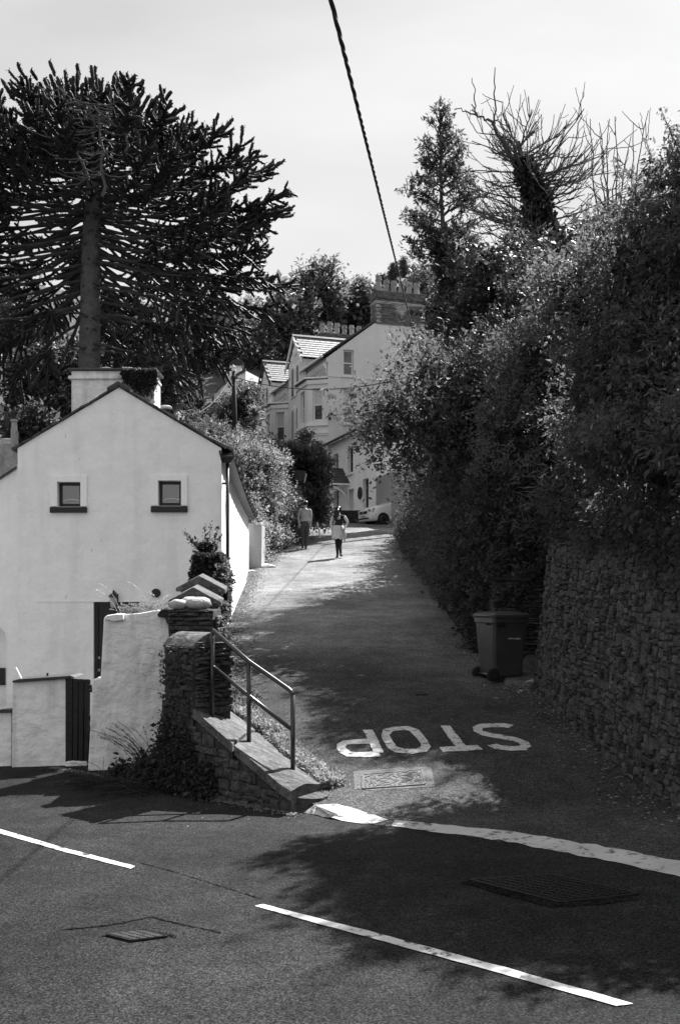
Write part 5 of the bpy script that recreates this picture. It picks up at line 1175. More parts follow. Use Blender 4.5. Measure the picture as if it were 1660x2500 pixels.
# ------------------------------------------------------------------ parked car
def make_car():
    t = thing('parked_car', 'small white hatchback parked nose out behind the right hedge', 'car', (1.9, 52, 3.72))
    th = math.radians(25); fwd = V3(-math.cos(th), -math.sin(th), 0); lat = V3(-math.sin(th), math.cos(th), 0) * -1   # lat: car's left side faces us
    wc = P(935, 1269, 52.0); base = V3(wc[0], wc[1], 0); zg = 3.72
    # local x: rearwards from front axle; y: towards our side; z up
    O = base - lat * (.74) ; O = V3(O[0], O[1], zg); OX = -fwd; 
    def CM(): return MB(O, OX, lat, ZUP)
    # stations along x: (x, half width low, half width belt, z bottom, z belt, z top(bonnet/roof), half width top)
    st = [(-.74, .56, .60, .26, .52, .68, .52), (-.69, .72, .72, .20, .58, .79, .63), (-.55, .78, .78, .19, .62, .88, .69), (-.30, .79, .79, .20, .68, .96, .73), (.10, .79, .79, .22, .76, 1.05, .75), (.42, .79, .79, .22, .82, 1.11, .75),
          (.95, .79, .79, .22, .86, 1.46, .58), (1.4, .79, .79, .22, .88, 1.53, .58), (2.0, .79, .79, .22, .90, 1.54, .58), (2.55, .79, .79, .22, .92, 1.50, .57), (2.72, .77, .77, .26, .94, 1.20, .64), (2.80, .70, .72, .32, .90, .98, .64)]
    def sect(x, wl, wb_, zb_, ze, zt, wtp):
        half = [(wl * .92, zb_), (wl, zb_ + .10), (wb_, (zb_ + ze) / 2 + .05), (wb_ * .995, ze), (wtp + (wb_ - wtp) * .45, ze + (zt - ze) * .45), (wtp, zt - .04 * (zt - ze) - .02), (wtp * .8, zt), (0, zt + .015)]
        return [(x, y, z) for y, z in half] + [(x, -y, z) for y, z in half[-2::-1]]
    rings_ = [sect(*q) for q in st]; K_ = len(rings_[0])
    mb = CM(); fs = []
    for i in range(len(st) - 1):
        for k in range(K_ - 1): fs.append((i * K_ + k, i * K_ + k + 1, (i + 1) * K_ + k + 1, (i + 1) * K_ + k))
        fs.append((i * K_ + K_ - 1, i * K_, (i + 1) * K_, (i + 1) * K_ + K_ - 1))
    fs += [tuple(range(K_ - 1, -1, -1)), tuple((len(st) - 1) * K_ + k for k in range(K_))]
    mb.add([p for rg in rings_ for p in rg], fs)
    b = mb.build('body', MT['car_paint'], t, smooth=True)
    # glass: windscreen and side windows slightly proud
    g = CM(); g.add([(.36, -.62, 1.05), (.36, .62, 1.05), (.93, .52, 1.45), (.93, -.52, 1.45)], [(0, 1, 2, 3)]); 
    go = CM().hexa([(.40, -.66, 1.045), (.40, .66, 1.045), (.44, .66, 1.04), (.44, -.66, 1.04), (.93, -.52, 1.475), (.93, .52, 1.475), (.97, .52, 1.46), (.97, -.52, 1.46)]).build('windscreen', MT['glass'], t)
    for sy in (-1, 1):
        CM().add([(.62, sy * .765, .93), (1.45, sy * .765, .95), (1.45, sy * .62, 1.46), (1.02, sy * .61, 1.43)], [(0, 1, 2, 3)]).build('side_window', MT['glass'], t)
        CM().add([(1.55, sy * .765, .95), (2.4, sy * .765, .97), (2.3, sy * .62, 1.44), (1.55, sy * .62, 1.46)], [(0, 1, 2, 3)]).build('side_window', MT['glass'], t)
    for x in (0, 2.30):
        for sy in (-1, 1):
            CM().lathe((x, sy * .70, .29), [(.0, -.10), (.33, -.10), (.335, .088), (.33, .092)], 24, 'y').build('wheel_arch', MT['tyre'], t) if sy > 0 else None
            w = CM().lathe((x, sy * .71, .285), [(.19, -.09), (.26, -.09), (.285, -.06), (.285, .08), (.26, .105), (.19, .105)], 24, 'y').build('tyre', MT['tyre'], t, smooth=False)
            rm = CM(); rm.lathe((x, sy * .768, .285), [(.0, -.03), (.19, -.03), (.19, .04), (.165, .05), (.16, .03), (.0, .03)], 20, 'y')
            ro = rm.build('rim', MT['alloy'], w)
            for k in range(7):
                a = 2 * math.pi * k / 7; CM().lathe((x + .115 * math.cos(a), sy * .805, .285 + .115 * math.sin(a)), [(.03, -.01), (.03, .006)], 8, 'y').build('rim_hole', MT['tyre'], w)
    for sy in (-1, 1):
        h = CM(); h.add([(-.765, sy * .42, .60), (-.60, sy * .785, .62), (-.53, sy * .775, .84), (-.725, sy * .44, .80), (-.60, sy * .42, .60), (-.44, sy * .70, .62), (-.42, sy * .68, .83), (-.58, sy * .44, .80)], [(0, 1, 2, 3), (0, 4, 5, 1), (3, 2, 6, 7), (0, 3, 7, 4), (1, 5, 6, 2)])
        ho = h.build('headlight', MT['lamp_glass'], t); CM().lathe((-.69, sy * .62, .71), [(.07, -.05), (.06, .05)], 12, 'x').build('reflector', MT['alloy'], ho)
    CM().hexa([(-.768, -.40, .57), (-.768, .40, .57), (-.60, .40, .57), (-.60, -.40, .57), (-.752, -.40, .70), (-.752, .40, .70), (-.58, .40, .70), (-.58, -.40, .70)]).build('grille', MT['tyre'], t)
    CM().lathe((-.765, .0, .64), [(.05, -.03), (.05, .02)], 12, 'x').build('badge', MT['alloy'], t)
    CM().hexa([(-.752, -.62, .29), (-.752, .62, .29), (-.6, .74, .29), (-.6, -.74, .29), (-.752, -.50, .36), (-.752, .50, .36), (-.6, .6, .36), (-.6, -.6, .36)]).build('lower_grille', MT['tyre'], t)
    CM().box((-.765, -.26, .37), (-.75, .26, .48)).build('number_plate', MT['plate'], t)
    for k in range(6): CM().box((-.768, .20 - k * .075 - .03, .39), (-.765, .20 - k * .075 + .012, .46)).build('plate_character', MT['tyre'], t)
    CM().hexa([(-.742, .30, .475), (-.45, .792, .475), (-.40, .78, .475), (-.7, .3, .475), (-.742, .30, .525), (-.45, .792, .525), (-.40, .78, .525), (-.7, .3, .525)]).build('bumper_strip', MT['tyre'], t)
    CM().tube([(.36, .5, 1.06), (.40, -.1, 1.10), (.50, -.2, 1.14)], .018, 5).build('wiper', MT['tyre'], t)
    CM().box((.30, -.64, 1.015), (.44, .64, 1.045)).build('scuttle', MT['tyre'], t)
    mr = CM(); lump(mr, (.72, .86, 1.0), (.08, .09, .07), 9, 8, 6, .03); mr.build('wing_mirror', MT['car_paint'], t, smooth=True)
make_car()
tag(MB().tube([V3(.9, 51.0, 3.75), V3(.75, 51.2, 3.95)], .03, 5).build('weed_stem', MT['twig']), 'dead weed stem at the foot of the forecourt wall', 'weed')

# ------------------------------------------------------------------ people (one skinned body each)
def person(name, label, foot, z, joints, edges, matmap, height_scale=1., face=1):
    t = thing(name, label, 'person', (foot[0], foot[1], z))
    me = bpy.data.meshes.new('body'); names = list(joints)
    vs = [tuple(np.array([foot[0], foot[1], z]) + np.array(joints[k][0]) * height_scale) for k in names]
    es = [(names.index(a), names.index(b)) for a, b in edges]
    me.from_pydata(vs, es, []); o = bpy.data.objects.new('body_tmp', me); COL.objects.link(o)
    sk = o.modifiers.new('skin', 'SKIN'); ss = o.modifiers.new('sub', 'SUBSURF'); ss.levels = 2; ss.render_levels = 2
    for i, k in enumerate(names):
        r = joints[k][1]; me.skin_vertices[0].data[i].radius = (r if hasattr(r, '__len__') else (r, r))
    me.skin_vertices[0].data[names.index('pelvis')].use_root = True
    dg = bpy.context.evaluated_depsgraph_get(); em = bpy.data.meshes.new_from_object(o.evaluated_get(dg))
    bpy.data.objects.remove(o)
    cols = list(dict.fromkeys(matmap.values())); em.materials.clear()
    for c in cols: em.materials.append(MT[c])
    mid = [(np.array(vs[a]) + np.array(vs[b])) / 2 for a, b in es]
    segs = [(np.array(vs[a]), np.array(vs[b]), names[a] + '-' + names[b]) for a, b in es]
    for p in em.polygons:
        c = np.array(p.center); best, bk = 9, None
        for a, b, k in segs:
            tt_ = np.clip(np.dot(c - a, b - a) / max(1e-9, np.dot(b - a, b - a)), 0, 1); d = np.linalg.norm(c - a - (b - a) * tt_)
            if d < best: best, bk = d, k
        p.material_index = cols.index(matmap[bk]); p.use_smooth = True
    b = bpy.data.objects.new('body', em); link(b, t)
    return t, (lambda x, y, zz: np.array([foot[0], foot[1], z]) + np.array([x, y, zz]) * height_scale)
def shoe(t, p, d, mat='shoe', sole=True):
    mb = MB(); d = unit(V3(d[0], d[1], 0)); s = V3(-d[1], d[0], 0)
    prof = [(-.07, .03, .075), (-.05, .04, .09), (.03, .045, .075), (.12, .047, .05), (.18, .035, .035)]
    pts = []
    for a, w, h in prof:
        for k in range(8):
            an = 2 * math.pi * k / 8; pts.append(p + d * a + s * w * math.cos(an) + ZUP * (max(.0, h / 2 + h / 2 * math.sin(an))))
    mb.add(pts, [(i * 8 + k, i * 8 + (k + 1) % 8, (i + 1) * 8 + (k + 1) % 8, (i + 1) * 8 + k) for i in range(4) for k in range(8)] + [tuple(range(7, -1, -1)), tuple(32 + k for k in range(8))]); mb.build('shoe', MT[mat], t, smooth=True)
def hand(t, p, dirv, side):
    """palm with four fingers and a thumb, relaxed."""
    d = unit(dirv); s = unit(np.cross(d, V3(0, 1, .0))); nrm = np.cross(s, d)
    mb = MB(); mb.hexa([p - s * .035 - nrm * .012, p + s * .035 - nrm * .012, p + s * .035 + nrm * .012, p - s * .035 + nrm * .012, p + d * .085 - s * .04 - nrm * .012, p + d * .085 + s * .04 - nrm * .012, p + d * .085 + s * .04 + nrm * .012, p + d * .085 - s * .04 + nrm * .012])
    for k, L_ in enumerate((.065, .078, .072, .055)):
        q = p + d * .083 + s * (-.03 + .02 * k); mb.tube([q, q + d * L_ * .5 + nrm * .006, q + d * L_ * .95 + nrm * .022], [.0095, .009, .007], 6)
    q = p + d * .025 + s * .036 * side; mb.tube([q, q + d * .03 + s * .022 * side, q + d * .065 + s * .026 * side], [.011, .0105, .008], 6); mb.build('hand', MT['skin'], t, smooth=True)
# woman walking up the lane
wz_ = float(z_lane_surf(-.05, 34.2))
J = dict(pelvis=((0, 0, .92), (.155, .125)), waist=((0, .02, 1.08), (.135, .105)), chest=((.0, .05, 1.25), (.16, .115)), neck0=((.0, .05, 1.40), (.06, .06)), neck=((0, .06, 1.46), (.05, .05)), head0=((0, .08, 1.53), (.075, .085)), head=((0, .085, 1.61), (.07, .08)),
         shl=((-.19, .04, 1.36), .062), ell=((-.25, .02, 1.10), .048), wrl=((-.20, .04, .86), .034), shr=((.19, .04, 1.36), .062), elr=((.31, .0, 1.14), .047), wrr=((.21, .10, .98), .034),
         hil=((-.09, 0, .86), (.10, .10)), knl=((-.05, .10, .50), .07), anl=((-.03, -.0, .12), .044), fol=((-.04, .10, .05), .035), hir=((.09, 0, .86), (.10, .10)), knr=((.05, .06, .48), .07), anr=((.07, -.16, .13), .044), for_=((.09, -.10, .05), .035))
E_ = [('pelvis', 'waist'), ('waist', 'chest'), ('chest', 'neck0'), ('neck0', 'neck'), ('neck', 'head0'), ('head0', 'head'), ('chest', 'shl'), ('shl', 'ell'), ('ell', 'wrl'), ('chest', 'shr'), ('shr', 'elr'), ('elr', 'wrr'), ('pelvis', 'hil'), ('hil', 'knl'), ('knl', 'anl'), ('anl', 'fol'), ('pelvis', 'hir'), ('hir', 'knr'), ('knr', 'anr'), ('anr', 'for_')]
mm = {a + '-' + b: 'black_cloth' for a, b in E_}
for k in ('neck0-neck', 'neck-head0', 'head0-head', 'shl-ell', 'ell-wrl', 'shr-elr', 'elr-wrr', 'chest-neck0'): mm[k] = 'skin'
mm['chest-neck0'] = 'black_cloth'; mm['anl-fol'] = mm['anr-for_'] = 'shoe'
t, W_ = person('person', 'person in black vest and leggings with pale jacket tied round waist walking uphill', (-.05, 34.2), wz_, J, E_, mm, 1.03)
for (x, y, zz), d in (((-.04, .07, .0), (-.1, 1)), ((.08, -.16, .045), (.15, 1))): shoe(t, W_(x, y, zz), d)
hand(t, W_(-.20, .04, .86), V3(.03, .05, -1), 1); hand(t, W_(.21, .10, .98), V3(-.8, .4, -.4), -1)
mb = MB(); lump(mb, W_(0, .075, 1.585), (.098, .11, .115), 21, 14, 9, .03); lump(mb, W_(-.01, -.03, 1.60), (.055, .05, .05), 22, 10, 7, .05)
mb.tube([W_(-.01, -.05, 1.59), W_(-.03, -.10, 1.50), W_(-.045, -.10, 1.38), W_(-.05, -.085, 1.27)], [.035, .05, .05, .012], 10); mb.build('hair', MT['hair'], t, smooth=True)
mb = MB(); n = 18; pts = []; rr = rng_of(9)     # jacket tied round the waist, hanging behind
for i, (zz, w, dd) in enumerate(((1.05, .15, .13), (.98, .175, .15), (.86, .195, .175), (.74, .20, .18), (.62, .19, .18))):
    for k in range(n):
        a = math.radians(150 + 240 * k / (n - 1)); f = 1 + .05 * math.sin(k * 2.3 + i) * (i > 0)
        pts.append(W_(w * f * math.cos(a), dd * f * math.sin(a) + .01, zz + .02 * math.sin(k * 1.7) * (i == 4) - (.03 * k / n if i == 4 else 0)))
mb.add(pts, [(i * n + k, i * n + k + 1, (i + 1) * n + k + 1, (i + 1) * n + k) for i in range(4) for k in range(n - 1)])
mb.tube([W_(.16, .08, 1.0), W_(.20, -.02, .80), W_(.19, -.06, .60), W_(.20, -.06, .50)], [.035, .05, .045, .03], 8); jo = mb.build('jacket', MT['pale_cloth'], t, smooth=True)
sd = jo.modifiers.new('s', 'SOLIDIFY'); sd.thickness = .012
for k in range(3): MB().tube([W_(-.03 + .035 * k + .01, -.078, 1.25), W_(-.03 + .035 * k, -.08, 1.37)], .008, 5).build('white_stripe', MT['trim_white'], t)
# person in a pale T-shirt by the hedge
mz_ = float(z_lane_surf(-1.28, 37.7))
J2 = dict(pelvis=((0, 0, .94), (.14, .11)), waist=((0, .0, 1.10), (.13, .10)), chest=((.0, .03, 1.32), (.165, .115)), neck0=((.0, .04, 1.47), (.06, .06)), neck=((0, .05, 1.52), (.05, .05)), head0=((.02, .06, 1.59), (.07, .08)), head=((.02, .06, 1.67), (.068, .08)),
          shl=((-.19, .02, 1.43), .06), ell=((-.25, -.01, 1.15), .046), wrl=((-.22, .06, .90), .034), shr=((.19, .02, 1.43), .06), elr=((.22, -.02, 1.15), .046), wrr=((.19, .02, .90), .034),
          hil=((-.09, 0, .88), (.10, .10)), knl=((-.08, .03, .50), .078), anl=((-.09, -.08, .13), .055), fol=((-.09, .0, .05), .036), hir=((.09, 0, .88), (.10, .10)), knr=((.07, .02, .50), .078), anr=((.02, .04, .12), .055), for_=((.02, .13, .05), .036))
mm2 = {a + '-' + b: 'jeans' for a, b in E_}
for k in ('neck0-neck', 'neck-head0', 'head0-head', 'ell-wrl', 'elr-wrr'): mm2[k] = 'skin'
for k in ('waist-chest', 'chest-neck0', 'chest-shl', 'chest-shr', 'shl-ell', 'shr-elr'): mm2[k] = 'tshirt'
mm2['anl-fol'] = mm2['anr-for_'] = 'shoe'
t, W_ = person('person', 'person in pale T-shirt and dark jeans walking beside the ivy hedge', (-1.28, 37.7), mz_, J2, E_, mm2, 1.02)
for (x, y, zz), d in (((-.09, -.08, .03), (-.1, 1)), ((.02, .06, .0), (.1, 1))): shoe(t, W_(x, y, zz), d, 'jeans')
hand(t, W_(-.22, .06, .90), V3(.05, .1, -1), 1); hand(t, W_(.19, .02, .90), V3(-.05, .1, -1), -1)
mb = MB(); lump(mb, W_(.02, .05, 1.665), (.09, .105, .095), 23, 14, 9, .04); mb.build('hair', MT['hair'], t, smooth=True)
mb = MB(); n = 16; pts = []
for i, (zz, w, dd) in enumerate(((1.0, .165, .135), (1.12, .155, .125), (1.25, .175, .135), (1.38, .185, .13))):
    for k in range(n): a = 2 * math.pi * k / n; pts.append(W_(w * math.cos(a), dd * math.sin(a) + .02 * (i / 3), zz))
mb.add(pts, [(i * n + k, i * n + (k + 1) % n, (i + 1) * n + (k + 1) % n, (i + 1) * n + k) for i in range(3) for k in range(n)]); mb.build('shirt_hem', MT['tshirt'], t, smooth=True)

# dark panel on a pale post, half swallowed by the ivy hedge
sg = thing('dark_panel', 'dark rectangular board with pale leaning batten framed by the ivy hedge', 'board', P(730, 1180, 43))
MB().prism([P(714, 1174, 42.9), P(745, 1178, 42.9), P(748, 1150, 42.9), P(716, 1146, 42.9)], (0, .05, 0)).build('board', MT['sign_back'], sg)
MB().tube([P(743, 1179, 42.75), P(748, 1156, 42.75)], .035, 6).build('batten', MT['pier_grey'], sg)
o = MB().prism([P(780, 1313, 41.5), P(784, 1312, 41.5), P(776, 1275, 41.5), P(773, 1276, 41.5)], (0, .05, 0)).build('marker_stake', MT['trim_white']); tag(o, 'thin pale stake leaning at the end of the left hedge', 'stake')
# ------------------------------------------------------------------ foliage
def nrmz(a): return a / (np.linalg.norm(a, axis=-1, keepdims=True) + 1e-9)
def clumps(ells, n, r, shell=.3, amp=.12, freq=4., back=.5, inside=.74, zmin=None, clump=1.):
    E = np.array(ells, float); area = (E[:, 3] * E[:, 4] + E[:, 4] * E[:, 5] + E[:, 3] * E[:, 5])
    k = r.choice(len(E), n, p=area / area.sum())
    d = nrmz(r.normal(size=(n, 3))); ph = r.uniform(0, 6.3, (len(E), 3))[k]
    nz = (np.sin(d[:, 0] * freq + ph[:, 0]) * np.sin(d[:, 1] * freq * 1.3 + ph[:, 1]) + np.sin(d[:, 2] * freq * 1.1 + d[:, 0] * freq * .6 + ph[:, 2])) * .6 + .5 * np.sin(d[:, 0] * freq * 2.7 + ph[:, 1]) * np.sin(d[:, 2] * freq * 2.9 + ph[:, 0])
    rad = (1 - shell * r.random(n) ** 1.5) * (1 + amp * nz)
    p = E[k, :3] + d * rad[:, None] * E[k, 3:]; nn = nrmz(d / E[k, 3:])
    fq = 6.6 / np.clip(E[k, 3:].mean(1), .35, 2.2); ph = ph + p.sum() * 0
    g = np.sin(p[:, 0] * fq + 1.3) * np.sin(p[:, 1] * fq * .9 + 2.1) + np.sin(p[:, 2] * fq * 1.15 + p[:, 0] * fq * .4) * .8 + np.sin((p[:, 0] + p[:, 2]) * fq * 1.9) * np.sin((p[:, 1] - p[:, 2]) * fq * 1.7 + .7) * .6
    p = p + nn * (g * clump * E[k, 3:].mean(1) * .10)[:, None]
    keep = r.random(n) < np.clip(.72 + .42 * g * clump, .12, 1)
    for j in range(len(E)):
        q = np.linalg.norm((p - E[j, :3]) / E[j, 3:], axis=1); keep &= (q > inside) | (k == j)
    tocam = nrmz(-p); keep &= ((nn * tocam).sum(1) > -.25) | (r.random(n) < back)
    if zmin is not None: keep &= p[:, 2] > zmin(p[:, 0], p[:, 1])
    return p[keep], nn[keep]
def leaf_np(p, ax, nref, L, Wd, r):
    s = nrmz(np.cross(ax, nref)); nn = np.cross(s, ax); L = L[:, None]; Wd = Wd[:, None]
    fold = (r.uniform(.0, .35, len(p))[:, None]) * Wd; droop = r.uniform(-.05, .25, len(p))[:, None] * L
    v = np.stack([p, p + ax * L * .45 + s * Wd / 2 + nn * fold * .6, p + ax * L - nn * droop, p + ax * L * .45 - s * Wd / 2 + nn * fold * .6], 1)
    return v.reshape(-1, 3), np.arange(len(p) * 4).reshape(-1, 4)
def leaves_on(c, nn, per, twig, L, asp, r, droop=0., up=.3, spread=.5, flat=.8):
    n = len(c); td = nrmz(nn + r.normal(size=(n, 3)) * .55 + np.array([0, 0, up]))
    c2 = np.repeat(c, per, 0); td2 = np.repeat(td, per, 0); n2 = np.repeat(nn, per, 0); N = n * per
    t = r.random(N)[:, None]; p = c2 + td2 * (t - .35) * twig + r.normal(size=(N, 3)) * twig * spread * .4
    ax = nrmz(td2 * .7 + r.normal(size=(N, 3)) * .75 + np.array([0, 0, -droop]))
    nref = nrmz(n2 * .5 + np.array([0, 0, flat]) + np.repeat(r.normal(size=(n, 3)) * .5, per, 0) + r.normal(size=(N, 3)) * .28)
    Ls = L * np.clip(np.exp(r.normal(size=N) * .33), .45, 1.9); return leaf_np(p, ax, nref, Ls, Ls * asp * r.uniform(.8, 1.2, N), r)
def foliage(name, ells, n, per, L, mat, parent, seed, twig=.3, asp=.5, shell=.3, amp=.12, freq=4., back=.5, droop=0., up=.3, flat=.8, inside=.74, zmin=None, smooth=False):
    r = rng_of(seed); c, nn = clumps(ells, n, r, shell, amp, freq, back, inside, zmin)
    v, q = leaves_on(c, nn, per, twig, L, asp, r, droop, up, flat=flat)
    return mesh_arrays(name, v, [q], MT[mat], parent), (c, nn)
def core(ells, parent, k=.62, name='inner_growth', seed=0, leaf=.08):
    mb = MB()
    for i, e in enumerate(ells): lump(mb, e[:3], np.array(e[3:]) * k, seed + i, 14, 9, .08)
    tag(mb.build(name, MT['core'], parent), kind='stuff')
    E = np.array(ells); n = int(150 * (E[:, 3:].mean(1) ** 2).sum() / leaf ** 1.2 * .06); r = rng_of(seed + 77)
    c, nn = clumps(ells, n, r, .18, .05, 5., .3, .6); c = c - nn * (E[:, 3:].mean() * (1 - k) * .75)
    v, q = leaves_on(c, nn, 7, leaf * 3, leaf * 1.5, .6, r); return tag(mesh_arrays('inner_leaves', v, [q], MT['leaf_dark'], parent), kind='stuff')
def stems_in(ells, parent, r, per=4, rad=.022):
    ps, rs = [], []
    for e in ells:
        for _ in range(per):
            d = nrmz(r.normal(size=3) + np.array([-.4, -.6, .3])); b = np.array(e[:3]) + np.array([.3, .2, -1.]) * np.array(e[3:]) * r.uniform(.4, .9); tip = np.array(e[:3]) + d * np.array(e[3:]) * r.uniform(.85, 1.02)
            ps.append(curve_path(b, tip, r.normal(size=3) * .12 * e[3], 8, r, .02 * e[3])); rs.append(np.linspace(rad, rad * .35, 8) * r.uniform(.6, 1.3))
    v, q = tubes_np(np.array(ps), np.array(rs), 5); return tag(mesh_arrays('stems', v, [q], MT['grey_bark'], parent), kind='stuff')
def shoots(c, nn, r, n, Ls, parent, mat='twig', per=9, leaf=.08, lmat='leaf_mid', asp=.45, rad=.008):
    """leafy shoots that stick out of the outline."""
    k = r.choice(len(c), n); b = c[k]; d = nrmz(nn[k] + r.normal(size=(n, 3)) * .35 + np.array([0, 0, .5]))
    L = r.uniform(*Ls, n)[:, None]; t = np.linspace(0, 1, 5)[None, :, None]
    path = b[:, None, :] + d[:, None, :] * L[:, None, :] * t + np.array([0, 0, -.18]) * L[:, None, :] * t ** 2
    v, q = tubes_np(path, np.tile(np.linspace(rad, rad * .4, 5), (n, 1)), 4); tag(mesh_arrays('shoots', v, [q], MT[mat], parent), kind='stuff')
    pp_ = (path[:, 1:, :].repeat(per, 1)).reshape(-1, 3) + r.normal(size=(n * 4 * per, 3)) * leaf * .6
    ax = nrmz(r.normal(size=pp_.shape) + np.repeat(d, 4 * per, 0) * .6); nref = nrmz(np.array([0, 0, .8]) + r.normal(size=pp_.shape) * .6)
    Ls_ = leaf * r.uniform(.6, 1.2, len(pp_)); v, q = leaf_np(pp_, ax, nref, Ls_, Ls_ * asp, r); o = tag(mesh_arrays('shoot_leaves', v, [q], MT[lmat], parent), kind='stuff')
    return o
def curve_path(a, b, bow, n=7, r=None, wob=0.):
    a, b = np.asarray(a, float), np.asarray(b, float); t = np.linspace(0, 1, n)[:, None]
    p = a + (b - a) * t + np.asarray(bow) * 4 * t * (1 - t)
    if r is not None: p[1:-1] += r.normal(size=(n - 2, 3)) * wob
    return p
def trunk_of(parent, base, top, r0, r1, mat='bark', bow=(0, 0, 0), seed=0, name='trunk', sides=10):
    r = rng_of(seed); p = curve_path(base, top, bow, 9, r, r0 * .25); rad = np.linspace(r0, r1, 9); rad[0] *= 1.35
    v, q = tubes_np(p[None], rad[None], sides); return mesh_arrays(name, v, [q], MT[mat], parent, smooth=True), p
def limbs_of(parent, p, targets, r0, seed, mat='bark'):
    r = rng_of(seed); paths, rads = [], []
    for k, tg in enumerate(targets):
        b = p[int(r.integers(len(p) // 2, len(p) - 1))]; paths.append(curve_path(b, tg, (0, 0, np.linalg.norm(np.asarray(tg) - b) * .08), 7, r, .06 * r0 * 4)); rads.append(np.linspace(r0, r0 * .25, 7))
    v, q = tubes_np(np.array(paths), np.array(rads), 6); mesh_arrays('limbs', v, [q], MT[mat], parent, smooth=True)

# ---- broadleaved trees behind, each with trunk, limbs and crown
def tree(name, label, u, v, d, ru, rv, mat='leaf_far', seed=0, L=.30, n=900, per=14, parts=7, group='trees on the hillside behind', shell=.55, asp=.55, flat=.7, base_z=None, amp=.2):
    r = rng_of(seed); c = P(u, v, d); R = ru / F * d; H = rv / F * d
    gz_ = float(z_ground(c[0], c[1])) if base_z is None else base_z
    t = thing(name, label, 'tree', (c[0], c[1], gz_), group)
    ells = []
    for k in range(parts):
        a = 2 * math.pi * k / parts + r.uniform(-.3, .3); rr = r.uniform(.35, .62) * R; zz = r.uniform(-.55, .45) * H
        s = r.uniform(.40, .58); ells.append((c[0] + rr * math.cos(a), c[1] + rr * math.sin(a) * .9, c[2] + zz, R * s, R * s, H * s * .85))
    ells.append((c[0] + r.uniform(-.1, .1) * R, c[1], c[2] + .5 * H, R * .48, R * .48, H * .48)); ells.append((c[0], c[1], c[2] - .1 * H, R * .6, R * .6, H * .55))
    o, cn = foliage('crown', ells, n, per, L, mat, t, seed + 1, twig=L * 3.2, shell=shell, amp=amp, freq=5, back=.45, inside=.5, asp=asp, flat=flat)
    _, p = trunk_of(t, (c[0], c[1], gz_ - .3), (c[0] + r.uniform(-.1, .1) * R, c[1], c[2] + .25 * H), max(.16, R * .075), max(.06, R * .02), seed=seed)
    limbs_of(t, p, [np.array(e[:3]) for e in ells], max(.05, R * .03), seed + 2)
    return t
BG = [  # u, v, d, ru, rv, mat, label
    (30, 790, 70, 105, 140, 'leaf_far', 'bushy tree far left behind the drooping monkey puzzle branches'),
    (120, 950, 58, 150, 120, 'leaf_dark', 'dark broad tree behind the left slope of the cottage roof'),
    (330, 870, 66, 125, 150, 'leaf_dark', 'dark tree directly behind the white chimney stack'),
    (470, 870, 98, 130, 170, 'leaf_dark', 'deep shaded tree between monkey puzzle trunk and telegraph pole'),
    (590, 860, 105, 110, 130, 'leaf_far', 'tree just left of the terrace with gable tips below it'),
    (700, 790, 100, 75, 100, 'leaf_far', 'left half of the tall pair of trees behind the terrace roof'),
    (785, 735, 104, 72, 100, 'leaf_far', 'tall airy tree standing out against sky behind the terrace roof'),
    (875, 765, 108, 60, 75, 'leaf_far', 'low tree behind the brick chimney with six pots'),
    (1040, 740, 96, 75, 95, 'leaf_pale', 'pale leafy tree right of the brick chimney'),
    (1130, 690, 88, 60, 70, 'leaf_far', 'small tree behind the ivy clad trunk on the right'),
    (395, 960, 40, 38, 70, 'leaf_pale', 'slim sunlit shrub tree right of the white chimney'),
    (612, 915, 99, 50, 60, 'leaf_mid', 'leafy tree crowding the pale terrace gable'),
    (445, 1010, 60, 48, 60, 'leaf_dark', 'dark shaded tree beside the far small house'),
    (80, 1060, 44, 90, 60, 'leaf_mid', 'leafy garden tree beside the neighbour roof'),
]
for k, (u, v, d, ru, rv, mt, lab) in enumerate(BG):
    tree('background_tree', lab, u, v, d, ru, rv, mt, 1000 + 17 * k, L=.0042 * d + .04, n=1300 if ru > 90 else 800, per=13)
# little conifers peeping over the chimney
for k, (u, v0, v1, w) in enumerate(((962, 645, 740, 22), (985, 630, 740, 20), (1008, 655, 745, 20), (935, 672, 750, 22))):
    d = 112 + k; t = thing('conifer', ['leftmost but one conifer tip peeping over the brick chimney', 'tallest pointed conifer tip above the brick chimney pots', 'rightmost conifer tip above the brick chimney pots', 'leftmost low conifer tip beside the brick chimney'][k], 'tree', P(u, 900, d), 'conifers behind the chimney')
    r = rng_of(70 + k); n = 420; zz = r.random(n) ** .8; a = r.uniform(0, 6.28, n); rad = (w / F * d) * (.15 + zz) * r.uniform(.6, 1.1, n) * .9
    c = np.stack([P(u, 0, d)[0] + rad * np.cos(a), d + rad * np.sin(a), (CY - (v0 + (v1 - v0) * zz)) / F * d], 1); nn = nrmz(np.stack([np.cos(a), np.sin(a), .3 + 0 * a], 1))
    vv, q = leaves_on(c, nn, 8, .5, .32, .4, r, up=-.2); mesh_arrays('crown', vv, [q], MT['leaf_far'], t)
    trunk_of(t, P(u, 900, d), P(u, v0 + 8, d), .3, .04, seed=k)

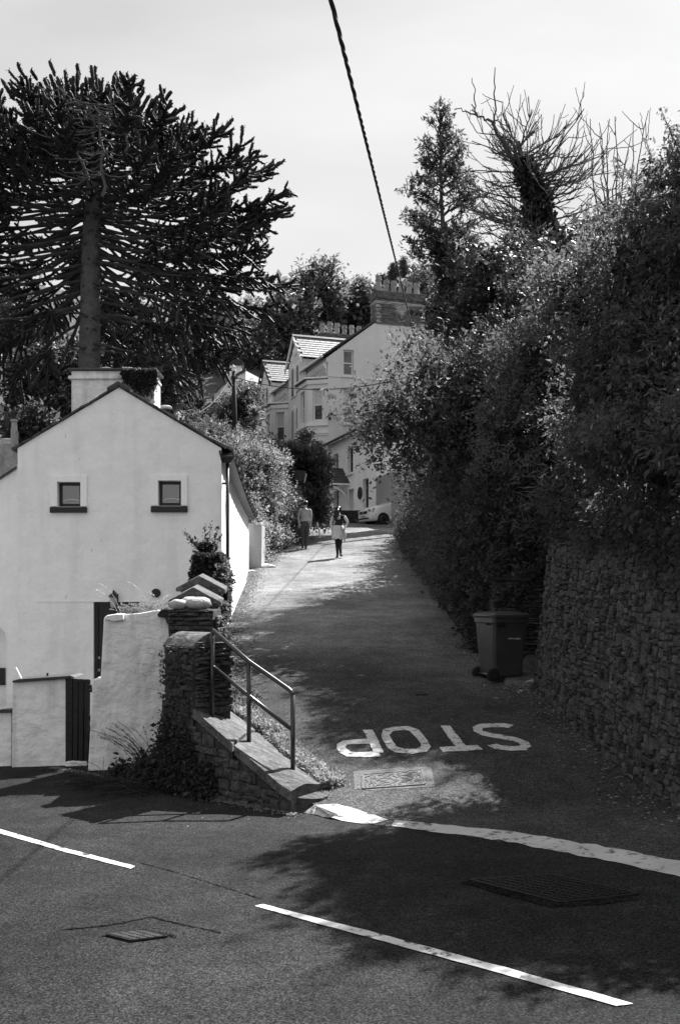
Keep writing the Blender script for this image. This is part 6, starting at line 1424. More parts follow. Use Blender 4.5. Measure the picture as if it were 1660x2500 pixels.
# ---- monkey puzzle
mp = thing('monkey_puzzle_tree', 'huge monkey puzzle tree with rope like branches behind the cottage', 'tree', P(222, 1350, 40))
r = rng_of(7); DM = 40.; tx = P(222, 0, DM)[0]
tr_pts = np.array([[tx - .25, DM, 1.2], P(219, 890, DM), P(222, 720, DM), P(224, 560, DM), P(228, 420, DM), P(236, 300, DM), P(240, 235, DM)])
tz = tr_pts[:, 2]
def trunk_at(z): return np.array([np.interp(z, tz, tr_pts[:, 0]), DM, z])
zz = np.linspace(1.2, tz[-1], 26); pth = np.array([trunk_at(z) for z in zz]); rad = np.interp(zz, [1, 9, 14, 17, 20], [.58, .42, .36, .20, .05]); rad = rad * (1 + .015 * np.sin(np.arange(26) * 2.2))
v, q = tubes_np(pth[None], rad[None], 18); mesh_arrays('trunk', v, [q], MT['grey_bark'], mp, smooth=True)
# scars of lost branches on the trunk
mb = MB()
for k in range(60):
    z = 8.2 + .55 * (k // 5) + r.uniform(-.05, .05); a = r.uniform(0, 6.28); rr = float(np.interp(z, zz, rad)); c = trunk_at(z) + rr * np.array([math.cos(a), math.sin(a), 0])
    mb.tube([c - .03 * np.array([math.cos(a), math.sin(a), 0]), c + .035 * np.array([math.cos(a), math.sin(a), -.2])], [.075, .045], 7)
mb.build('branch_scars', MT['bark'], mp)
def outl_r(z):  # crown radius with height
    return np.interp(z, [7.5, 9, 10.5, 12, 13.5, 15, 16.2, 17.5, 18.7, 19.7, 20.5, 21], [3.2, 5.4, 6.7, 7.5, 8.0, 8.2, 7.9, 6.4, 5.0, 3.7, 2.2, .8])
limb_p, limb_r, rope_p, rope_r = [], [], [], []
def add_rope(b, d, L, r0, curl, K=7):
    t = np.linspace(0, 1, K)[:, None]; side = nrmz(np.cross(d, [0, 0, 1.]) + 1e-6)
    p = b + d * L * t + np.array([0, 0, 1.]) * L * (curl * 2.1 * t ** 2 - abs(curl) * 1.1 * t) + side * r.normal() * .10 * L * t ** 2
    p[1:] += r.normal(size=(K - 1, 3)) * .012
    rope_p.append(p); rope_r.append(r0 * np.array([.55, .9, 1, 1.05, 1.1, 1.15, .8])[:K])
ZC, RH, RV = 13.6, 7.9, 4.9
NBR = 185
oc_z = np.linspace(9.3, 19.7, 60); oc_R = outl_r(oc_z); oc_s = np.concatenate([[0], np.cumsum(np.hypot(np.diff(oc_z), np.diff(oc_R)) * (oc_R[1:] + 2.5))]); oc_s /= oc_s[-1]
for w in range(NBR):
    f = (w + .5) / NBR; a = w * 2.39996 + r.normal() * .10; h = np.array([math.cos(a), math.sin(a), 0])
    ph = math.atan2(float(np.interp(f, oc_s, oc_z)) - 14.2, .75 * float(np.interp(f, oc_s, oc_R)))
    if ph < .12 and h[1] < -.25 and abs(h[0]) < .72: continue      # keep the trunk clear towards the lane
    k_ = r.uniform(.84, 1.04); Rt = max(.6, (float(np.interp(f, oc_s, oc_R)) - .45) * k_); zt = 13.5 + (float(np.interp(f, oc_s, oc_z)) - 13.5) * (k_ if ph > 0 else 1) - (.45 if ph > .2 else 0) - (.55 if ph > .75 else 0)
    if Rt < 1.0: Rt = 1.0
    z0 = zt - np.interp(ph, [-.9, -.4, 0, .5, 1.0, 1.4], [-.34, -.24, -.04, .06, .14, .30]) * Rt * r.uniform(.85, 1.15); z0 = float(np.clip(z0, 9.0, 19.4))
    s0 = trunk_at(z0); t = np.linspace(0, 1, 12)[:, None]
    sag = np.interp(ph, [-.9, -.2, .4, 1.2], [.35, -.45, -.55, -.2]) * Rt / 7
    p = s0 + h * Rt * t + np.array([0, 0, 1.]) * ((zt - z0) * t + sag * np.sin(math.pi * t) + np.interp(ph, [-.4, .2, .8], [0, .55, .35]) * (t ** 4 - t ** 2))
    p[1:] += np.cumsum(r.normal(size=(11, 3)) * .035, 0)
    limb_p.append(p); limb_r.append(np.linspace(.068, .036, 12) * (.75 if ph > .6 else 1))
    if ph < -.35 and r.random() < .3: continue          # bare dead limbs low down
    nr = int((14 + 3.6 * Rt) * np.interp(ph, [-.5, -.1], [.42, 1.])); bare = np.interp(ph, [-.8, 0, .6, 1.2], [.42, .38, .34, .22])
    for k in range(nr):
        s = bare + (1 - bare) * ((k + r.random()) / nr) ** .62; i = s * 11; i0 = int(min(i, 10)); fr_ = i - i0; bp = p[i0] * (1 - fr_) + p[i0 + 1] * fr_
        tang = unit(p[i0 + 1] - p[i0]); sd = np.cross(tang, [0, 0, 1.]); sd = sd / (np.linalg.norm(sd) + 1e-6) * (1 if k % 2 else -1)
        rdir = unit(bp - np.array([tx, DM, 12.0]))
        d = unit(tang * (.45 + .5 * s) + rdir * np.interp(ph, [-.2, .3, 1.], [.2, .5, .8]) + sd * (1.3 - .5 * s) + r.normal(size=3) * .35 + np.array([0, 0, np.interp(ph, [-.8, -.2, .4, 1.2], [-.6, -.48, -.40, -.15])]))
        add_rope(bp, d, r.uniform(.55, 1.3) * (1.15 - .45 * s) * np.interp(ph, [0, .5, 1.2], [1, .8, .55]), r.uniform(.040, .054), np.interp(ph, [-.8, -.2, .3, 1.2], [-.3, .12, .28, .15]) * r.uniform(-.3, 1.7))
    for k in range(9 if ph < .7 else 4): add_rope(p[-1 - int(r.integers(0, 3))] + r.normal(size=3) * .10, unit(unit(p[-1] - p[-2]) * .7 + r.normal(size=3) * .75 + np.array([0, 0, .05])), r.uniform(.3, .6), .056, .22)
# top tufts
for k in range(460):
    a, e = r.uniform(0, 6.28), r.uniform(.3, 1.4); d = np.array([math.cos(a) * math.cos(e), math.sin(a) * math.cos(e), math.sin(e)])
    add_rope(trunk_at(17.0 + r.uniform(-.5, .5)) + d * np.array([1.8, 1.8, 1.1]) * r.uniform(1.2, 2.3), unit(d + np.array([0, 0, .1])), r.uniform(.35, .65), .07, .08)
# broken lower limbs hanging right of the trunk
for (u0, v0, u1, v1) in ((226, 855, 330, 878), (226, 775, 360, 790), (226, 838, 420, 900), (226, 690, 470, 745), (226, 640, 520, 700), (218, 850, 120, 862), (218, 775, 130, 765)):
    a_, b_ = P(u0, v0, DM - .3), P(u1, v1, DM - 1.2); p = curve_path(a_, b_, (0, 0, .12), 12, r, .03); limb_p.append(p); limb_r.append(np.linspace(.055, .03, 12))
    for k in range(16): add_rope(p[-1] + r.normal(size=3) * .12, unit(np.array([r.normal() * .7 + .35 * np.sign(u1 - u0), r.normal() * .5, -r.uniform(.2, 1.2)])), r.uniform(.7, 1.6), .045, .02)
v, q = tubes_np(np.array(limb_p), np.array(limb_r), 7); mesh_arrays('limbs', v, [q], MT['bark'], mp, smooth=True)
RP, RR = np.array(rope_p), np.array(rope_r); v, q = tubes_np(RP, RR, 5)
# overlapping scale leaves on the ropes
n_r = len(RP); per = 20; t = r.uniform(.08, 1, (n_r, per)) * 5.98; i0 = t.astype(int); f = (t - i0)[..., None]; ii = np.arange(n_r)[:, None]
pp_ = RP[ii, i0] * (1 - f) + RP[ii, i0 + 1] * f; tg = nrmz(RP[ii, i0 + 1] - RP[ii, i0]); rd = nrmz(np.cross(tg, r.normal(size=tg.shape))); ro = (RR[ii, i0])[..., None]
ax = nrmz(tg * .75 + rd * .75).reshape(-1, 3); pt_ = (pp_ + rd * ro * .7).reshape(-1, 3); Ls = r.uniform(.06, .11, len(pt_))
v2, q2 = leaf_np(pt_, ax, rd.reshape(-1, 3), Ls, Ls * .5, r)
V_, Fs = join_np([(v, q), (v2, q2)]); mesh_arrays('crown', V_, Fs, MT['needle'], mp)
# bare dead leaders in front of the crown
dp_, dr_ = [], []
for (u0, v0, u1, v1) in ((250, 480, 240, 255), (165, 350, 150, 215), (300, 380, 305, 265), (215, 440, 160, 330), (235, 340, 210, 250)):
    p = curve_path(P(u0, v0, DM - 5.5), P(u1, v1, DM - 6.2), (.1, 0, 0), 9, r, .05); dp_.append(p); dr_.append(np.linspace(.06, .03, 9))
    for k in range(13):
        b = p[int(r.integers(1, 9))]; s = 1 if k % 2 else -1; dp_.append(curve_path(b, b + np.array([s * r.uniform(.5, 1.3), r.normal() * .4, r.uniform(-.2, .35)]), (0, 0, -.15), 9, r, .02)); dr_.append(np.linspace(.026, .016, 9))
v, q = tubes_np(np.array(dp_), np.array(dr_), 5); mesh_arrays('dead_branches', v, [q], MT['grey_bark'], mp)

# ---- evergreen bay tree with ivy on its stem
DB_ = 52.; bt = thing('bay_tree', 'narrow pointed evergreen tree with ivy covered stem against the sky', 'tree', P(1095, 1150, DB_))
_, p = trunk_of(bt, P(1100, 1150, DB_), P(1072, 262, DB_), .30, .03, bow=(.12, 0, 0), seed=5)
r = rng_of(55); cs, ns, bp_, br_ = [], [], [], []
prof_v = [255, 300, 340, 370, 410, 455, 500, 540, 590, 630]; prof_w = [14, 26, 26, 52, 60, 72, 100, 112, 105, 60]
for v_c, reach in ((270, 22), (300, 32), (335, 48), (352, 58), (372, 50), (395, 62), (420, 75), (445, 88), (472, 112), (490, 95), (512, 105), (540, 112), (552, 118), (575, 95), (598, 105), (620, 80), (645, 70), (590, 130), (560, 80), (410, 40)):
    for s in (-1, 1, 0, 0):
        a = (0 if s == 1 else math.pi) + r.normal() * .35 if s else r.uniform(0, 6.28); R_ = reach / F * DB_ * r.uniform(.62, .98); uc = np.interp(v_c, [255, 650], [1073, 1094])
        b0 = P(uc, v_c + 30 + r.uniform(0, 12), DB_); tip = P(uc, v_c + r.uniform(-8, 10), DB_) + np.array([math.cos(a) * R_, math.sin(a) * R_, 0])
        pa = curve_path(b0, tip, (0, 0, .1), 7, r, .02); bp_.append(pa); br_.append(np.linspace(.05, .012, 7))
        k = int(5 + 8 * R_); t = (.22 + .78 * r.random(k) ** .7); i = t * 5.99; i0 = i.astype(int); f = (i - i0)[:, None]
        c = pa[i0] * (1 - f) + pa[np.minimum(i0 + 1, 6)] * f + r.normal(size=(k, 3)) * np.array([.17, .17, .11]); cs.append(c); ns.append(nrmz(np.array([math.cos(a) * .5, math.sin(a) * .5, .8]) + r.normal(size=(k, 3)) * .3))
c, nn = np.concatenate(cs), np.concatenate(ns); v, q = leaves_on(c, nn, 8, .30, .22, .34, r, up=.5, flat=.5); mesh_arrays('crown', v, [q], MT['leaf_mid'], bt)
v, q = tubes_np(np.array(bp_), np.array(br_), 5); mesh_arrays('limbs', v, [q], MT['bark'], bt)
k = 2600; t = r.random(k); c = np.stack([np.interp(t, np.linspace(0, 1, 9), p[:, j]) for j in range(3)], 1); keep = (c[:, 2] < P(0, 600, DB_)[2]); c = c[keep]; a = r.uniform(0, 6.28, len(c)); wd = np.interp(c[:, 2], [8, 15.5], [1.0, .45]); nn = np.stack([np.cos(a), np.sin(a), .2 + 0 * a], 1); c = c + nn * wd[:, None] * r.uniform(.6, 1, len(c))[:, None]
v, q = leaves_on(c, nn, 8, .25, .17, .8, r, droop=.6, up=-.2, flat=.1); mesh_arrays('ivy_leaves', v, [q], MT['ivy'], bt)

# ---- dead ivy clad tree
DD = 31.; dt_ = thing('dead_tree', 'dead bare tree with curving twigs and ivy wrapped leaning trunk', 'tree', P(1350, 900, DD)); r = rng_of(66)
_, p = trunk_of(dt_, P(1375, 900, DD), P(1265, 345, DD), .30, .05, bow=(.2, 0, 0), seed=6)
_, p2_ = trunk_of(dt_, P(1300, 480, DD), P(1205, 305, DD), .10, .05, seed=7, name='main_limb', sides=7)
bp_, br_ = [], []
def twig_path(b, d, L, bend, K=9):
    t = np.linspace(0, 1, K)[:, None]; q_ = b + d * L * t + bend * L * t ** 2; q_[1:] += np.cumsum(r.normal(size=(K - 1, 3)) * .012 * L, 0); return q_
for k in range(150):
    t = r.uniform(.28, 1); b = np.array([np.interp(t, np.linspace(0, 1, 9), p[:, j]) for j in range(3)]); a = r.choice([0, math.pi]) + r.normal() * .9
    up_ = np.interp(t, [.3, .6, .85, 1], [-.45, .0, .35, .8]); d = unit(np.array([math.cos(a), math.sin(a) * .8, up_ + r.normal() * .3])); L = r.uniform(1.1, 2.5) * np.interp(t, [.3, .7, 1], [1.05, 1.0, .6])
    m_ = twig_path(b, d, L, np.array([r.normal() * .15, 0, r.uniform(-.35, .4)])); bp_.append(m_); br_.append(np.linspace(.034, .013, 9))
    for j in range(6):
        b2 = m_[int(r.integers(2, 9))]; d2 = unit(d + r.normal(size=3) * .45 + np.array([0, 0, .15])); m2 = twig_path(b2, d2, L * r.uniform(.3, .55), np.array([0, 0, r.uniform(0, .4)])); bp_.append(m2); br_.append(np.linspace(.015, .009, 9))
        if j < 3: bp_.append(twig_path(m2[5], unit(d2 + r.normal(size=3) * .6), L * r.uniform(.12, .28), np.array([0, 0, .3]))); br_.append(np.linspace(.010, .008, 9))
for (a_, b_, w0) in (((1205, 305), (1160, 280), .05), ((1160, 280), (1108, 268), .028), ((1160, 282), (1152, 190), .024), ((1205, 302), (1208, 165), .03), ((1205, 305), (1222, 275), .03), ((1205, 303), (1186, 240), .016), ((1165, 284), (1150, 255), .03), ((1405, 340), (1427, 200), .02), ((1330, 470), (1405, 345), .04), ((1405, 345), (1432, 270), .012)):
    bp_.append(curve_path(P(*a_, DD), P(*b_, DD), (.03, 0, .03), 9, r, .03)); br_.append(np.linspace(w0, w0 * .45, 9))
v, q = tubes_np(np.array(bp_), np.array(br_), 5); mesh_arrays('twigs', v, [q], MT['twig'], dt_)
k = 2200; t = r.random(k) * .93; c = np.stack([np.interp(t, np.linspace(0, 1, 9), p[:, j]) for j in range(3)], 1); a = r.uniform(0, 6.28, k); nn = np.stack([np.cos(a), np.sin(a), .1 + 0 * a], 1); wd = np.interp(t, [0, .5, .93], [.8, .55, .16]); c = c + nn * (wd * r.uniform(.5, 1.05, k))[:, None]
v, q = leaves_on(c, nn, 7, .2, .13, .8, r, droop=.6, up=-.2, flat=.1); mesh_arrays('ivy_leaves', v, [q], MT['ivy'], dt_)
# bare upright shoots beyond the big bush
sh = thing('bare_sapling', 'cluster of bare upright stems rising over the big bush at right', 'tree', P(1480, 700, 20)); bp_, br_ = [], []; r = rng_of(67)
for (u0, u1, v1) in ((1475, 1440, 290), (1480, 1462, 300), (1490, 1500, 285), (1500, 1487, 290), (1515, 1500, 360), (1530, 1545, 300), (1545, 1582, 270), (1555, 1575, 300), (1520, 1540, 330), (1490, 1472, 370)):
    m_ = curve_path(P(u0, 640, 20), P(u1, v1, 20), (r.normal() * .1, 0, 0), 9, r, .02); bp_.append(m_); br_.append(np.linspace(.022, .007, 9))
    for j in range(4): b = m_[int(r.integers(2, 8))]; bp_.append(curve_path(b, b + np.array([r.normal() * .25, r.normal() * .2, r.uniform(.2, .6)]), (0, 0, -.05), 9, r, .01)); br_.append(np.linspace(.010, .005, 9))
v, q = tubes_np(np.array(bp_), np.array(br_), 5); mesh_arrays('stems', v, [q], MT['twig'], sh)

# ---- hedges and bushes on the right
def zl1(y): return float(z_lane(y))
fb = thing('fuchsia_bush', 'huge fuchsia bush with hanging flowers spilling over the rubble wall', 'bush', (3.9, 11.5, .9))
B_E = [(3.95, 11.7, 2.7, 1.0, 1.15, 1.4), (3.75, 12.2, 3.85, .85, .85, 1.0), (4.3, 12.0, 4.25, .85, .9, 1.25), (3.55, 11.3, 1.75, .75, 1.45, .85), (4.45, 10.7, 2.7, 1.0, 1.1, 1.3), (2.95, 13.0, 3.85, .45, .5, .5), (3.2, 12.7, 2.6, .5, .6, .9), (3.6, 9.3, 1.5, .6, 1.0, .7)]
o, (c_, n_) = foliage('foliage', B_E, 9200, 16, .064, 'leaf_fuchsia', fb, 200, twig=.22, shell=.32, amp=.22, freq=7, droop=.35, asp=.48, inside=.7)
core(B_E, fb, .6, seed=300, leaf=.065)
shoots(c_, n_, rng_of(201), 260, (.25, .6), fb, leaf=.06, per=6)
r = rng_of(202); k = r.choice(len(c_), 1500); fl = c_[k] + n_[k] * .06; v, q = leaf_np(fl, nrmz(r.normal(size=(1500, 3)) * .15 + np.array([0, 0, -1.])), nrmz(-fl + r.normal(size=(1500, 3))), r.uniform(.04, .075, 1500), r.uniform(.012, .02, 1500), r); mesh_arrays('flowers', v, [q], MT['flower'], fb)
bk = thing('bank_shrub', 'low dark shrub filling the bank between the two fuchsia bushes', 'shrub', (3.7, 14.6, 1)); K_E = [(3.75, 14.4, 1.35, .75, 1.1, .6), (4.6, 14.8, 1.7, .9, 1.2, .7), (3.6, 15.6, 1.2, .6, .7, .5)]; foliage('foliage', K_E, 1500, 13, .075, 'leaf_dark', bk, 225, twig=.24, shell=.35, amp=.2, freq=6); core(K_E, bk, .6, seed=325)
stems_in(B_E, fb, rng_of(900), 7, .018)
lb = thing('laurel_shrub', 'glossy long leaved shrub poking out beside the end of the rubble wall', 'shrub', (3.1, 15.6, 1.0)); r = rng_of(210)
n = 240; b = np.array([3.25, 15.4, 1.3]) + r.normal(size=(n, 3)) * np.array([.28, .3, .32]); ax = nrmz(np.array([-.9, -.35, -.05]) + r.normal(size=(n, 3)) * .45); v, q = leaf_np(b, ax, nrmz(np.array([0, -.2, 1.]) + r.normal(size=(n, 3)) * .3), r.uniform(.16, .30, n), r.uniform(.04, .06, n), r); mesh_arrays('foliage', v, [q], MT['leaf_mid'], lb)
n = 14; st_ = np.stack([curve_path((3.5, 15.5, .8), (3.1 + r.normal() * .2, 15.3 + r.normal() * .2, 1.5 + r.normal() * .2), (0, 0, .1), 6, r, .01) for _ in range(n)]); v, q = tubes_np(st_, np.tile(np.linspace(.012, .006, 6), (n, 1)), 5); mesh_arrays('stems', v, [q], MT['twig'], lb)
ch_ = thing('mixed_hedge', 'dark overgrown hedge behind the bin below the dead tree', 'hedge', (3.4, 19, -.5))
f2 = thing('fuchsia_bush', 'sunlit fuchsia bush behind the bin spilling towards the lane', 'bush', (3.4, 18, .5))
F_E = [(3.3, 18.5, 2.4, .85, 1.3, 1.5), (3.55, 18.4, 3.7, .95, 1.3, 1.4), (4.4, 18.6, 4.7, 1.1, 1.3, 1.6), (5.6, 18.0, 4.8, 1.4, 1.5, 1.7)]
o, (c_, n_) = foliage('foliage', F_E, 6600, 16, .068, 'leaf_fuchsia', f2, 215, twig=.24, shell=.3, amp=.2, freq=7, droop=.35, asp=.48); core(F_E, f2, .6, seed=315); shoots(c_, n_, rng_of(216), 150, (.25, .6), f2, leaf=.07, per=6, lmat='leaf_fuchsia')
C_E = [(3.25, 18.8, 1.3, .95, 1.5, 1.9), (3.35, 21.2, 1.4, 1.0, 1.7, 2.0), (4.3, 21.5, 4.6, 1.4, 1.8, 2.3), (3.6, 17.9, .6, .9, .9, .9), (2.85, 18.4, -.35, .55, .9, .75), (2.85, 19.8, -.1, .55, 1.0, .8), (2.85, 21.4, .1, .55, 1.0, .8), (2.85, 22.8, .3, .55, 1.0, .8), (2.95, 17.3, .2, .5, .5, .6)]
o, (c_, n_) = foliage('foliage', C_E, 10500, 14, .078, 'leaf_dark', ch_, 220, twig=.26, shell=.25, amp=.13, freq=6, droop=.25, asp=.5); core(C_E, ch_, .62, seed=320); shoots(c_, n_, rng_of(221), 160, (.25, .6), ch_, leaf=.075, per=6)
ah = thing('overhanging_hedge', 'big rounded hedge tree leaning out over the right side of the lane', 'hedge', (3, 27, .5))
A_E = [(2.65, 21.9, 3.75, 2.4, 2.2, 1.65), (3.5, 24.4, 4.35, 1.9, 1.9, 1.75), (3.9, 26.7, 4.8, 1.8, 2.2, 1.8), (4.2, 29.5, 4.7, 1.9, 2.4, 2.2), (4.9, 34.5, 4.6, 1.5, 2.6, 1.9), (3.3, 24, 1.7, 1.1, 2.2, 2.2), (3.3, 27, 2.2, 1.1, 2.2, 2.2), (3.35, 30.5, 2.6, 1.1, 2.4, 2.2), (3.5, 34.5, 3.1, 1.2, 2.6, 2.2), (3.7, 38.5, 3.7, 1.3, 2.6, 2.1), (4.6, 42.0, 4.4, 1.5, 2.2, 2.0)] + [(2.8, y_, zl1(y_) + .35, .5, 1.1, .75) for y_ in np.arange(24.2, 43, 1.7)]
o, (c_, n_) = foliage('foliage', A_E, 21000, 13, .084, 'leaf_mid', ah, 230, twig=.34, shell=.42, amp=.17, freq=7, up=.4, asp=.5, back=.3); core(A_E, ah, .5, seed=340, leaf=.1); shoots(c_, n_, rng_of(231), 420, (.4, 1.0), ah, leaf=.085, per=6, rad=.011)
stems_in(A_E, ah, rng_of(901), 6, .03); stems_in(C_E, ch_, rng_of(902), 6, .022); stems_in(F_E, f2, rng_of(903), 6, .02)
im = thing('ivy_mound', 'ivy smothered tree stumps above the hedge left of the dead tree', 'tree', (4, 28, 3))
I_E = [(4.0, 27.2, 6.9, 1.35, 1.4, 2.2), (4.9, 26.5, 7.2, 1.3, 1.4, 1.9), (3.4, 27.5, 6.0, .7, .9, 1.2), (5.6, 25, 6.6, 1.5, 1.6, 2.2), (6.8, 24, 6.6, 1.6, 1.8, 2.3)]
o, (c_, n_) = foliage('crown', I_E, 5800, 11, .13, 'ivy', im, 240, twig=.4, shell=.3, amp=.2, freq=6, asp=.6); core(I_E, im, .6, seed=360, leaf=.14); shoots(c_, n_, rng_of(241), 160, (.3, .9), im, leaf=.12, per=7, lmat='leaf_mid')
trunk_of(im, (4.2, 27.2, 2), (4.1, 27.2, 6.5), .3, .2, seed=9)
# growth over the top of the rubble wall and at its foot
wt_ = thing('wall_top_ivy', 'ragged ivy and bramble hanging over the top of the rubble wall', 'ivy', (3.3, 12, 1)); r = rng_of(250); n = 1500; s = r.uniform(0, 8.4, n); pts_ = np.array([rw_surf(a, top_h(a) + .04 + .12 * r.normal() - .14 * abs(r.normal()))[0] + np.array([-.04, 0, 0]) for a in s]); nn = np.tile(np.array([-.8, -.2, .4]), (n, 1)); v, q = leaves_on(pts_, nn, 9, .22, .06, .55, r, droop=.6); mesh_arrays('foliage', v, [q], MT['leaf_mid'], wt_)

# ---- hedge and shrubs on the left of the lane
lh = thing('ivy_hedge', 'thick ivy hedge along the left side of the upper lane', 'hedge', (-3, 37, 1.5))
L_E = [(-3.15, 33.8, 1.7, .75, 1.4, 1.5), (-3.1, 35.8, 2.2, .85, 1.5, 1.7), (-2.75, 38.2, 2.7, .80, 1.6, 1.65), (-2.35, 40.6, 3.0, .75, 1.5, 1.5), (-2.1, 42.6, 3.3, .65, 1.2, 1.3), (-3.5, 37, 3.4, .9, 1.6, 1.2)]
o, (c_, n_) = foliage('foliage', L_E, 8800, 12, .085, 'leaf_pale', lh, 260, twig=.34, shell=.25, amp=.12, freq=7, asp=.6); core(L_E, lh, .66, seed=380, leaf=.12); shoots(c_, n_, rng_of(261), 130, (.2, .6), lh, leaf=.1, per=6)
ls = thing('feathery_shrub', 'tall pale feathery shrub between cottage roof and terrace', 'shrub', P(610, 1300, 36))
S_E = [(*P(598, 1165, 36), .95, 1.2, 1.1), (*P(570, 1120, 37), .8, 1.0, .75), (*P(648, 1150, 37), .65, .9, .85), (*P(610, 1225, 36), 1.1, 1.2, .9), (*P(560, 1190, 35), .8, 1, 1.0), (*P(662, 1215, 38), .7, .9, .9)]
o, (c_, n_) = foliage('foliage', S_E, 5800, 12, .095, 'leaf_pale', ls, 270, twig=.4, shell=.4, amp=.2, freq=6, asp=.3, up=.5); core(S_E, ls, .5, seed=390, leaf=.13); shoots(c_, n_, rng_of(271), 120, (.3, .8), ls, leaf=.12, per=8, lmat='leaf_pale')
_, p = trunk_of(ls, P(610, 1300, 36), P(612, 1150, 36), .08, .03, seed=11)
ia = thing('ivy_arch', 'rounded ivy mass framing a dark board at the end of the left hedge', 'ivy', P(740, 1280, 44))
A2 = [(*P(735, 1112, 43.5), .85, .9, .42), (*P(780, 1150, 43.8), .42, .8, .75), (*P(690, 1150, 43.3), .45, .8, .75), (*P(735, 1150, 44.4), .8, .5, .9), (*P(775, 1210, 44), .35, .7, .6), (*P(745, 1085, 44), .22, .3, .42), (*P(735, 1200, 43.2), .6, .5, .32)]
o, (c_, n_) = foliage('foliage', A2, 3600, 12, .10, 'leaf_fuchsia', ia, 280, twig=.3, shell=.3, amp=.12, freq=6, asp=.7); core(A2, ia, .7, seed=400); shoots(c_, n_, rng_of(281), 90, (.2, .6), ia, leaf=.1, per=6, lmat='leaf_mid')
rs = thing('rose_bush', 'straggling rose shoots in front of the white house at the hedge end', 'bush', P(790, 1300, 45)); R_E = [(*P(785, 1250, 44.5), .38, .5, .75), (*P(760, 1240, 44), .4, .5, .6)]
o, (c_, n_) = foliage('foliage', R_E, 650, 11, .11, 'leaf_mid', rs, 290, twig=.35, shell=.5, amp=.25, freq=6, asp=.6); shoots(c_, n_, rng_of(291), 40, (.3, .8), rs, leaf=.1, per=6)
# undergrowth in the garden by the pole
ug = thing('garden_thicket', 'tangled dark shrubs below the telegraph pole', 'shrub', P(590, 1090, 55)); G_E = [(*P(535, 1085, 64), 1.2, 1.2, 1.2), (*P(590, 1010, 67), 1.1, 1.0, 2.0), (*P(556, 1040, 68), .9, 1.0, 2.1), (*P(615, 985, 69), .8, 1.0, 1.5), (*P(592, 1085, 64), 1.2, 1.4, 1.1), (*P(640, 1100, 58), 1.2, 1.4, .8), (*P(500, 1110, 52), 1.4, 1.5, 1.4), (*P(450, 1080, 50), 1.2, 1.5, 1.4)]
o, (c_, n_) = foliage('foliage', G_E, 3600, 12, .15, 'leaf_mid', ug, 295, twig=.45, shell=.4, amp=.2, freq=6); core(G_E, ug, .65, seed=420); shoots(c_, n_, rng_of(296), 70, (.4, 1.2), ug, leaf=.15, per=5)
ks = thing('spiky_sapling', 'thin spiky sapling standing up in front of the pale bay window', 'sapling', P(622, 1150, 48)); _, p = trunk_of(ks, P(622, 1150, 48), P(622, 1010, 48), .04, .012, seed=12); r = rng_of(297)
c = np.repeat(p[3:], 26, 0) + r.normal(size=(26 * 6, 3)) * .05; c = np.concatenate([c, np.repeat(p[-1:], 60, 0) + r.normal(size=(60, 3)) * .1]); v, q = leaves_on(c, np.tile([0, 0, 1.], (len(c), 1)), 3, .2, .26, .2, r, up=.2); mesh_arrays('leaves', v, [q], MT['leaf_pale'], ks)

# ---- ivy and weeds on the left walls
iv = thing('pillar_ivy', 'clipped dark ivy coat on the square pillar beside the cottage', 'ivy', (-2.0, 15.6, -.5)); r = rng_of(310)
n = 3000; face = r.integers(0, 3, n); a, b = r.random(n), r.random(n); x = np.where(face == 0, -2.24 + .50 * a, np.where(face == 1, -1.76, -2.24 + .5 * a)); y = np.where(face == 0, 15.34, np.where(face == 1, 15.34 + .65 * a, 15.34 + .65 * b)); z = np.where(face == 2, .60, -.35 + 1.0 * b)
rc = np.clip((z - .35) / .3, 0, 1); x = x + (-2.0 - x) * rc * .28; c = np.stack([x, y, z], 1); nn = np.where((face == 0)[:, None], [0, -1, .2], np.where((face == 1)[:, None], [1, 0, .2], [0, 0, 1.])); v, q = leaves_on(c + r.normal(size=c.shape) * .012, nn, 6, .045, .04, .8, r, droop=.3, up=0, flat=.3); mesh_arrays('foliage', v, [q], MT['ivy'], iv)
n = 900; t = r.random(n); c = np.stack([-1.74 - .10 * t + r.normal(size=n) * .05 + .0, 15.3 - 1.9 * t ** 2 + r.normal(size=n) * .12, .4 - 1.6 * t + r.normal(size=n) * .1], 1); v, q = leaves_on(c, np.tile([.7, -.5, .3], (n, 1)), 6, .1, .05, .8, r, droop=.5, flat=.3); mesh_arrays('trailing_ivy', v, [q], MT['leaf_mid'], iv)
sp = thing('wall_shrub', 'small spiky shrub growing above the ivy pillar against white gable', 'shrub', (-2.2, 16.2, .7)); bp_, br_, c_ = [], [], []
for (u, v_) in ((445, 1297), (462, 1320), (490, 1340), (500, 1288), (515, 1282), (535, 1288), (540, 1312), (520, 1330), (480, 1335), (530, 1345), (505, 1330), (512, 1345), (470, 1345)):
    pa = curve_path(P(506, 1352, 16.3), P(u, v_ - 4, 16.3), (0, 0, -.04), 8, r, .006); bp_.append(pa); br_.append(np.linspace(.008, .003, 8)); t = r.random(34); i = t * 6.99; i0 = i.astype(int); f = (i - i0)[:, None]; c_.append(pa[i0] * (1 - f) + pa[i0 + 1] * f)
v, q = tubes_np(np.array(bp_), np.array(br_), 4); mesh_arrays('stems', v, [q], MT['twig'], sp); c = np.concatenate(c_ + [P(502, 1333, 16.3) + r.normal(size=(150, 3)) * [.09, .08, .04]]); v, q = leaves_on(c, np.tile([0, -.5, .6], (len(c), 1)), 2, .05, .045, .55, r); mesh_arrays('leaves', v, [q], MT['ivy'], sp)
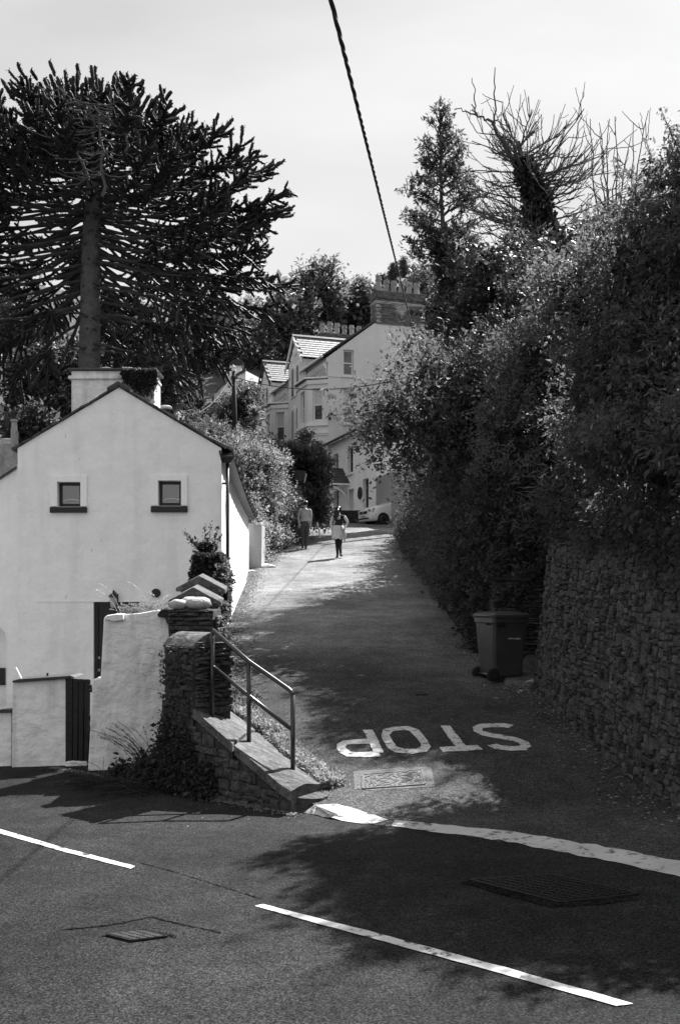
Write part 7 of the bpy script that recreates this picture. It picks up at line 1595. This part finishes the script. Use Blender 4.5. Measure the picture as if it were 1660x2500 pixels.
ci = thing('chimney_creeper', 'dark creeper hanging over the right corner of the white chimney', 'ivy', P(340, 930, 21.2)); n = 1700; t = r.random(n); u = 300 + 82 * r.random(n) ; v_ = 903 + np.abs(r.normal(size=n)) * np.interp(u, [300, 335, 365, 382], [8, 32, 28, 22]); c = np.stack([(u - CX) / F * 21.22, np.full(n, 21.22) - .03 * r.random(n), (CY - v_) / F * 21.22], 1); v, q = leaves_on(c, np.tile([0, -1, .1], (n, 1)), 4, .07, .045, .6, r, droop=.8, up=-.3, flat=.2); mesh_arrays('foliage', v, [q], MT['leaf_dark'], ci)
ri = thing('bank_weeds', 'dark weeds and ivy smothering the left end of the retaining wall', 'weeds', rl(.1, -2.1)); n = 1500; q_ = r.uniform(-.45, .5, n); hh = r.random(n) ** 1.2; zt_ = np.interp(q_, [-.5, -.25, -.02, .12, .3, .45, .62], [-2.1, -2.0, -1.7, -1.3, -1.55, -1.9, -2.15]) + .12 * np.sin(q_ * 31); c = np.stack([-2.0 + 1.42 * q_, 11.6 - 1.5 * q_, -2.18 + (zt_ + 2.18) * hh], 1) + en_r * (.04 + .12 * r.random((n, 1)) * (1 - hh[:, None])); v, q = leaves_on(c, np.tile(en_r + [0, 0, .3], (n, 1)), 6, .14, .05, .5, r, droop=.3, flat=.4); mesh_arrays('foliage', v, [q], MT['leaf_dark'], ri)
n = 420; a_ = r.random(n); c = np.stack([B[0] + (A[0] - B[0]) * a_, B[1] + (A[1] - B[1]) * a_, -2.1 + 1.5 * r.random(n) ** 1.3], 1) + en_r * .05; v, q = leaves_on(c, np.tile(en_r + [0, 0, .3], (n, 1)), 5, .08, .035, .5, r, droop=.4, flat=.4); mesh_arrays('upper_foliage', v, [q], MT['leaf_mid'], ri)
def stalks(name, label, bases, dirs, L, mat, cat, seed, rad=.0022, heads=True, K=7, bend=.35):
    r = rng_of(seed); n = len(bases); t = np.linspace(0, 1, K)[None, :, None]; L = np.asarray(L)[:, None, None]; d = nrmz(np.asarray(dirs, float))[:, None, :]
    side = nrmz(np.stack([d[:, 0, 0], d[:, 0, 1], 0 * d[:, 0, 0]], 1) + 1e-4)[:, None, :]
    p = np.asarray(bases)[:, None, :] + d * L * t + side * L * bend * t ** 2 - np.array([0, 0, 1.]) * L * bend * .55 * t ** 3
    v, q = tubes_np(p, np.tile(np.linspace(rad, rad * .5, K), (n, 1)), 4); o = thing(name, label, cat, tuple(np.asarray(bases).mean(0))); mesh_arrays('stems', v, [q], MT[mat], o)
    if heads:
        per = 16; tt_ = r.uniform(.72, 1, (n, per)) * (K - 1.01); i0 = tt_.astype(int); f = (tt_ - i0)[..., None]; ii = np.arange(n)[:, None]; c = (p[ii, i0] * (1 - f) + p[ii, np.minimum(i0 + 1, K - 1)] * f).reshape(-1, 3); ax = nrmz(np.repeat(d[:, 0], per, 0) + r.normal(size=c.shape) * .5); v, q = leaf_np(c, ax, nrmz(r.normal(size=c.shape)), np.full(len(c), .022), np.full(len(c), .008), r); tag(mesh_arrays('seed_heads', v, [q], MT[mat], o), kind='stuff')
    return o
bs = [P(u, 1500, 13.15) for u in (290, 296, 372, 385, 395)]; stalks('dry_grass', 'tall dry grass stalks on top of the garden wall', bs, [(-.35, 0, 1), (-.2, 0, 1), (-.25, 0, 1), (.1, 0, 1), (-.1, 0, 1)], [.42, .5, .55, .3, .36], 'dry_stalk', 'grass', 401)
bs = [P(u, v_, 12.85) for u, v_ in ((418, 1580), (422, 1600), (415, 1640), (418, 1665), (412, 1690), (425, 1620))]; stalks('dry_grass', 'dry grass stalks arching over the right edge of the garden wall', bs, [(-.8, -.1, .6), (-.8, -.1, .5), (-.9, -.1, .5), (-.9, -.1, .5), (-1, -.1, .25), (-.9, -.1, .7)], [.30, .26, .34, .3, .75, .3], 'dry_stalk', 'grass', 402)
n = 150; bs = np.stack([r.uniform(P(296, 0, 13.2)[0], P(398, 0, 13.2)[0], n), 13.2 + r.uniform(-.1, .15, n), np.full(n, P(0, 1498, 13.2)[2])], 1); stalks('wall_top_grass', 'tuft of short pale grass along the garden wall top', bs, np.stack([r.normal(size=n) * .5, r.normal(size=n) * .4, np.ones(n)], 1), r.uniform(.06, .19, n), 'grass', 'grass', 403, heads=True)
n = 30; bs = np.stack([P(370, 0, 12.6)[0] + r.normal(size=n) * .05, 12.5 + r.normal(size=n) * .05, np.full(n, -2.15)], 1); stalks('dock_stems', 'twiggy dead weed stems at the foot of the garden wall', bs, np.stack([-.25 + r.normal(size=n) * .3, r.normal(size=n) * .2, np.ones(n)], 1), r.uniform(.3, .85, n), 'twig', 'weeds', 404, rad=.004)
n = 240; q_ = r.uniform(-.55, .15, n); bs = np.stack([-2.05 + 1.42 * q_, 11.55 - 1.5 * q_, np.full(n, -2.2)], 1) + en_r * r.uniform(.05, .35, (n, 1)); stalks('foot_grass', 'arching dark grass at the foot of the weedy retaining wall', bs, np.stack([-.6 + r.normal(size=n) * .5, -.5 + r.normal(size=n) * .4, np.full(n, .8)], 1), r.uniform(.15, .45, n), 'leaf_mid', 'grass', 405, rad=.004, heads=False, bend=.6)
# verge of weeds between the coping and the lane
vg = thing('verge_weeds', 'strip of dry weeds between sloping coping and the lane', 'weeds', (-.8, 11.8, -1.7)); n = 2600; t = r.random(n); bx_ = np.interp(t, np.linspace(0, 1, 7), [b[0] for b in Be]); by_ = np.interp(t, np.linspace(0, 1, 7), [b[1] for b in Be]); bz_ = np.interp(t, np.linspace(0, 1, 7), [b[2] for b in Be]); w = r.random(n) ** 1.4 * .34; c = np.stack([bx_ + .72 * w, by_ + .69 * w, bz_ - .03 - .15 * w + .05 * r.random(n)], 1); v, q = leaves_on(c, np.tile([.2, 0, 1.], (n, 1)), 6, .08, .035, .45, r, flat=.9); mesh_arrays('foliage', v, [q], MT['grass'], vg)
n = 700; c = np.stack([r.uniform(-1.75, -1.15, n), r.uniform(12.6, 14.6, n), 0 * t[:n]], 1); c[:, 2] = z_lane(c[:, 1]) + .06 * r.random(n); v, q = leaves_on(c, np.tile([0, 0, 1.], (n, 1)), 6, .12, .05, .5, r); mesh_arrays('upper_foliage', v, [q], MT['leaf_mid'], vg)
# fallen leaves along the edges of the lane
def litter(name, xs, ys, L, seed, mat='litter', zf=z_top):
    r = rng_of(seed); n = len(xs); z = zf(xs, ys) + .008 + .012 * r.random(n); p = np.stack([xs, ys, z], 1); a = r.uniform(0, 6.28, n); ax = np.stack([np.cos(a), np.sin(a), r.uniform(-.05, .3, n)], 1); v, q = leaf_np(p, nrmz(ax), nrmz(np.array([0, 0, 1.]) + r.normal(size=(n, 3)) * .35), L * r.uniform(.5, 1.3, n), L * r.uniform(.3, .6, n), r); tag(mesh_arrays(name, v, [q], MT[mat]), kind='stuff'); return
n = 5200; ys = r.uniform(15.5, 31.5, n); litter('fallen_leaves', x_left(ys) + .03 + np.abs(r.normal(size=n)) * .22, ys, .055, 501)
n = 3000; ys = r.uniform(8.6, 42, n); litter('fallen_leaves', x_right(ys) - .06 - np.abs(r.normal(size=n)) * np.interp(ys, [8, 15, 17, 42], [.28, .2, .4, .3]), ys, .045, 502)
n = 1500; ys = r.uniform(31.5, 44, n); litter('fallen_leaves', x_left(ys) + .25 + np.abs(r.normal(size=n)) * .25, ys, .06, 503)
n = 60; litter('bin_litter', 2.45 + r.normal(size=n) * .22, 15.0 + r.normal(size=n) * .12, .05, 504)
n = 420; litter('road_specks', r.uniform(-1.5, 2.8, n), r.uniform(9.5, 30, n), .03, 505)
n = 2200; q_ = r.uniform(-1.2, 1.15, n); xs = -2.0 + 1.42 * q_ + en_r[0] * np.abs(r.normal(size=n)) * .1; ys = 11.6 - 1.5 * q_ + en_r[1] * np.abs(r.normal(size=n)) * .1; litter('gutter_litter', xs, ys, .03, 506, 'grass', z_main)
